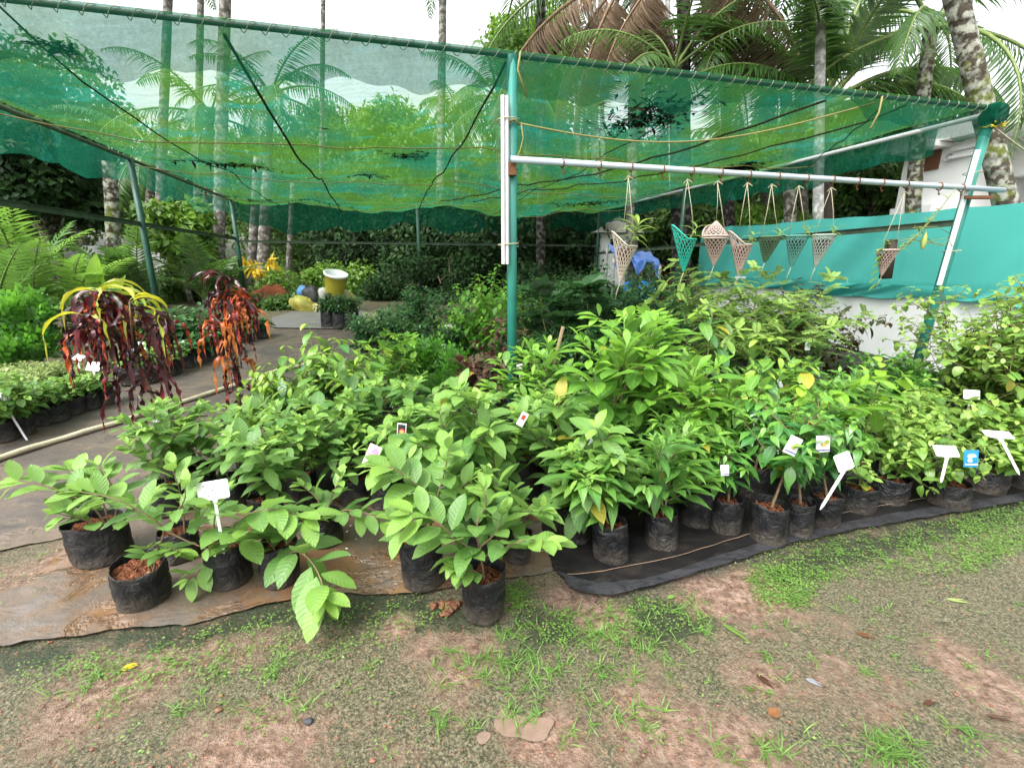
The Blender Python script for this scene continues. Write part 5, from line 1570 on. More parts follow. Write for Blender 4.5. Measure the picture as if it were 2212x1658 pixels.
def croton(px, py, stem_px, top, label, seed, spread, nred, nyel, lowz, leanside, Hspan):
    rng = random.Random(seed)
    g = gp(px, py); b = Vector((g.x, g.y, gz(g.x, g.y)))
    root = thing('croton_plant', label, 'potted plant', b, 'crotons with hanging twisted leaves')
    bm_, sm_, kr, kh = bag_pair(rng, .11, .27)
    for nm, me, m in (('grow_bag', bm_, 'bag'), ('soil', sm_, 'soil')):
        link(nm, me, M[m], root).scale = (kr, kr, kh)
    pts = [at(p[0], p[1], b.y) - b for p in stem_px]
    pts = [Vector((0, 0, .2))] + pts
    smooth_ = []
    for a, c in zip(pts[:-1], pts[1:]):
        for k in range(5): smooth_.append(a.lerp(c, k / 5))
    smooth_.append(pts[-1])
    n = len(smooth_)
    st = MB()
    st.tube(smooth_, [.014 - .006 * i / n for i in range(n)], 7)
    top_ = smooth_[-1]
    tips = [top_]
    bro = smooth_[int(n * .55)]
    for k in range(4):
        w = k * 1.7 + .4
        e = bro + Vector((math.cos(w) * spread * .45, math.sin(w) * spread * .4, (top_.z - bro.z) * rng.uniform(.5, .95)))
        st.tube([bro, bro.lerp(e, .5) + Vector((0, 0, .02)), e], [.008, .006, .005], 5)
        tips.append(e)
    st.build('stem', M['wood'], root)
    red, yel = [], []
    tints = (.02, .08, .12, .18, .25, .3, .42, .6) if nyel else (.08, .15, .25, .35, .45, .6, .75, .8)
    for k in range(nred):
        if rng.random() < .42:
            tp = rng.choice(tips); P0 = tp - Vector((0, 0, rng.uniform(0, .16)))
        else:
            P0 = smooth_[int(n * rng.uniform(.34 if nyel else .16, .97))]; P0 = P0 + Vector((rng.gauss(0, .04), rng.gauss(0, .04), 0))
        w = rng.uniform(0, 6.28)
        red.append((P0, w, rng.uniform(-.1, .85), rng.uniform(.22, .46) * Hspan, rng.uniform(.020, .034), rng.uniform(-22, 22), rng.uniform(1.3, 2.6), rng.choice(tints)))
    for k in range(nyel):
        w = 6.28 * k / nyel + rng.uniform(-.2, .2)
        yel.append((rng.choice(tips[:1] * 3 + tips) + Vector((0, 0, rng.uniform(-.02, .03))), w, rng.uniform(.3, .9), rng.uniform(.30, .46) * Hspan, .021, rng.uniform(-5, 5), rng.uniform(1.0, 1.5), rng.uniform(.0, .9)))
    for k in range(10):
        w = rng.uniform(0, 6.28)
        red.append((top_ + Vector((0, 0, .02)), w, rng.uniform(.5, 1.2), rng.uniform(.28, .44) * Hspan, .022, rng.uniform(-3, 3), rng.uniform(.8, 1.2), rng.choice((.05, .1, .2, .3))) if not nyel else (top_, w, rng.uniform(.0, .5), .34, .022, 3., 1.6, .3))
    ribbons('red_leaves', red, M['croton'], root, seed)
    if yel: ribbons('yellow_leaves', yel, M['crotonyellow'], root, seed + 1)
croton(388, 1030, [(372, 960), (340, 880), (312, 815), (285, 755), (240, 690), (222, 655), (215, 632)], 610, 'croton with yellow green top leaves and hanging dark red curls, leftmost', 21, .46, 130, 22, 0, -.4, 1.15)
croton(522, 968, [(518, 890), (515, 830), (512, 770), (505, 700), (500, 640), (497, 615)], 590, 'croton with orange and maroon corkscrew leaves, right of the yellow topped one', 33, .30, 135, 0, 0, 0, .95)

# ------------------------------------------------------------------ plant markers and picture cards
def rot_plate(roll, yaw, pitch):
    return Matrix.Rotation(yaw, 4, 'Z') @ Matrix.Rotation(pitch, 4, 'X') @ Matrix.Rotation(roll, 4, 'Y')
def marker(px, py, Y, w, h, roll, stake, label, yaw=0.0, pitch=-.15, marks=0, sw=.014, neck=True, slean=None):
    c = at(px, py, Y)
    root = thing('plant_marker', label, 'plant marker', c)
    Mx = rot_plate(roll, yaw, pitch)
    mb = MB()
    e = .006
    ol = [(-w / 2 + e, -h / 2), (w / 2 - e, -h / 2), (w / 2, -h / 2 + e), (w / 2, h / 2 - e), (w / 2 - e, h / 2), (-w / 2 + e, h / 2), (-w / 2, h / 2 - e), (-w / 2, -h / 2 + e)]
    nn = len(ol)
    vs = [Mx @ Vector((x, y_, z)) for y_ in (-.0015, .0015) for (x, z) in ol]
    mb.add(vs, [tuple(range(nn)), tuple(range(2 * nn - 1, nn - 1, -1))] + [(i, i + nn, (i + 1) % nn + nn, (i + 1) % nn) for i in range(nn)])
    mb.build('plate', M['whiteplastic'], root, False)
    sl = slean if slean is not None else roll
    Ms = rot_plate(sl, yaw, -.06)
    mb = MB()
    a = Mx @ Vector((0, .003, -h / 2 + .01))
    d = Ms @ Vector((0, 0, -1)); sd = Ms @ Vector((1, 0, 0)); fw = Ms @ Vector((0, 1, 0))
    pr = [(0, sw * (2.2 if neck else 1)), (.03, sw * 1.0), (stake * .9, sw * .9), (stake, sw * .2)]
    vs = []
    for s, ww in pr:
        for x, y_ in ((-.5, -.002), (.5, -.002), (.5, .002), (-.5, .002)):
            vs.append(a + d * s + sd * ww * x + fw * y_)
    fs = [(0, 1, 2, 3), (15, 14, 13, 12)]
    for i in range(3):
        for j in range(4):
            fs.append((i * 4 + j, i * 4 + (j + 1) % 4, i * 4 + 4 + (j + 1) % 4, i * 4 + 4 + j))
    mb.add(vs, fs)
    mb.build('stake', M['whiteplastic'], root, False)
    if marks:
        rng = random.Random(int(px))
        mb = MB()
        for row in range(marks):
            z = h * (.27 - .27 * row)
            x = -w * .30 + (row == 1) * w * .02 + (row == 2) * w * .12
            for k in range((5, 6, 3)[row % 3]):
                gl = [(x + rng.uniform(0, .008), z + rng.uniform(-.005, .005)) for _ in range(3)]
                pts = [Mx @ Vector((gx, -.0028, gz_)) for gx, gz_ in gl]
                mb.tube(pts, .0015, 3)
                x += w * .115 * rng.uniform(.8, 1.2)
        mb.build('handwriting', M['ink'], root)
    return root
marker(460, 1058, 1.84, .138, .082, R(-9), .27, 'white T shaped marker with faint black handwriting in the front left bag', marks=3, pitch=-.25, slean=R(-2))
marker(1822, 997, 2.10, .080, .088, R(-22), .24, 'blank square white marker on a leaning stake, front right row', pitch=-.2, slean=R(24), neck=False)
marker(2043, 974, 2.56, .135, .070, R(2), .17, 'blank white T marker standing in a round leaved jujube bag', pitch=-.75, slean=R(3), sw=.018)
marker(202, 791, 4.95, .15, .10, R(6), .50, 'white price marker with a little writing in the left row', pitch=-.5, marks=1, slean=R(-10), sw=.02)
marker(170, 772, 5.3, .12, .08, R(15), .42, 'white marker tilted behind the written one in the left row', pitch=-.9, slean=R(-8), sw=.02)
marker(6, 853, 3.85, .16, .09, R(8), .45, 'white marker on a leaning stake in the left row at the frame edge', pitch=-.6, slean=R(-22), sw=.02)
marker(301, 746, 6.2, .17, .10, R(0), .45, 'white written marker seen through the croton curls', pitch=-.3, marks=2, slean=R(-8), sw=.022)
marker(396, 743, 6.5, .17, .10, R(8), .50, 'white written marker at the broad leaved plants of the left row', pitch=-.4, marks=1, slean=R(-10), sw=.024)
marker(970, 708, 6.0, .10, .10, R(-20), .40, 'small square marker on a thin stick in the shaded block', pitch=-.3, slean=R(2), neck=False, sw=.016)
marker(945, 749, 5.6, .20, .10, R(5), .25, 'white written marker lying above the thuja', pitch=-.9, marks=2, sw=.02)
marker(812, 738, 6.2, .12, .16, R(-25), .25, 'white marker leaning near the compound leaved shrub', pitch=-.3, sw=.02)
marker(1119, 795, 4.1, .11, .07, R(-12), .25, 'small white marker at the foot of the middle pole', pitch=-.4, sw=.016)
marker(1288, 934, 2.45, .10, .10, R(28), .22, 'white card with black handwriting among the pointed leaf plants', pitch=-.1, marks=3, neck=False)
marker(884, 1020, 2.22, .060, .055, R(3), .30, 'small handwritten white marker behind the fruit card bag', marks=2, pitch=-.1, slean=R(-14), neck=False)
marker(1268, 858, 3.5, .11, .09, R(15), .2, 'whitish card half hidden above the tall right guava', pitch=-.3)
marker(1685, 830, 3.7, .03, .14, R(-24), .25, 'narrow white stake leaning in the third row', pitch=-.1, neck=False)
marker(2155, 938, 2.7, .16, .06, R(6), .30, 'white marker tipped flat at the right edge jujubes', pitch=-1.1, slean=R(-35), sw=.018)
marker(2098, 852, 3.3, .12, .07, R(4), .2, 'white marker in the shade below the tall jujube', pitch=-.3)

def flat_mat(name, c, rough=.3): 
    M[name] = plain(name, c, rough, .5, .05, 8, 0)
for nm, c in (('card_white', (.78, .79, .82)), ('card_pink', (.74, .50, .55)), ('card_black', (.015, .015, .02)), ('card_blue', (.02, .20, .40)), ('print_pink', (.75, .22, .55)), ('print_red', (.45, .03, .02)), ('print_orange', (.55, .28, .12)), ('print_green', (.25, .30, .06)), ('print_olive', (.45, .36, .10)), ('print_purple', (.12, .11, .32)), ('print_lightblue', (.35, .58, .75))):
    flat_mat(nm, c)
def card(px, py, Y, w, h, roll, label, bgm, prints, yaw=0.0, pitch=-.2, border=None):
    c = at(px, py, Y)
    root = thing('picture_card', label, 'picture card', c)
    Mx = rot_plate(roll, yaw, pitch)
    def quad(name, x0, x1, z0, z1, y_, m):
        mb = MB(); mb.add([Mx @ Vector((x, yy, z)) for yy in (y_, y_ + .0012) for x, z in ((x0, z0), (x1, z0), (x1, z1), (x0, z1))], [(0, 1, 2, 3), (7, 6, 5, 4), (0, 4, 5, 1), (1, 5, 6, 2), (2, 6, 7, 3), (3, 7, 4, 0)])
        return mb.build(name, M[m], root, False)
    quad('card', -w / 2, w / 2, -h / 2, h / 2, 0, border or bgm)
    if border: quad('inner_print', -w * .42, w * .42, -h * .42, h * .42, -.0022, bgm)
    for i, (kind, x, z, rx, rz_, m) in enumerate(prints):
        if kind == 'o':
            mb = MB(); mb.add([Mx @ Vector((x * w + rx * w * math.cos(a), -.0032 - .0005 * i, z * h + rz_ * h * math.sin(a))) for a in np.linspace(0, 6.283, 18, False)], [tuple(range(18))])
            mb.build('fruit_print', M[m], root, False)
        else:
            mb = MB(); mb.add([Mx @ Vector((x * w + a * rx * w, -.0032 - .0005 * i, z * h + b_ * rz_ * h)) for a, b_ in ((-1, -1), (1, -1), (1, 1), (-1, 1))], [(0, 1, 2, 3)])
            mb.build('stripe', M[m], root, False)
fr = [('o', .05, -.05, .20, .13, 'print_olive'), ('o', .24, .10, .19, .13, 'print_green'), ('s', .0, -.36, .5, .035, 'print_purple')]
card(1712, 962, 2.06, .062, .088, R(24), 'white picture card with two green fruits tied to the thick bare stem', 'card_white', fr, pitch=-.1)
card(1777, 958, 2.2, .070, .088, R(-4), 'white picture card with two fruits hanging behind the bare stem card', 'card_white', fr, pitch=-.1)
card(803, 984, 1.98, .058, .105, R(24), 'pink and white picture card hanging on the guava patch', 'card_pink', [('o', .12, .24, .24, .15, 'print_pink'), ('o', -.18, .02, .16, .10, 'print_pink'), ('s', 0, -.30, .42, .12, 'card_white'), ('s', -.2, .2, .15, .012, 'ink')], pitch=-.2)
card(928, 1193, 1.98, .085, .085, R(12), 'black picture card with a red fruit lying on the soil of the smooth bag', 'card_black', [('o', .03, -.0, .27, .20, 'print_orange'), ('o', .05, .02, .22, .15, 'print_red'), ('s', .05, .28, .2, .03, 'card_white')], pitch=-1.0, border='card_white')
card(867, 930, 2.45, .05, .085, R(5), 'small dark picture card with a red fruit in the guava patch', 'card_black', [('o', .05, -.05, .36, .2, 'print_red'), ('o', .05, -.05, .24, .12, 'print_orange')], pitch=-.15, border='card_white')
card(2097, 990, 2.45, .082, .098, R(1), 'bright blue picture card standing on a jujube bag', 'card_blue', [('o', .0, .14, .32, .16, 'print_lightblue'), ('o', -.10, -.10, .20, .12, 'print_lightblue'), ('o', .18, -.02, .18, .12, 'card_blue'), ('s', .0, -.33, .44, .035, 'card_white')], pitch=-.2)
card(1744, 745, 4.3, .05, .10, R(-2), 'small white and blue card on a stick before the white wall', 'card_white', [('o', 0, .05, .3, .16, 'print_lightblue')], pitch=-.1)
card(965, 1068, 2.0, .05, .085, R(-8), 'white framed dark card behind the guava leaves near the middle', 'card_black', [('o', 0, 0, .2, .12, 'print_orange')], pitch=-.15, border='card_white')
card(1128, 905, 2.3, .035, .075, R(28), 'narrow pale picture card between the tall middle guavas', 'card_white', [('s', .0, .15, .3, .18, 'print_red')], pitch=-.2)
card(1565, 1015, 2.15, .04, .055, R(-5), 'tiny white tag round the stem at the left end of the glossy row', 'card_white', [('s', 0, -.35, .5, .05, 'print_purple')])
# white flowers on two guavas
for (px, py, Y, lb) in ((335, 913, 2.62, None), (482, 940, 2.6, None), (905, 945, 2.5, None), (930, 948, 2.5, None)):
    rng = random.Random(px); lv = LV(); c = at(px, py, Y)
    for k in range(16):
        d = rdir(rng); d.z = abs(d.z) + .2; d.y -= .5
        lv.add(c, d, d.cross(UP) + UP * .2, .030 if px < 400 else .018, .007, .1, .1, 0)
    o = link('flower', lv.mesh('flower', 2, 'ell'), M['flower'])
    near_ = min(PLANTS, key=lambda q: (q[2] - c).xy.length)
    host = min([o_ for o_ in COL.objects if o_.type == 'EMPTY' and o_.name.startswith('potted')], key=lambda o_: (o_.location - c).xy.length)
    o.parent = host; o.matrix_parent_inverse = Matrix.Translation(-host.location)
# ------------------------------------------------------------------ palms
def frond(lv, st, rng, P0, w, el, L, arch, ll, lw, n, hang=.35, r0=.02, t0=.3, start=.18, vee=.5, curl=.25):
    K = 14
    pts, ds = [Vector(P0)], []
    p = Vector(P0)
    for k in range(K):
        e = el - arch * ((k + .5) / K) ** 1.3
        d = Vector((math.cos(w) * math.cos(e), math.sin(w) * math.cos(e), math.sin(e)))
        p = p + d * (L / K); pts.append(p); ds.append(d)
    ds.append(ds[-1])
    st.tube(pts, [r0 * (1 - .85 * k / K) for k in range(K + 1)], 4, False)
    for i in range(n):
        s = start + (1 - start) * (i + .5) / n
        x = s * K; k = min(K - 1, int(x))
        q = pts[k].lerp(pts[k + 1], x - k); d = ds[k]
        side = d.cross(UP)
        if side.length < .05: side = Vector((-math.sin(w), math.cos(w), 0))
        side.normalize(); nn = side.cross(d)
        l_ = ll * (math.sin(math.pi * (s * .80 + .17)) ** .7)
        for sg in (1, -1):
            dd = (side * sg + d * (.35 + .6 * s) + nn * (vee - hang) - UP * hang + rdir(rng, .07)).normalized()
            lv.add(q, dd, nn + rdir(rng, .1), l_ * rng.uniform(.85, 1.1), lw, curl + hang * .3 * rng.uniform(.5, 1.5), .35, min(1, max(0, t0 + rng.gauss(0, .15))))
def palm(name, label, base, top, r, fr, cat='palm tree', group=None, leafmat='palm', trunkmat='palmtrunk', ll=.55, lw=.035, n=42, K=3, bend=(0, 0), trunk=True, flare=1.4, extra=None, seed=0, dry=None):
    """fr: list of (azimuth, elevation, length, arch, hang)"""
    rng = random.Random(seed)
    root = thing(name, label, cat, base, group)
    T = Vector(top) - Vector(base)
    if trunk:
        mb = MB(); n_ = 24
        pts = [T * (k / n_) + Vector((bend[0], bend[1], 0)) * math.sin(math.pi * k / n_) for k in range(n_ + 1)]
        mb.tube(pts, [r * (1 + (flare - 1) * math.exp(-k / 2.2)) * (1 - .25 * k / n_) * (1 + .03 * math.sin(k * 2.2)) for k in range(n_ + 1)], 14)
        mb.build('trunk', M[trunkmat], root)
    if fr:
        lv, st = LV(), MB()
        for (w, el, L, arch, hang) in fr:
            frond(lv, st, rng, T, w, el, L, arch, ll, lw, n, hang, .012 * L + .006, rng.uniform(.1, .6))
        st.build('rachis', M['rachis'], root)
        link('fronds', lv.mesh('fronds', K, 'leaflet'), M[leafmat], root)
    if dry:
        lv, st = LV(), MB()
        for (w, el, L, arch, hang) in dry:
            frond(lv, st, rng, T + Vector((math.cos(w), math.sin(w), 0)) * r, w, el, L, arch, ll * 1.15, lw * 1.5, int(n * 1.7), hang, .014 * L, rng.uniform(.2, .8), vee=.1, curl=.5)
        st.build('dry_rachis', M['drystem'], root)
        link('dry_fronds', lv.mesh('dry_fronds', K, 'leaflet'), M['drypalm'], root)
    return root
def crown_fr(rng, n, L, el=(1.1, -.2), arch=1.3, hang=.3):
    return [(6.283 * i / n * 3 + rng.uniform(-.3, .3), el[0] + (el[1] - el[0]) * (i / n) + rng.gauss(0, .1), L * rng.uniform(.85, 1.1), arch * rng.uniform(.8, 1.2), hang) for i in range(n)]
def base_at(px, Y):
    p = at(px, 829, Y); p.z = gz(p.x, p.y) - .05
    return p
rng = random.Random(17)
# leaning lichen covered coconut trunk at the right
b = at(2172, 470, 6.55); t_ = at(2040, -60, 6.75)
dirn = (t_ - b)
base = b - dirn * (b.z / dirn.z); base.z = gz(base.x, base.y) - .05
tt = b + dirn * 2.6
palm('coconut_palm', 'leaning coconut trunk spotted with pale lichen beside the right pole', base, tt, .135, crown_fr(rng, 14, 3.8, (1.0, -.4), 1.3, .45), trunkmat='lichen', ll=.75, lw=.05, n=46, bend=(.05, 0), seed=1, flare=1.25)
# second lichen trunk behind the fence
base = base_at(1936, 9.6); palm('coconut_palm', 'pale lichen trunk standing before the white house edge', base, at(2010, 60, 9.6), .145, crown_fr(rng, 11, 3.2, (1.0, -.6), 1.4, .5), trunkmat='lichen', ll=.65, lw=.045, n=40, seed=2, bend=(-.1, 0))
# the big fan of green fronds above the right of the net
base = base_at(1772, 10.4)
ct = at(1775, 235, 10.4)
fr = [(1.75, 1.35, 4.0, .5, .10), (1.2, 1.15, 4.2, .7, .12), (.75, 1.0, 4.4, .9, .2), (.35, .85, 4.2, 1.0, .25), (.1, .62, 3.6, 1.3, .45), (-.1, .5, 3.0, 1.5, .6), (2.4, 1.15, 3.8, .7, .12), (2.9, .95, 3.2, 1.0, .2), (3.3, .65, 2.6, 1.2, .4), (.6, 1.25, 4.2, .6, .12), (2.1, 1.4, 4.0, .3, .1), (-1.2, 1.2, 3.2, .9, .3), (.2, .35, 2.4, 1.4, .6), (4.0, .9, 2.6, 1.2, .4)]
fr = [(w_, e_, L_ * 1.2, a_, h_) for (w_, e_, L_, a_, h_) in fr]
palm('coconut_palm', 'young coconut palm with a big fan of green fronds above the net', base, ct, .15, fr, trunkmat='darkbark', ll=.85, lw=.06, n=80, K=4, seed=3)
# palm whose long frond crosses the top right corner
base = base_at(2420, 11); palm('coconut_palm', 'coconut palm whose pale ribbed fronds cross the top right corner', base, at(2330, -160, 11.0), .15, [(2.9, .1, 5.2, .6, .5), (3.3, -.1, 4.6, .5, .5), (2.5, .4, 4.4, .9, .4), (.5, .5, 4, 1.2, .4), (1.4, .6, 4, 1.2, .4), (-.8, .6, 4, 1.2, .4), (4.2, .5, 4, 1.2, .4)], ll=.9, lw=.05, n=46, seed=4)
# dark coconut trunks with brown hanging fronds
base = base_at(1462, 11.5); palm('coconut_palm', 'dark coconut trunk with a curtain of brown dry fronds, right one', base, at(1476, -90, 11.5), .17, crown_fr(rng, 9, 4.2, (1.1, .1), 1.0, .4), trunkmat='blacktrunk', ll=.8, lw=.04, n=44, seed=5,
     dry=[(.2, -.35, 4.2, 1.2, .75), (.5, -.6, 4.4, .9, .75), (-.2, -.7, 4.0, .8, .75), (-.5, -.5, 4.3, 1.0, .75), (.0, -.9, 4.2, .6, .75), (.35, -1.0, 4.3, .5, .7), (2.9, -.7, 3.0, .8, .75)])
base = base_at(1352, 12.5); palm('coconut_palm', 'coconut palm with brown skirt of hanging fronds above the net, left one', base, at(1372, -60, 12.5), .16, [(3.0, .1, 4.4, 1.3, .7), (2.7, .3, 4.2, 1.2, .5), (.3, .5, 4.2, 1.0, .5), (1.3, .8, 4, 1.0, .4), (-1, .8, 4, 1.0, .4)], trunkmat='palmtrunk', ll=.8, lw=.045, n=44, seed=6,
     dry=[(3.0, -.75, 3.6, .8, .75), (3.4, -1.0, 3.6, .5, .8), (.1, -.9, 3.6, .6, .8), (.5, -1.05, 3.8, .4, .8), (-.6, -1.0, 3.7, .45, .8), (-1.5, -1.1, 3.8, .4, .8), (2.6, -1.1, 3.7, .4, .8), (3.1, -.3, 4.6, 1.1, .6)])
base = base_at(1166, 13); palm('coconut_palm', 'black wet palm trunk rising above the middle pole', base, at(1167, -120, 13), .135, crown_fr(rng, 9, 4, (1.0, 0), 1.2, .4), trunkmat='blacktrunk', ll=.7, lw=.045, n=34, seed=7)
base = base_at(955, 17); palm('coconut_palm', 'tall pale trunk left of the middle pole', base, at(958, -150, 17), .15, crown_fr(rng, 9, 4, (1.0, 0), 1.2, .4), trunkmat='palmtrunk', ll=.7, lw=.05, n=30, seed=8)
for i, (px, Y, r, tp, lb) in enumerate(((372, 15, .14, 368, 'slim trunk above the left net edge, leftmost of three'), (455, 18, .13, 436, 'slim slightly leaning trunk above the net, middle of three'), (496, 14, .17, 492, 'thickest pale trunk above the left part of the net'), (712, 20, .10, 700, 'thin lone trunk above the net, left of centre'))):
    base = base_at(px, Y); palm('areca_palm', lb, base, at(tp, -130 - 40 * i, Y), r, crown_fr(rng, 8, 2.8, (1.0, 0), 1.3, .4), trunkmat='palmtrunk', ll=.6, lw=.05, n=26, seed=10 + i, group='slim trunks seen above the net')
for i, (px, Y, r, tp, ty, lb) in enumerate(((1244, 20, .11, 1243, -80, 'thin white areca trunk, left of the small feathery areca'), (1282, 19, .17, 1276, -100, 'thickest white areca trunk behind the net edge'), (1297, 22, .11, 1294, -90, 'white areca trunk right of the thickest one'), (1437, 19, .10, 1440, -100, 'thin pale areca trunk beside the brown fronds'), (1262, 18, .07, 1258, 95, 'small feathery areca palm among white trunks above the net'))):
    base = base_at(px, Y); palm('areca_palm', lb, base, at(tp, ty, Y), r, crown_fr(rng, 9, 1.7 if i == 4 else 2.6, (1.3, -.2), 1.5, .3), trunkmat='arecatrunk', ll=.55, lw=.06, n=22, seed=20 + i)
base = base_at(1742, 9.4); palm('areca_palm', 'slender white areca trunk in front of the fan of green fronds', base, at(1774, -90, 9.4), .10, crown_fr(rng, 8, 2.2, (1.2, 0), 1.4, .3), trunkmat='arecatrunk', ll=.5, lw=.05, n=24, seed=28)
for i, (px, py, Y, L, lb) in enumerate(((585, 205, 17, 3.2, 'coconut crown seen through the net left of centre'), (455, 250, 16, 3.2, 'coconut crown behind the net at the slim trunks'), (985, 235, 20, 2.2, 'small areca crown seen through the net left of the middle pole'), (330, 330, 18, 3.0, 'low palm crown seen through the net above the left pole'), (1075, 215, 17, 3.2, 'palm crown seen through the net just behind the middle pole'), (1640, 330, 14, 2.6, 'palm crown seen behind the net right of the dry fronds'))):
    c = at(px, py, Y); base = base_at(px + 12, Y)
    palm('coconut_palm', lb, base, c, .13, crown_fr(rng, 13, L, (1.2, -.5), 1.3, .4), trunkmat='palmtrunk', ll=.65, lw=.06, n=32, seed=40 + i)
# low clumping palms on the left
for i, (px, Y, py, L, n, mt, lb) in enumerate(((60, 8.2, 640, 2.3, 11, 'palmbright', 'clumping green palm with long upright fronds at the left edge'), (150, 8.6, 620, 1.7, 9, 'palmbright', 'clumping palm right of the left edge one'), (300, 9.5, 640, 1.8, 9, 'palm', 'loose feathery palm before the white wall'), (-40, 7.2, 640, 2.0, 9, 'palm', 'palm cut off by the left frame edge'), (8, 6.9, 700, .9, 10, 'palmbright', 'bright yellow green fan palm at the left edge'), (195, 6.6, 690, 1.05, 12, 'palm', 'fine leaved fan palm behind the yellow topped croton'), (440, 11, 640, 1.6, 9, 'palm', 'slender palm under the left net edge beside the second pole'), (235, 9.6, 640, 1.6, 8, 'palmbright', 'narrow leaved bright palm behind the fan palm'))):
    c = at(px, py, Y); base = Vector((c.x, c.y, gz(c.x, c.y)))
    palm('clumping_palm', lb, base, (c.x, c.y, base.z + .25), .06, [(rng.uniform(0, 6.28), rng.uniform(.75, 1.45), L * rng.uniform(.75, 1.1), rng.uniform(.5, 1.2), .15) for _ in range(n)], leafmat=mt, ll=.46 * (L / 1.8) ** .5, lw=.050, n=26, K=3, seed=60 + i, trunkmat='palmtrunk', cat='palm')
# single broad undivided palm leaf
c = at(215, 645, 8.0); root = thing('broad_palm_leaf', 'broad undivided bright palm leaf standing upright at the left', 'plant', (c.x, c.y, gz(c.x, c.y)))
lv = LV(); z0 = gz(c.x, c.y)
for (dx, L_, w_, t, ln) in ((0, 1.15, .34, .8, .06), (.06, .9, .16, .4, .55), (-.2, .7, .14, .3, -.7)):
    tp = Vector((ln, -.1, 1)).normalized()
    lv.add((dx, 0, .35), tp, Vector((.1, -1, .2)), L_, w_, .15, .35, t)
st = MB(); st.tube([(0, 0, 0), (0, 0, .4)], .02, 6); st.build('stem', M['twig'], root)
M['broadpalm'] = leaf_mat('broad_palm_leaf', (0.09, 0.23, 0.015), (0.20, 0.36, 0.015), .4, .45, .4, 22, (0.26, 0.42, 0.05), .05)
link('foliage', lv.mesh('foliage', 10, 'ell', .05), M['broadpalm'], root)

# ------------------------------------------------------------------ broadleaf trees and shrubs beyond
TREECACHE = {}
def crown(rng, clumps, n, L, ratio=.5, inner=.35):
    lv = LV()
    for c, r in clumps:
        rx, ry, rz_ = r if hasattr(r, '__len__') else (r, r, r * .8)
        for _ in range(n):
            d = rdir(rng).normalized()
            k = 1 - (1 - inner) * rng.random() ** 1.7
            k *= 1 + .18 * math.sin(d.x * 6 + c[0] * 3) * math.cos(d.z * 7 + c[1] * 2)
            p = Vector((c[0] + d.x * rx * k, c[1] + d.y * ry * k, c[2] + d.z * rz_ * k))
            nn = (d * .8 + UP * .8 + rdir(rng, .45)).normalized()
            dd = (rdir(rng) + d * .6 - UP * .5)
            lv.add(p, dd, nn, L * rng.uniform(.7, 1.25), L * ratio, .25, .2, min(1, max(0, .18 + .45 * rng.random() ** 2 + .35 * max(0, d.z) * rng.random())))
    return lv
def tree(px, Y, py_top, spread, label, mat='tree', n=420, L=.20, nclump=14, seed=0, trunk_r=.14, py_low=None, group=None, name='broadleaf_tree', squash=.8, bark='treebark', cat='tree', hw=1.0, dense=1.0, ratio=.5):
    rng = random.Random(seed)
    b = base_at(px, Y)
    T = at(px, py_top, Y)
    H = T.z - b.z
    zl = (at(px, py_low, Y).z - b.z) if py_low else H * .40
    root = thing(name, label, cat, b, group)
    R_ = spread / FOC * Y / 2
    clumps = []
    mid = (H + zl) / 2
    for i in range(nclump):
        w = i * 2.4 + rng.uniform(-.4, .4)
        f = (i + .5) / nclump
        z = zl + (H - zl) * (.10 + .82 * f)
        e = math.sqrt(max(.08, 1 - ((z - mid) / ((H - zl) / 2 + .01)) ** 2))
        rr = R_ * e * rng.uniform(.35, .85)
        cr = min(R_ * .48, (H - zl) * .33) * rng.uniform(.65, 1.1)
        clumps.append(((math.cos(w) * rr, math.sin(w) * rr * hw, min(z, H - cr * squash)), (cr, cr, cr * squash)))
    mb = MB()
    mb.tube([(0, 0, 0), (rng.gauss(0, .08), 0, zl * .6), (rng.gauss(0, .12), rng.gauss(0, .1), mid), (rng.gauss(0, .2), 0, H * .85)], [trunk_r * 1.25, trunk_r, trunk_r * .7, trunk_r * .2], 9)
    for c, r in clumps[::2]:
        z0 = max(.2, c[2] * .62)
        mb.tube([(0, 0, z0), (c[0] * .5, c[1] * .5, (z0 + c[2]) / 2 + .1), c], [trunk_r * .45, trunk_r * .3, trunk_r * .1], 5, False)
    mb.build('trunk', M[bark], root)
    lv = crown(rng, clumps, int(n * dense), L, ratio)
    link('crown', lv.mesh('crown', 2, 'ell'), M[mat], root)
    return root
# the dark mango like mass behind the rear beam
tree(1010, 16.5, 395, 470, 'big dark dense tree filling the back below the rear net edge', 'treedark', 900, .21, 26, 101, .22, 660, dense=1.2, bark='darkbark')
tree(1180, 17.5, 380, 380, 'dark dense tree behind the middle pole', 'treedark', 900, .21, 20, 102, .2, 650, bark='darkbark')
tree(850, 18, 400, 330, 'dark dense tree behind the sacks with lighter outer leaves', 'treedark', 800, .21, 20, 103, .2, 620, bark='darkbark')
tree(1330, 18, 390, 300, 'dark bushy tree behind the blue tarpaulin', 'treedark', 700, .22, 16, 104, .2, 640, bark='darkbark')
tree(720, 21, 330, 330, 'mid green tree left of the dark mass', 'tree', 800, .24, 18, 105, .18, 640)
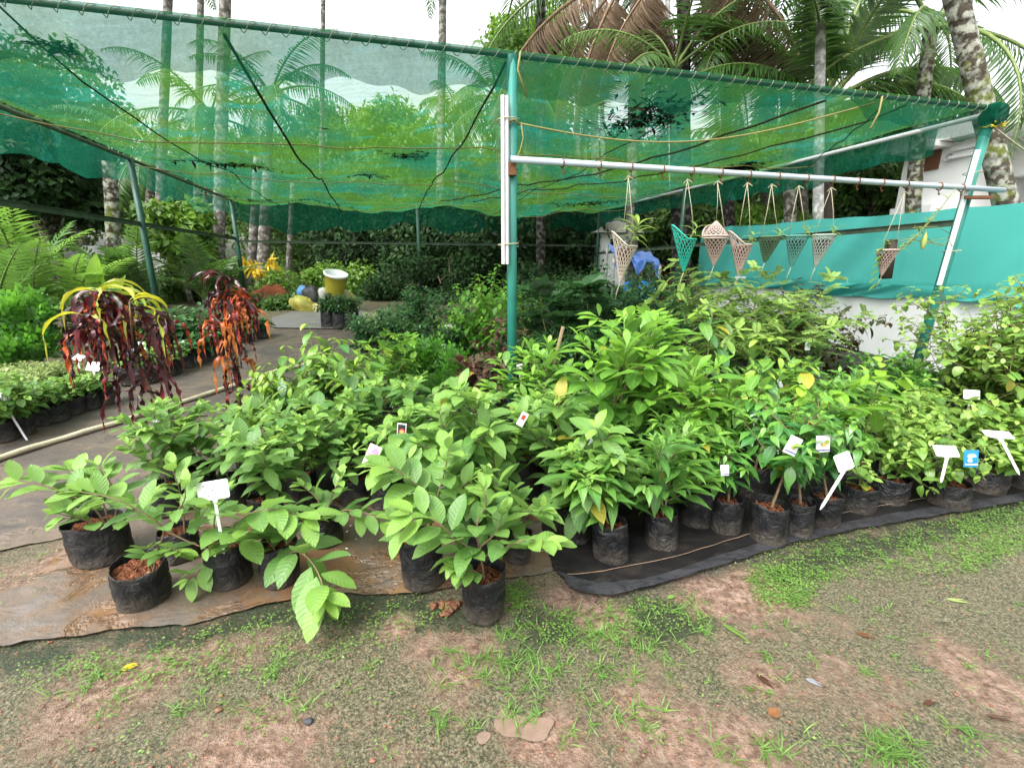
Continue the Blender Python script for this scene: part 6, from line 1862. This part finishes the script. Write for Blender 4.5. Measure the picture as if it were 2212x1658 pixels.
# vine clad tree at the left
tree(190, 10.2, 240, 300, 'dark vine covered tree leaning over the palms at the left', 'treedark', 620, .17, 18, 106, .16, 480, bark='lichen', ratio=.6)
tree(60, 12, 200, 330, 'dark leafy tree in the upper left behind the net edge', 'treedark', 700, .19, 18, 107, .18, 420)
tree(440, 13.5, 440, 140, 'papaya like tree with bright pale leaves left of the second pole', 'tree', 260, .26, 9, 108, .07, 560, bark='darkbark')
M['treebright'] = leaf_mat('bright_tree_leaf', (0.060, 0.170, 0.020), (0.190, 0.320, 0.030), .45, .4, .35, 0, midw=0)
tree(445, 12.4, 432, 130, 'bright leaved young tree under the net hem, left of the second pole', 'treebright', 320, .24, 9, 109, .06, 570)
# trees seen through the roof net
TR = ((90, 20, 60, 420, 'treedark'), (250, 22, 90, 320, 'tree'), (600, 26, 290, 280, 'tree'), (760, 25, 225, 200, 'tree'), (880, 24, 215, 190, 'treebright'), (1010, 27, 315, 200, 'tree'), (1150, 22, 185, 220, 'tree'), (1300, 25, 285, 240, 'treedark'), (1420, 22, 300, 220, 'tree'), (1560, 20, 285, 260, 'tree'), (1690, 18, 215, 260, 'tree'), (1840, 20, 250, 280, 'treedark'))
WH = ('upper left corner', 'left of the slim trunks', 'behind the coconut crown left of centre', 'left of centre, bushy top', 'centre left, brightest foliage', 'between the small areca and the middle pole', 'just right of the middle pole', 'behind the white areca trunks', 'below the brown fronds', 'right of the brown fronds', 'under the fan of green fronds', 'far right beside the leaning trunk')
for i, (px, Y, top, sprd, mt) in enumerate(TR):
    tree(px, Y, top, sprd, 'tall tree seen through the net roof, ' + WH[i], mt, 620, .30, 16, 120 + i, .2, 470, group='trees beyond the shade house')
for i, (px, top) in enumerate(((180, 300), (420, 335), (640, 325), (850, 280), (1050, 325), (1240, 320), (1440, 330), (1620, 320))):
    tree(px, 30, top, 300, 'green tree in the continuous row behind the net, lower than the tall ones', 'tree', 560, .42, 14, 220 + i, .2, 520, group='lower row of trees behind the net')
tree(1135, 17, 32, 170, 'bright yellow green bushy tree top above the net beside the black trunk', 'treebright', 900, .22, 12, 140, .16, 260, squash=1.2)
# shrubs and trees at the right between net and house
tree(1830, 13, 330, 260, 'grey green bushy tree between net and white house', 'tree', 900, .17, 18, 141, .14, 480)
tree(1720, 14.5, 380, 200, 'mid green tree behind the pipe right of the brown trunk', 'tree', 700, .18, 14, 142, .14, 500)
tree(1600, 12.5, 440, 170, 'bright soft green shrub behind the white net planters', 'treebright', 620, .15, 10, 143, .06, 560)
tree(1510, 14, 400, 170, 'green tree behind the closed white net bag', 'tree', 600, .18, 12, 144, .12, 560)
tree(1440, 15, 430, 150, 'leafy tree between the blue tarpaulin and the right side pole', 'tree', 500, .18, 10, 145, .12, 560)
for i, (px, Y, r, lb) in enumerate(((1452, 11.0, .16, 'black ringed palm trunk right of the blue tarpaulin, below the net'), (1690, 11.5, .15, 'brown shaggy palm trunk behind the pipe'), (1718, 12.2, .12, 'grey palm trunk right of the brown shaggy one'), (1560, 12.0, .14, 'dark palm trunk with hanging dry fibres below the net edge'))):
    base = base_at(px, Y); palm('coconut_palm', lb, base, at(px + 5, 150, Y), r, crown_fr(rng, 8, 2.6, (1.2, 0), 1.2, .4), trunkmat=('blacktrunk', 'treebark', 'palmtrunk', 'blacktrunk')[i], ll=.6, lw=.05, n=26, seed=90 + i)
# undergrowth at the back left, under the net and along the yard
UG = ((560, 11.8, 640, 90, 'tree', 'low green weeds in front of the red earth mound'), (628, 11.4, 640, 70, 'tree', 'grassy weeds between the mound and the sacks'), (1150, 13.6, 560, 220, 'treedark', 'dark leafy undergrowth right behind the middle pole'), (960, 13.8, 540, 260, 'treedark', 'dark leafy undergrowth left of the middle pole'), (560, 14, 560, 200, 'treebright', 'sprawling light green undergrowth left of the red earth bank'), (680, 13.5, 575, 190, 'treebright', 'bright undergrowth between the earth bank and the sacks'), (760, 15, 560, 160, 'treebright', 'bright leafy undergrowth behind the sacks'), (610, 16, 545, 170, 'tree', 'green undergrowth behind the yellow leaves'), (480, 15, 560, 180, 'tree', 'green undergrowth behind the second pole'), (380, 13, 560, 160, 'tree', 'green undergrowth before the white wall'), (120, 11, 560, 240, 'tree', 'green undergrowth behind the left palms'), (0, 10, 560, 240, 'tree', 'green undergrowth at the left frame edge'), (270, 11, 600, 160, 'tree', 'low green undergrowth behind the crotons'), (1500, 13, 590, 160, 'treedark', 'dark undergrowth below the right side pole'), (1380, 14, 600, 160, 'treedark', 'dark undergrowth beside the brick arch'), (860, 14.5, 590, 190, 'treedark', 'dark undergrowth behind the rear pole'), (1040, 15, 590, 240, 'treedark', 'dark undergrowth in the middle of the back'), (1230, 14.5, 590, 200, 'treedark', 'dark undergrowth at the rear corner pole'))
for i, (px, Y, top, sprd, mt, lb) in enumerate(UG):
    tree(px, Y, top, sprd, lb, mt, 380, .15, 9, 160 + i, .04, 690, name='undergrowth_shrub', cat='shrub', bark='wood')
# farthest wooded edge: one mass
rng = random.Random(7)
cl = []
for i in range(190):
    a = -1.25 + 2.5 * (i + rng.random()) / 190
    d = rng.uniform(34, 46)
    cl.append(((math.sin(a) * d, math.cos(a) * d, rng.uniform(.5, 9.0)), (3.2, 3.2, 2.8)))
lv = crown(rng, cl, 230, .55)
tag(link('distant_trees', lv.mesh('distant_trees', 1, 'ell'), M['tree']), 'far green wooded edge closing the view behind everything', 'woodland', kind='stuff')
# dead pale stump trunks below the net at the left back
for i, (px, Y, top, r, lb) in enumerate(((556, 14, 400, .13, 'banded pale palm trunk right of the second pole'), (578, 13.4, 430, .17, 'thicker banded palm trunk right of the second pole'), (632, 13.6, 455, .08, 'thin pale dead trunk before the dark tree'))):
    base = base_at(px + 8, Y); palm('bare_trunk', lb, base, at(px, top - 60, Y), r, [], trunkmat='palmtrunk', seed=200 + i, cat='tree trunk')
base = base_at(262, 9.8); palm('bare_trunk', 'mottled thick trunk rising from the palms into the vine covered tree', base, at(235, 350, 9.8), .15, [], trunkmat='lichen', seed=210, cat='tree trunk', bend=(.1, 0))

# ------------------------------------------------------------------ things in the yard behind
wl = thing('yard_wall', 'white wall glimpsed between the palms at the left', 'wall', at(280, 600, 14))
mb = MB(); a, b = at(180, 560, 13.5), at(352, 560, 14.5)
a.z = b.z = 0
mb.add([a, b, b + Vector((0, .2, 0)), a + Vector((0, .2, 0))] + [q + Vector((0, 0, 2.0)) for q in (a, b, b + Vector((0, .2, 0)), a + Vector((0, .2, 0)))], [(0, 1, 5, 4), (1, 2, 6, 5), (2, 3, 7, 6), (3, 0, 4, 7), (4, 5, 6, 7)])
sub('wall', mb, M['house_wall'], wl, False)
rng = random.Random(4)
c = gp(590, 650); c = at(592, 648, 12.5); c.z = gz(c.x, c.y)
mb = MB(); mb.blob((0, 0, .0), (.55, .45, .46), rng, .26, 26, 14)
o = mb.build('earth_bank', M['redsoil']); o.location = c
tag(o, 'mound of red laterite earth behind the crotons', 'earth mound')
for nm, c_, dk in (('sackyellow', (.50, .46, .08), (.05, .05, .03)), ('sackwhite', (.55, .53, .48), (.3, .28, .25)), ('sackblack', (.02, .02, .022), (.05, .05, .05)), ('sackbeige', (.48, .40, .18), (.28, .22, .1)), ('sackblue', (.10, .26, .50), (.06, .15, .32))):
    M[nm] = plain(nm.replace('sack', '') + '_sack_plastic', c_, .5, .4, .3, 5, .3, dk)
for (px, py, Y, s, m, lb) in ((660, 660, 10.8, (.36, .24, .19), 'sackyellow', 'yellow sack with black print lying in front of the heap'), (676, 640, 11.0, (.22, .2, .24), 'sackblack', 'black sack behind the yellow printed sack'), (700, 642, 11.1, (.22, .2, .22), 'sackwhite', 'dirty white sack in the middle of the heap'), (738, 640, 11.2, (.30, .22, .16), 'sackbeige', 'beige yellow sack on the right of the heap'), (690, 668, 10.7, (.16, .13, .13), 'sackbeige', 'small crumpled pale sack at the foot of the heap'), (655, 632, 11.3, (.16, .05, .16), 'sackblue', 'blue plastic piece standing behind the yellow sack')):
    c = at(px, py, Y); mb = MB(); mb.blob((0, 0, 0), s, rng, .14, 18, 12, Matrix.Rotation(rng.uniform(-.5, .5), 3, 'Y'))
    nk = mb.build('sack', M[m]); nk.location = c
    tag(nk, lb, 'sack', 'sacks heaped at the end of the walkway')
c = at(724, 612, 10.9)
bk = thing('bucket', 'tipped yellow paint bucket on top of the sacks', 'bucket', c)
Mx = Matrix.Rotation(R(14), 3, 'X') @ Matrix.Rotation(R(14), 3, 'Y') @ Matrix.Scale(1.2, 3)
mb = MB(); mb.lathe([(.16, -.2), (.17, -.15), (.19, .0), (.205, .17), (.215, .18), (.215, .2), (.195, .2), (.17, -.1), (.001, -.12)], 20, (0, 0, 0), lambda p, i, w: Mx @ p)
M['bucket'] = plain('yellow_bucket_plastic', (.38, .33, .03), .4, .4, .1, 5, 0)
mb.build('body', M['bucket'], bk)
mb = MB(); mb.lathe([(.218, .165), (.226, .17), (.226, .203), (.19, .206), (.168, -.08)], 20, (0, 0, 0), lambda p, i, w: Mx @ p); mb.build('rim', M['whiteplastic'], bk)
# yellow hanging dead leaves, blue bag in the undergrowth
for i, (px, py, Y, lb) in enumerate(((586, 575, 13.0, 'bright yellow withered leaf cluster right of the second pole'), (553, 590, 12.6, 'yellow withered leaf cluster at the second pole'), (528, 572, 13.2, 'orange yellow leaf cluster left of the second pole'))):
    lv = LV(); c = at(px, py, Y)
    for k in range(26):
        d = rdir(rng, .6) - UP * .9; lv.add(c + rdir(rng, .06) + UP * .1, d, Vector((0, -1, .3)), rng.uniform(.2, .36), .06, .3, .2, rng.random())
    o = link('withered_leaves', lv.mesh('withered_leaves', 3, 'ell'), M['yellow']); tag(o, lb, 'withered leaves')
c = at(445, 570, 13); mb = MB(); mb.blob((0, 0, 0), (.16, .05, .13), rng, .25)
M['bluebag'] = plain('bright_blue_plastic', (.01, .16, .58), .4, .4, .15, 6, .1)
o = mb.build('blue_bag', M['bluebag']); o.location = c; tag(o, 'bright blue plastic bag caught in the bushes at the left', 'plastic bag')
# blue tarpaulin shelter, brick arch and hut seen left of the nearest planters
ts = thing('tarpaulin_shelter', 'blue tarpaulin draped on poles behind the nearest white net planter', 'shelter', at(1352, 600, 12.5))
mb = MB()
M['tarp'] = plain('blue_tarpaulin', (.06, .16, .52), .4, .4, .25, 3, .3, (.16, .30, .66))
A, B_ = at(1312, 528, 13.0), at(1405, 545, 12.5)
n = 16
for i in range(n + 1):
    p = A.lerp(B_, i / n)
    for j in range(9):
        t = j / 8
        q = p + Vector((0, -.9 * min(t * 2, 1), -.28 * min(t * 2, 1) - max(0, t - .5) * 1.1 * (.35 + .3 * math.sin(i * .9)))) + Vector((0, .04 * math.sin(i * 2.1 + j), .03 * math.sin(i * 1.7 + j * 2)))
        mb.v.append(tuple(q))
for i in range(n):
    for j in range(8):
        a = i * 9 + j; mb.f.append((a, a + 9, a + 10, a + 1))
sub('tarpaulin', mb, M['tarp'], ts)
for p in (A, B_, A + Vector((0, -.9, -.3)), B_ + Vector((0, -.9, -.3))):
    mb = MB(); mb.tube([Vector((p.x, p.y, .3)), p], .035, 7); sub('support_pole', mb, M['arecatrunk'], ts)
hut = thing('garden_hut', 'small white gabled hut roof above the blue tarpaulin', 'hut', at(1325, 520, 15))
mb = MB(); c = at(1325, 520, 15.0); g = Vector((c.x, c.y, .4))
mb.box(g + Vector((0, 0, 1.0)), (1.0, 1.0, 2.0)); sub('wall', mb, M['house_wall'], hut, False)
mb = MB(); z = 2.0
mb.add([g + Vector(q) for q in ((-.75, -.7, z), (.75, -.7, z), (.75, .7, z), (-.75, .7, z), (0, -.7, z + .45), (0, .7, z + .45))], [(0, 1, 4), (1, 2, 5, 4), (2, 3, 5), (3, 0, 4, 5), (0, 3, 2, 1)])
sub('roof', mb, M['sackwhite'], hut, False)
mb = MB(); mb.box(g + Vector((0, -.51, 1.65)), (.4, .03, .35)); sub('window', mb, M['litter'], hut, False)
ba = thing('brick_arch', 'low brick arch with a dark opening behind the net planters', 'arch', at(1415, 600, 13))
mb = MB(); c = at(1415, 602, 13); c.z = .45
M['brick'] = plain('red_brown_brick', (.26, .12, .07), .85, .2, .3, 9, .3)
for k in range(13):
    w = math.pi * k / 12
    p = c + Vector((-.42 * math.cos(w), 0, .55 + .42 * math.sin(w)))
    mb.box(p, (.22, .4, .11), Matrix.Rotation(-(w - math.pi / 2) * -1, 3, 'Y'))
for sx in (-.47, .47): mb.box(c + Vector((sx, 0, .28)), (.2, .4, .56))
mb.box(c + Vector((0, .25, .45)), (1.0, .05, .9))
sub('bricks', mb, M['brick'], ba, False)
br = MB(); 
c = at(1377, 655, 8.4)
bb = thing('blue_barrel', 'bright blue plastic barrel half hidden in the dark shrubs', 'barrel', (c.x, c.y, gz(c.x, c.y)))
br.lathe([(.001, 0), (.25, 0), (.28, .05), (.29, .3), (.31, .32), (.29, .35), (.29, .62), (.31, .65), (.28, .68), (.27, .9), (.2, .95), (.001, .95)], 20); br.build('body', M['bluebag'], bb)
mb = MB(); mb.lathe([(.28, .66), (.315, .66), (.315, .69), (.28, .69)], 20); mb.build('hoop', M['bluebag'], bb)

# ------------------------------------------------------------------ stakes, hose, litter and ground plants
mb = MB(); a, b = gp(1180, 930), at(1216, 705, 3.75); a = Vector((b.x - .22, b.y, 0.1))
mb.tube([a, a.lerp(b, .5) + Vector((.01, 0, 0)), b], [.018, .017, .015], 7)
tag(mb.build('wooden_stake', M['wood']), 'brown wooden stake leaning beside the middle pole among bright leaves', 'stake')
mb = MB()
pts = [gp(*p) + Vector((0, 0, .035)) for p in ((-160, 1082), (0, 1003), (120, 962), (240, 924), (360, 885), (470, 850), (590, 812), (690, 785))]
sm_ = []
for a, b in zip(pts[:-1], pts[1:]):
    for k in range(6): sm_.append(a.lerp(b, k / 6) + Vector((0, 0, .004 * math.sin(len(sm_) * .9))))
sm_.append(pts[-1]); mb.tube(sm_, .024, 10)
tag(mb.build('water_hose', M['pvc']), 'cream coloured water hose lying along the walkway mat', 'hose')
mb = MB(); pts = [gp(*p) + Vector((0, 0, .03)) for p in ((250, 912), (300, 916), (370, 914), (450, 905))]
mb.tube(pts, .006, 5); tag(mb.build('drip_tube', M['litter']), 'thin black tube lying behind the cream hose', 'tube')

def ground_leaf(name, px, py, L_, Wd, ang, m, label, t=.4, cat='fallen leaf'):
    p = gp(px, py); lv = LV()
    lv.add((0, 0, .004), Vector((math.cos(ang), math.sin(ang), .02)), (0, 0, 1), L_, Wd, .02, .2, t)
    lv.add((.004, .003, .006), Vector((math.cos(ang + .15), math.sin(ang + .15), .03)), (0.2, 0, 1), L_ * .9, Wd * .5, .03, .3, t)
    o = link(name, lv.mesh(name, 7, 'lance', .1), M[m]); o.location = p
    tag(o, label, cat)
M['deadleaf'] = leaf_mat('brown_dead_leaf', (.060, .030, .018), (.20, .09, .035), .7, .2, .1, 0, midw=0)
M['greyleaf'] = leaf_mat('grey_dead_leaf', (.20, .22, .25), (.24, .25, .27), .6, .3, .1, 0, midw=0)
ground_leaf('fallen_leaf', 1557, 1350, .135, .018, -.95, 'weed', 'long yellow green fallen leaf on the mossy earth', .6)
ground_leaf('fallen_leaf', 1630, 1462, .075, .022, -1.0, 'deadleaf', 'curled dark brown fallen leaf on pinkish earth, foreground', 0)
ground_leaf('fallen_leaf', 1738, 1468, .055, .016, -.7, 'greyleaf', 'bluish grey fallen leaf right of the dark curled one', .5)
ground_leaf('fallen_leaf', 1660, 1545, .050, .040, .3, 'deadleaf', 'small orange brown fallen leaf in the lower right foreground', .8)
ground_leaf('fallen_leaf', 2040, 1302, .10, .018, -.3, 'pale', 'pale curved fallen leaf on the bare earth at the right', .9)
ground_leaf('fallen_leaf', 1845, 1372, .07, .02, -.5, 'deadleaf', 'rusty fallen leaf between small weeds right of centre', .5)
ground_leaf('fallen_leaf', 1440, 1100 + 195, .05, .02, .4, 'weed', 'yellowish bit of leaf at the frayed mat edge', .7)
ground_leaf('fallen_leaf', 2125, 1550, .09, .010, -.3, 'deadleaf', 'thin dark twig like leaf at the right edge', 0)
ground_leaf('fallen_leaf', 1990, 1287 + 240, .06, .018, .2, 'deadleaf', 'black wet leaf fragment near the lower right', 0)
ground_leaf('fallen_leaf', 262, 1452, .055, .035, .4, 'yellow', 'yellowish brown fallen leaf at the lower left sheet edge', .2)
ground_leaf('fallen_leaf', 2010, 1215, .16, .008, .9, 'weed', 'thin bent grass stalk lying in front of the bag with the T marker', .8)
rng = random.Random(12)
M['stonered'] = plain('red_laterite_stone', (.22, .11, .07), .9, .15, .25, 40, .4)
M['stonedark'] = plain('dark_stone', (.045, .045, .055), .7, .3, .25, 40, .4)
for (px, py, s, m, lb) in ((472, 1535, .012, 'stonered', 'orange laterite pebble on moss below the left bags'), (668, 1568, .017, 'stonedark', 'dark pebble in the lower left foreground'), (963, 1310, .045, 'sackyellow', 'x'), (480, 1510, .009, 'stonered', 'small orange pebble above the laterite one'), (805, 1645, .010, 'stonered', 'small round pebble at the lower frame edge'), (1020, 1690, .014, 'stonered', 'x')):
    if lb == 'x': continue
    mb = MB(); mb.blob((0, 0, s * .3), (s, s * .7, s * .5), rng, .12); o = mb.build('pebble', M[m]); o.location = gp(px, py); tag(o, lb, 'pebble')
mb = MB()
for k in range(12): mb.blob((rng.gauss(0, .024), rng.gauss(0, .02), .004), (.02, .018, .013), rng, .35, 11, 7)
M['clod'] = plain('wet_red_clod', (.16, .065, .035), .7, .3, .3, 30, .5)
o = mb.build('earth_clod', M['clod']); o.location = gp(965, 1312); tag(o, 'wet red earth clod between the two front bags', 'earth clod')
def scatter_px(poly, n, rng):
    xs_ = [p[0] for p in poly]; ys_ = [p[1] for p in poly]
    out = []
    while len(out) < n:
        x, y = rng.uniform(min(xs_), max(xs_)), rng.uniform(min(ys_), max(ys_))
        if inside(np.array([x]), np.array([y]), poly)[0]: out.append((x, y))
    return out
def clover(lv, p, s, rng):
    for k in range(rng.choice((2, 3, 4, 6, 9, 13))):
        w = rng.uniform(0, 6.28); o = Vector((rng.gauss(0, s), rng.gauss(0, s), rng.uniform(.004, .022)))
        lv.add(p + o, Vector((math.cos(w), math.sin(w), rng.uniform(-.1, .4))), rdir(rng, .25) + UP, rng.uniform(.007, .015), rng.uniform(.005, .010), .2, .15, rng.random())
def tuft(lv, p, s, n, rng, t=.3):
    for k in range(n):
        w = rng.uniform(0, 6.28)
        lv.add(p + Vector((rng.gauss(0, .008), rng.gauss(0, .008), 0)), Vector((math.cos(w), math.sin(w), rng.uniform(.25, 1.5))), UP + rdir(rng, .3), s * rng.uniform(.5, 1.3), .0042, rng.uniform(.2, .9), .2, min(1, max(0, t + rng.gauss(0, .25))))
rng = random.Random(31)
lv = LV()
band = [(1640, 1195), (1760, 1160), (1900, 1140), (2080, 1112), (2230, 1090), (2230, 1175), (2080, 1250), (1900, 1250), (1780, 1262), (1720, 1310), (1640, 1300), (1600, 1240)]
for (x, y) in scatter_px(band, 640, rng): clover(lv, gp(x, y), .022, rng)
for (x, y) in scatter_px([(2050, 1125), (2230, 1085), (2230, 1180), (2080, 1240)], 420, rng): clover(lv, gp(x, y), .022, rng)
for (x, y) in scatter_px([(1620, 1230), (1760, 1225), (1740, 1320), (1640, 1310)], 230, rng): clover(lv, gp(x, y), .02, rng)
for poly, n in (([(690, 1310), (880, 1295), (990, 1300), (960, 1330), (840, 1400), (600, 1460), (300, 1500), (60, 1440), (400, 1380)], 260), ([(1090, 1270), (1150, 1265), (1150, 1330), (1100, 1330)], 90), ([(1120, 1340), (1500, 1290), (1540, 1360), (1300, 1400), (1140, 1400)], 170), ([(0, 1430), (600, 1400), (900, 1420), (900, 1650), (0, 1650)], 55), ([(1500, 1300), (2200, 1230), (2200, 1650), (1300, 1650)], 60), ([(0, 1190), (160, 1190), (90, 1290), (0, 1330)], 18)):
    for (x, y) in scatter_px(poly, n, rng): clover(lv, gp(x, y), .018, rng)
tag(link('clover_weeds', lv.mesh('clover_weeds', 2, 'round'), M['weed']), 'tiny bright green clover like weeds creeping along the mat edge', 'weeds', kind='stuff')
lv = LV()
for poly, n, s in (([(1150, 1330), (1240, 1300), (1540, 1290), (1560, 1370), (1500, 1440), (1350, 1480), (1000, 1470), (900, 1440), (960, 1420)], 105, .065), ([(1500, 1600), (2100, 1560), (2150, 1655), (1500, 1655)], 16, .08), ([(1880, 1590), (2000, 1640), (1990, 1655), (1890, 1640)], 14, .085), ([(900, 1480), (1300, 1480), (1500, 1560), (1200, 1640), (900, 1560)], 34, .06), ([(100, 1420), (600, 1400), (850, 1450), (700, 1600), (100, 1560)], 40, .065), ([(1600, 1300), (2200, 1250), (2200, 1500), (1600, 1500)], 22, .05), ([(1560, 1240), (2150, 1130), (2200, 1150), (1700, 1290)], 34, .06)):
    for (x, y) in scatter_px(poly, n, rng): tuft(lv, gp(x, y), s, rng.randrange(5, 13), rng)
tag(link('grass_tufts', lv.mesh('grass_tufts', 4, 'leaflet'), M['weed']), 'thin grass tufts growing on the wet earth', 'grass', kind='stuff')
mb = MB()
for _ in range(900):
    x, y = rng.uniform(0, 2211), rng.uniform(1330, 1680)
    p = gp(x, y); s = rng.uniform(.0012, .004) if rng.random() < .93 else rng.uniform(.004, .008)
    if inside(np.array([p.x]), np.array([p.y]), MUD)[0] or inside(np.array([p.x]), np.array([p.y]), BLACK)[0]: continue
    mb.blob(p + Vector((0, 0, s * .2)), (s, s * rng.uniform(.6, 1), s * .6), rng, .15, 6, 4)
tag(mb.build('earth_crumbs', M['stonered']), 'small red earth crumbs and grit scattered on the ground', 'grit', kind='stuff')
# white petals fallen on the plastic sheet
M['petal'] = plain('fallen_white_petal', (.75, .74, .70), .6, .3, .05, 10, 0)
for i, (px, py) in enumerate(((755, 1143), (748, 1160), (756, 1210), (752, 1193), (590, 1185), (770, 1170))):
    lv = LV(); lv.add((0, 0, .016), Vector((math.cos(i), math.sin(i), 0)), UP, .016, .012, -.2, .2, 0)
    o = link('petal', lv.mesh('petal', 3, 'round'), M['petal']); o.location = gp(px, py)
    tag(o, 'tiny white petal fallen on the muddy plastic sheet', 'petal', 'white petals on the plastic sheet')
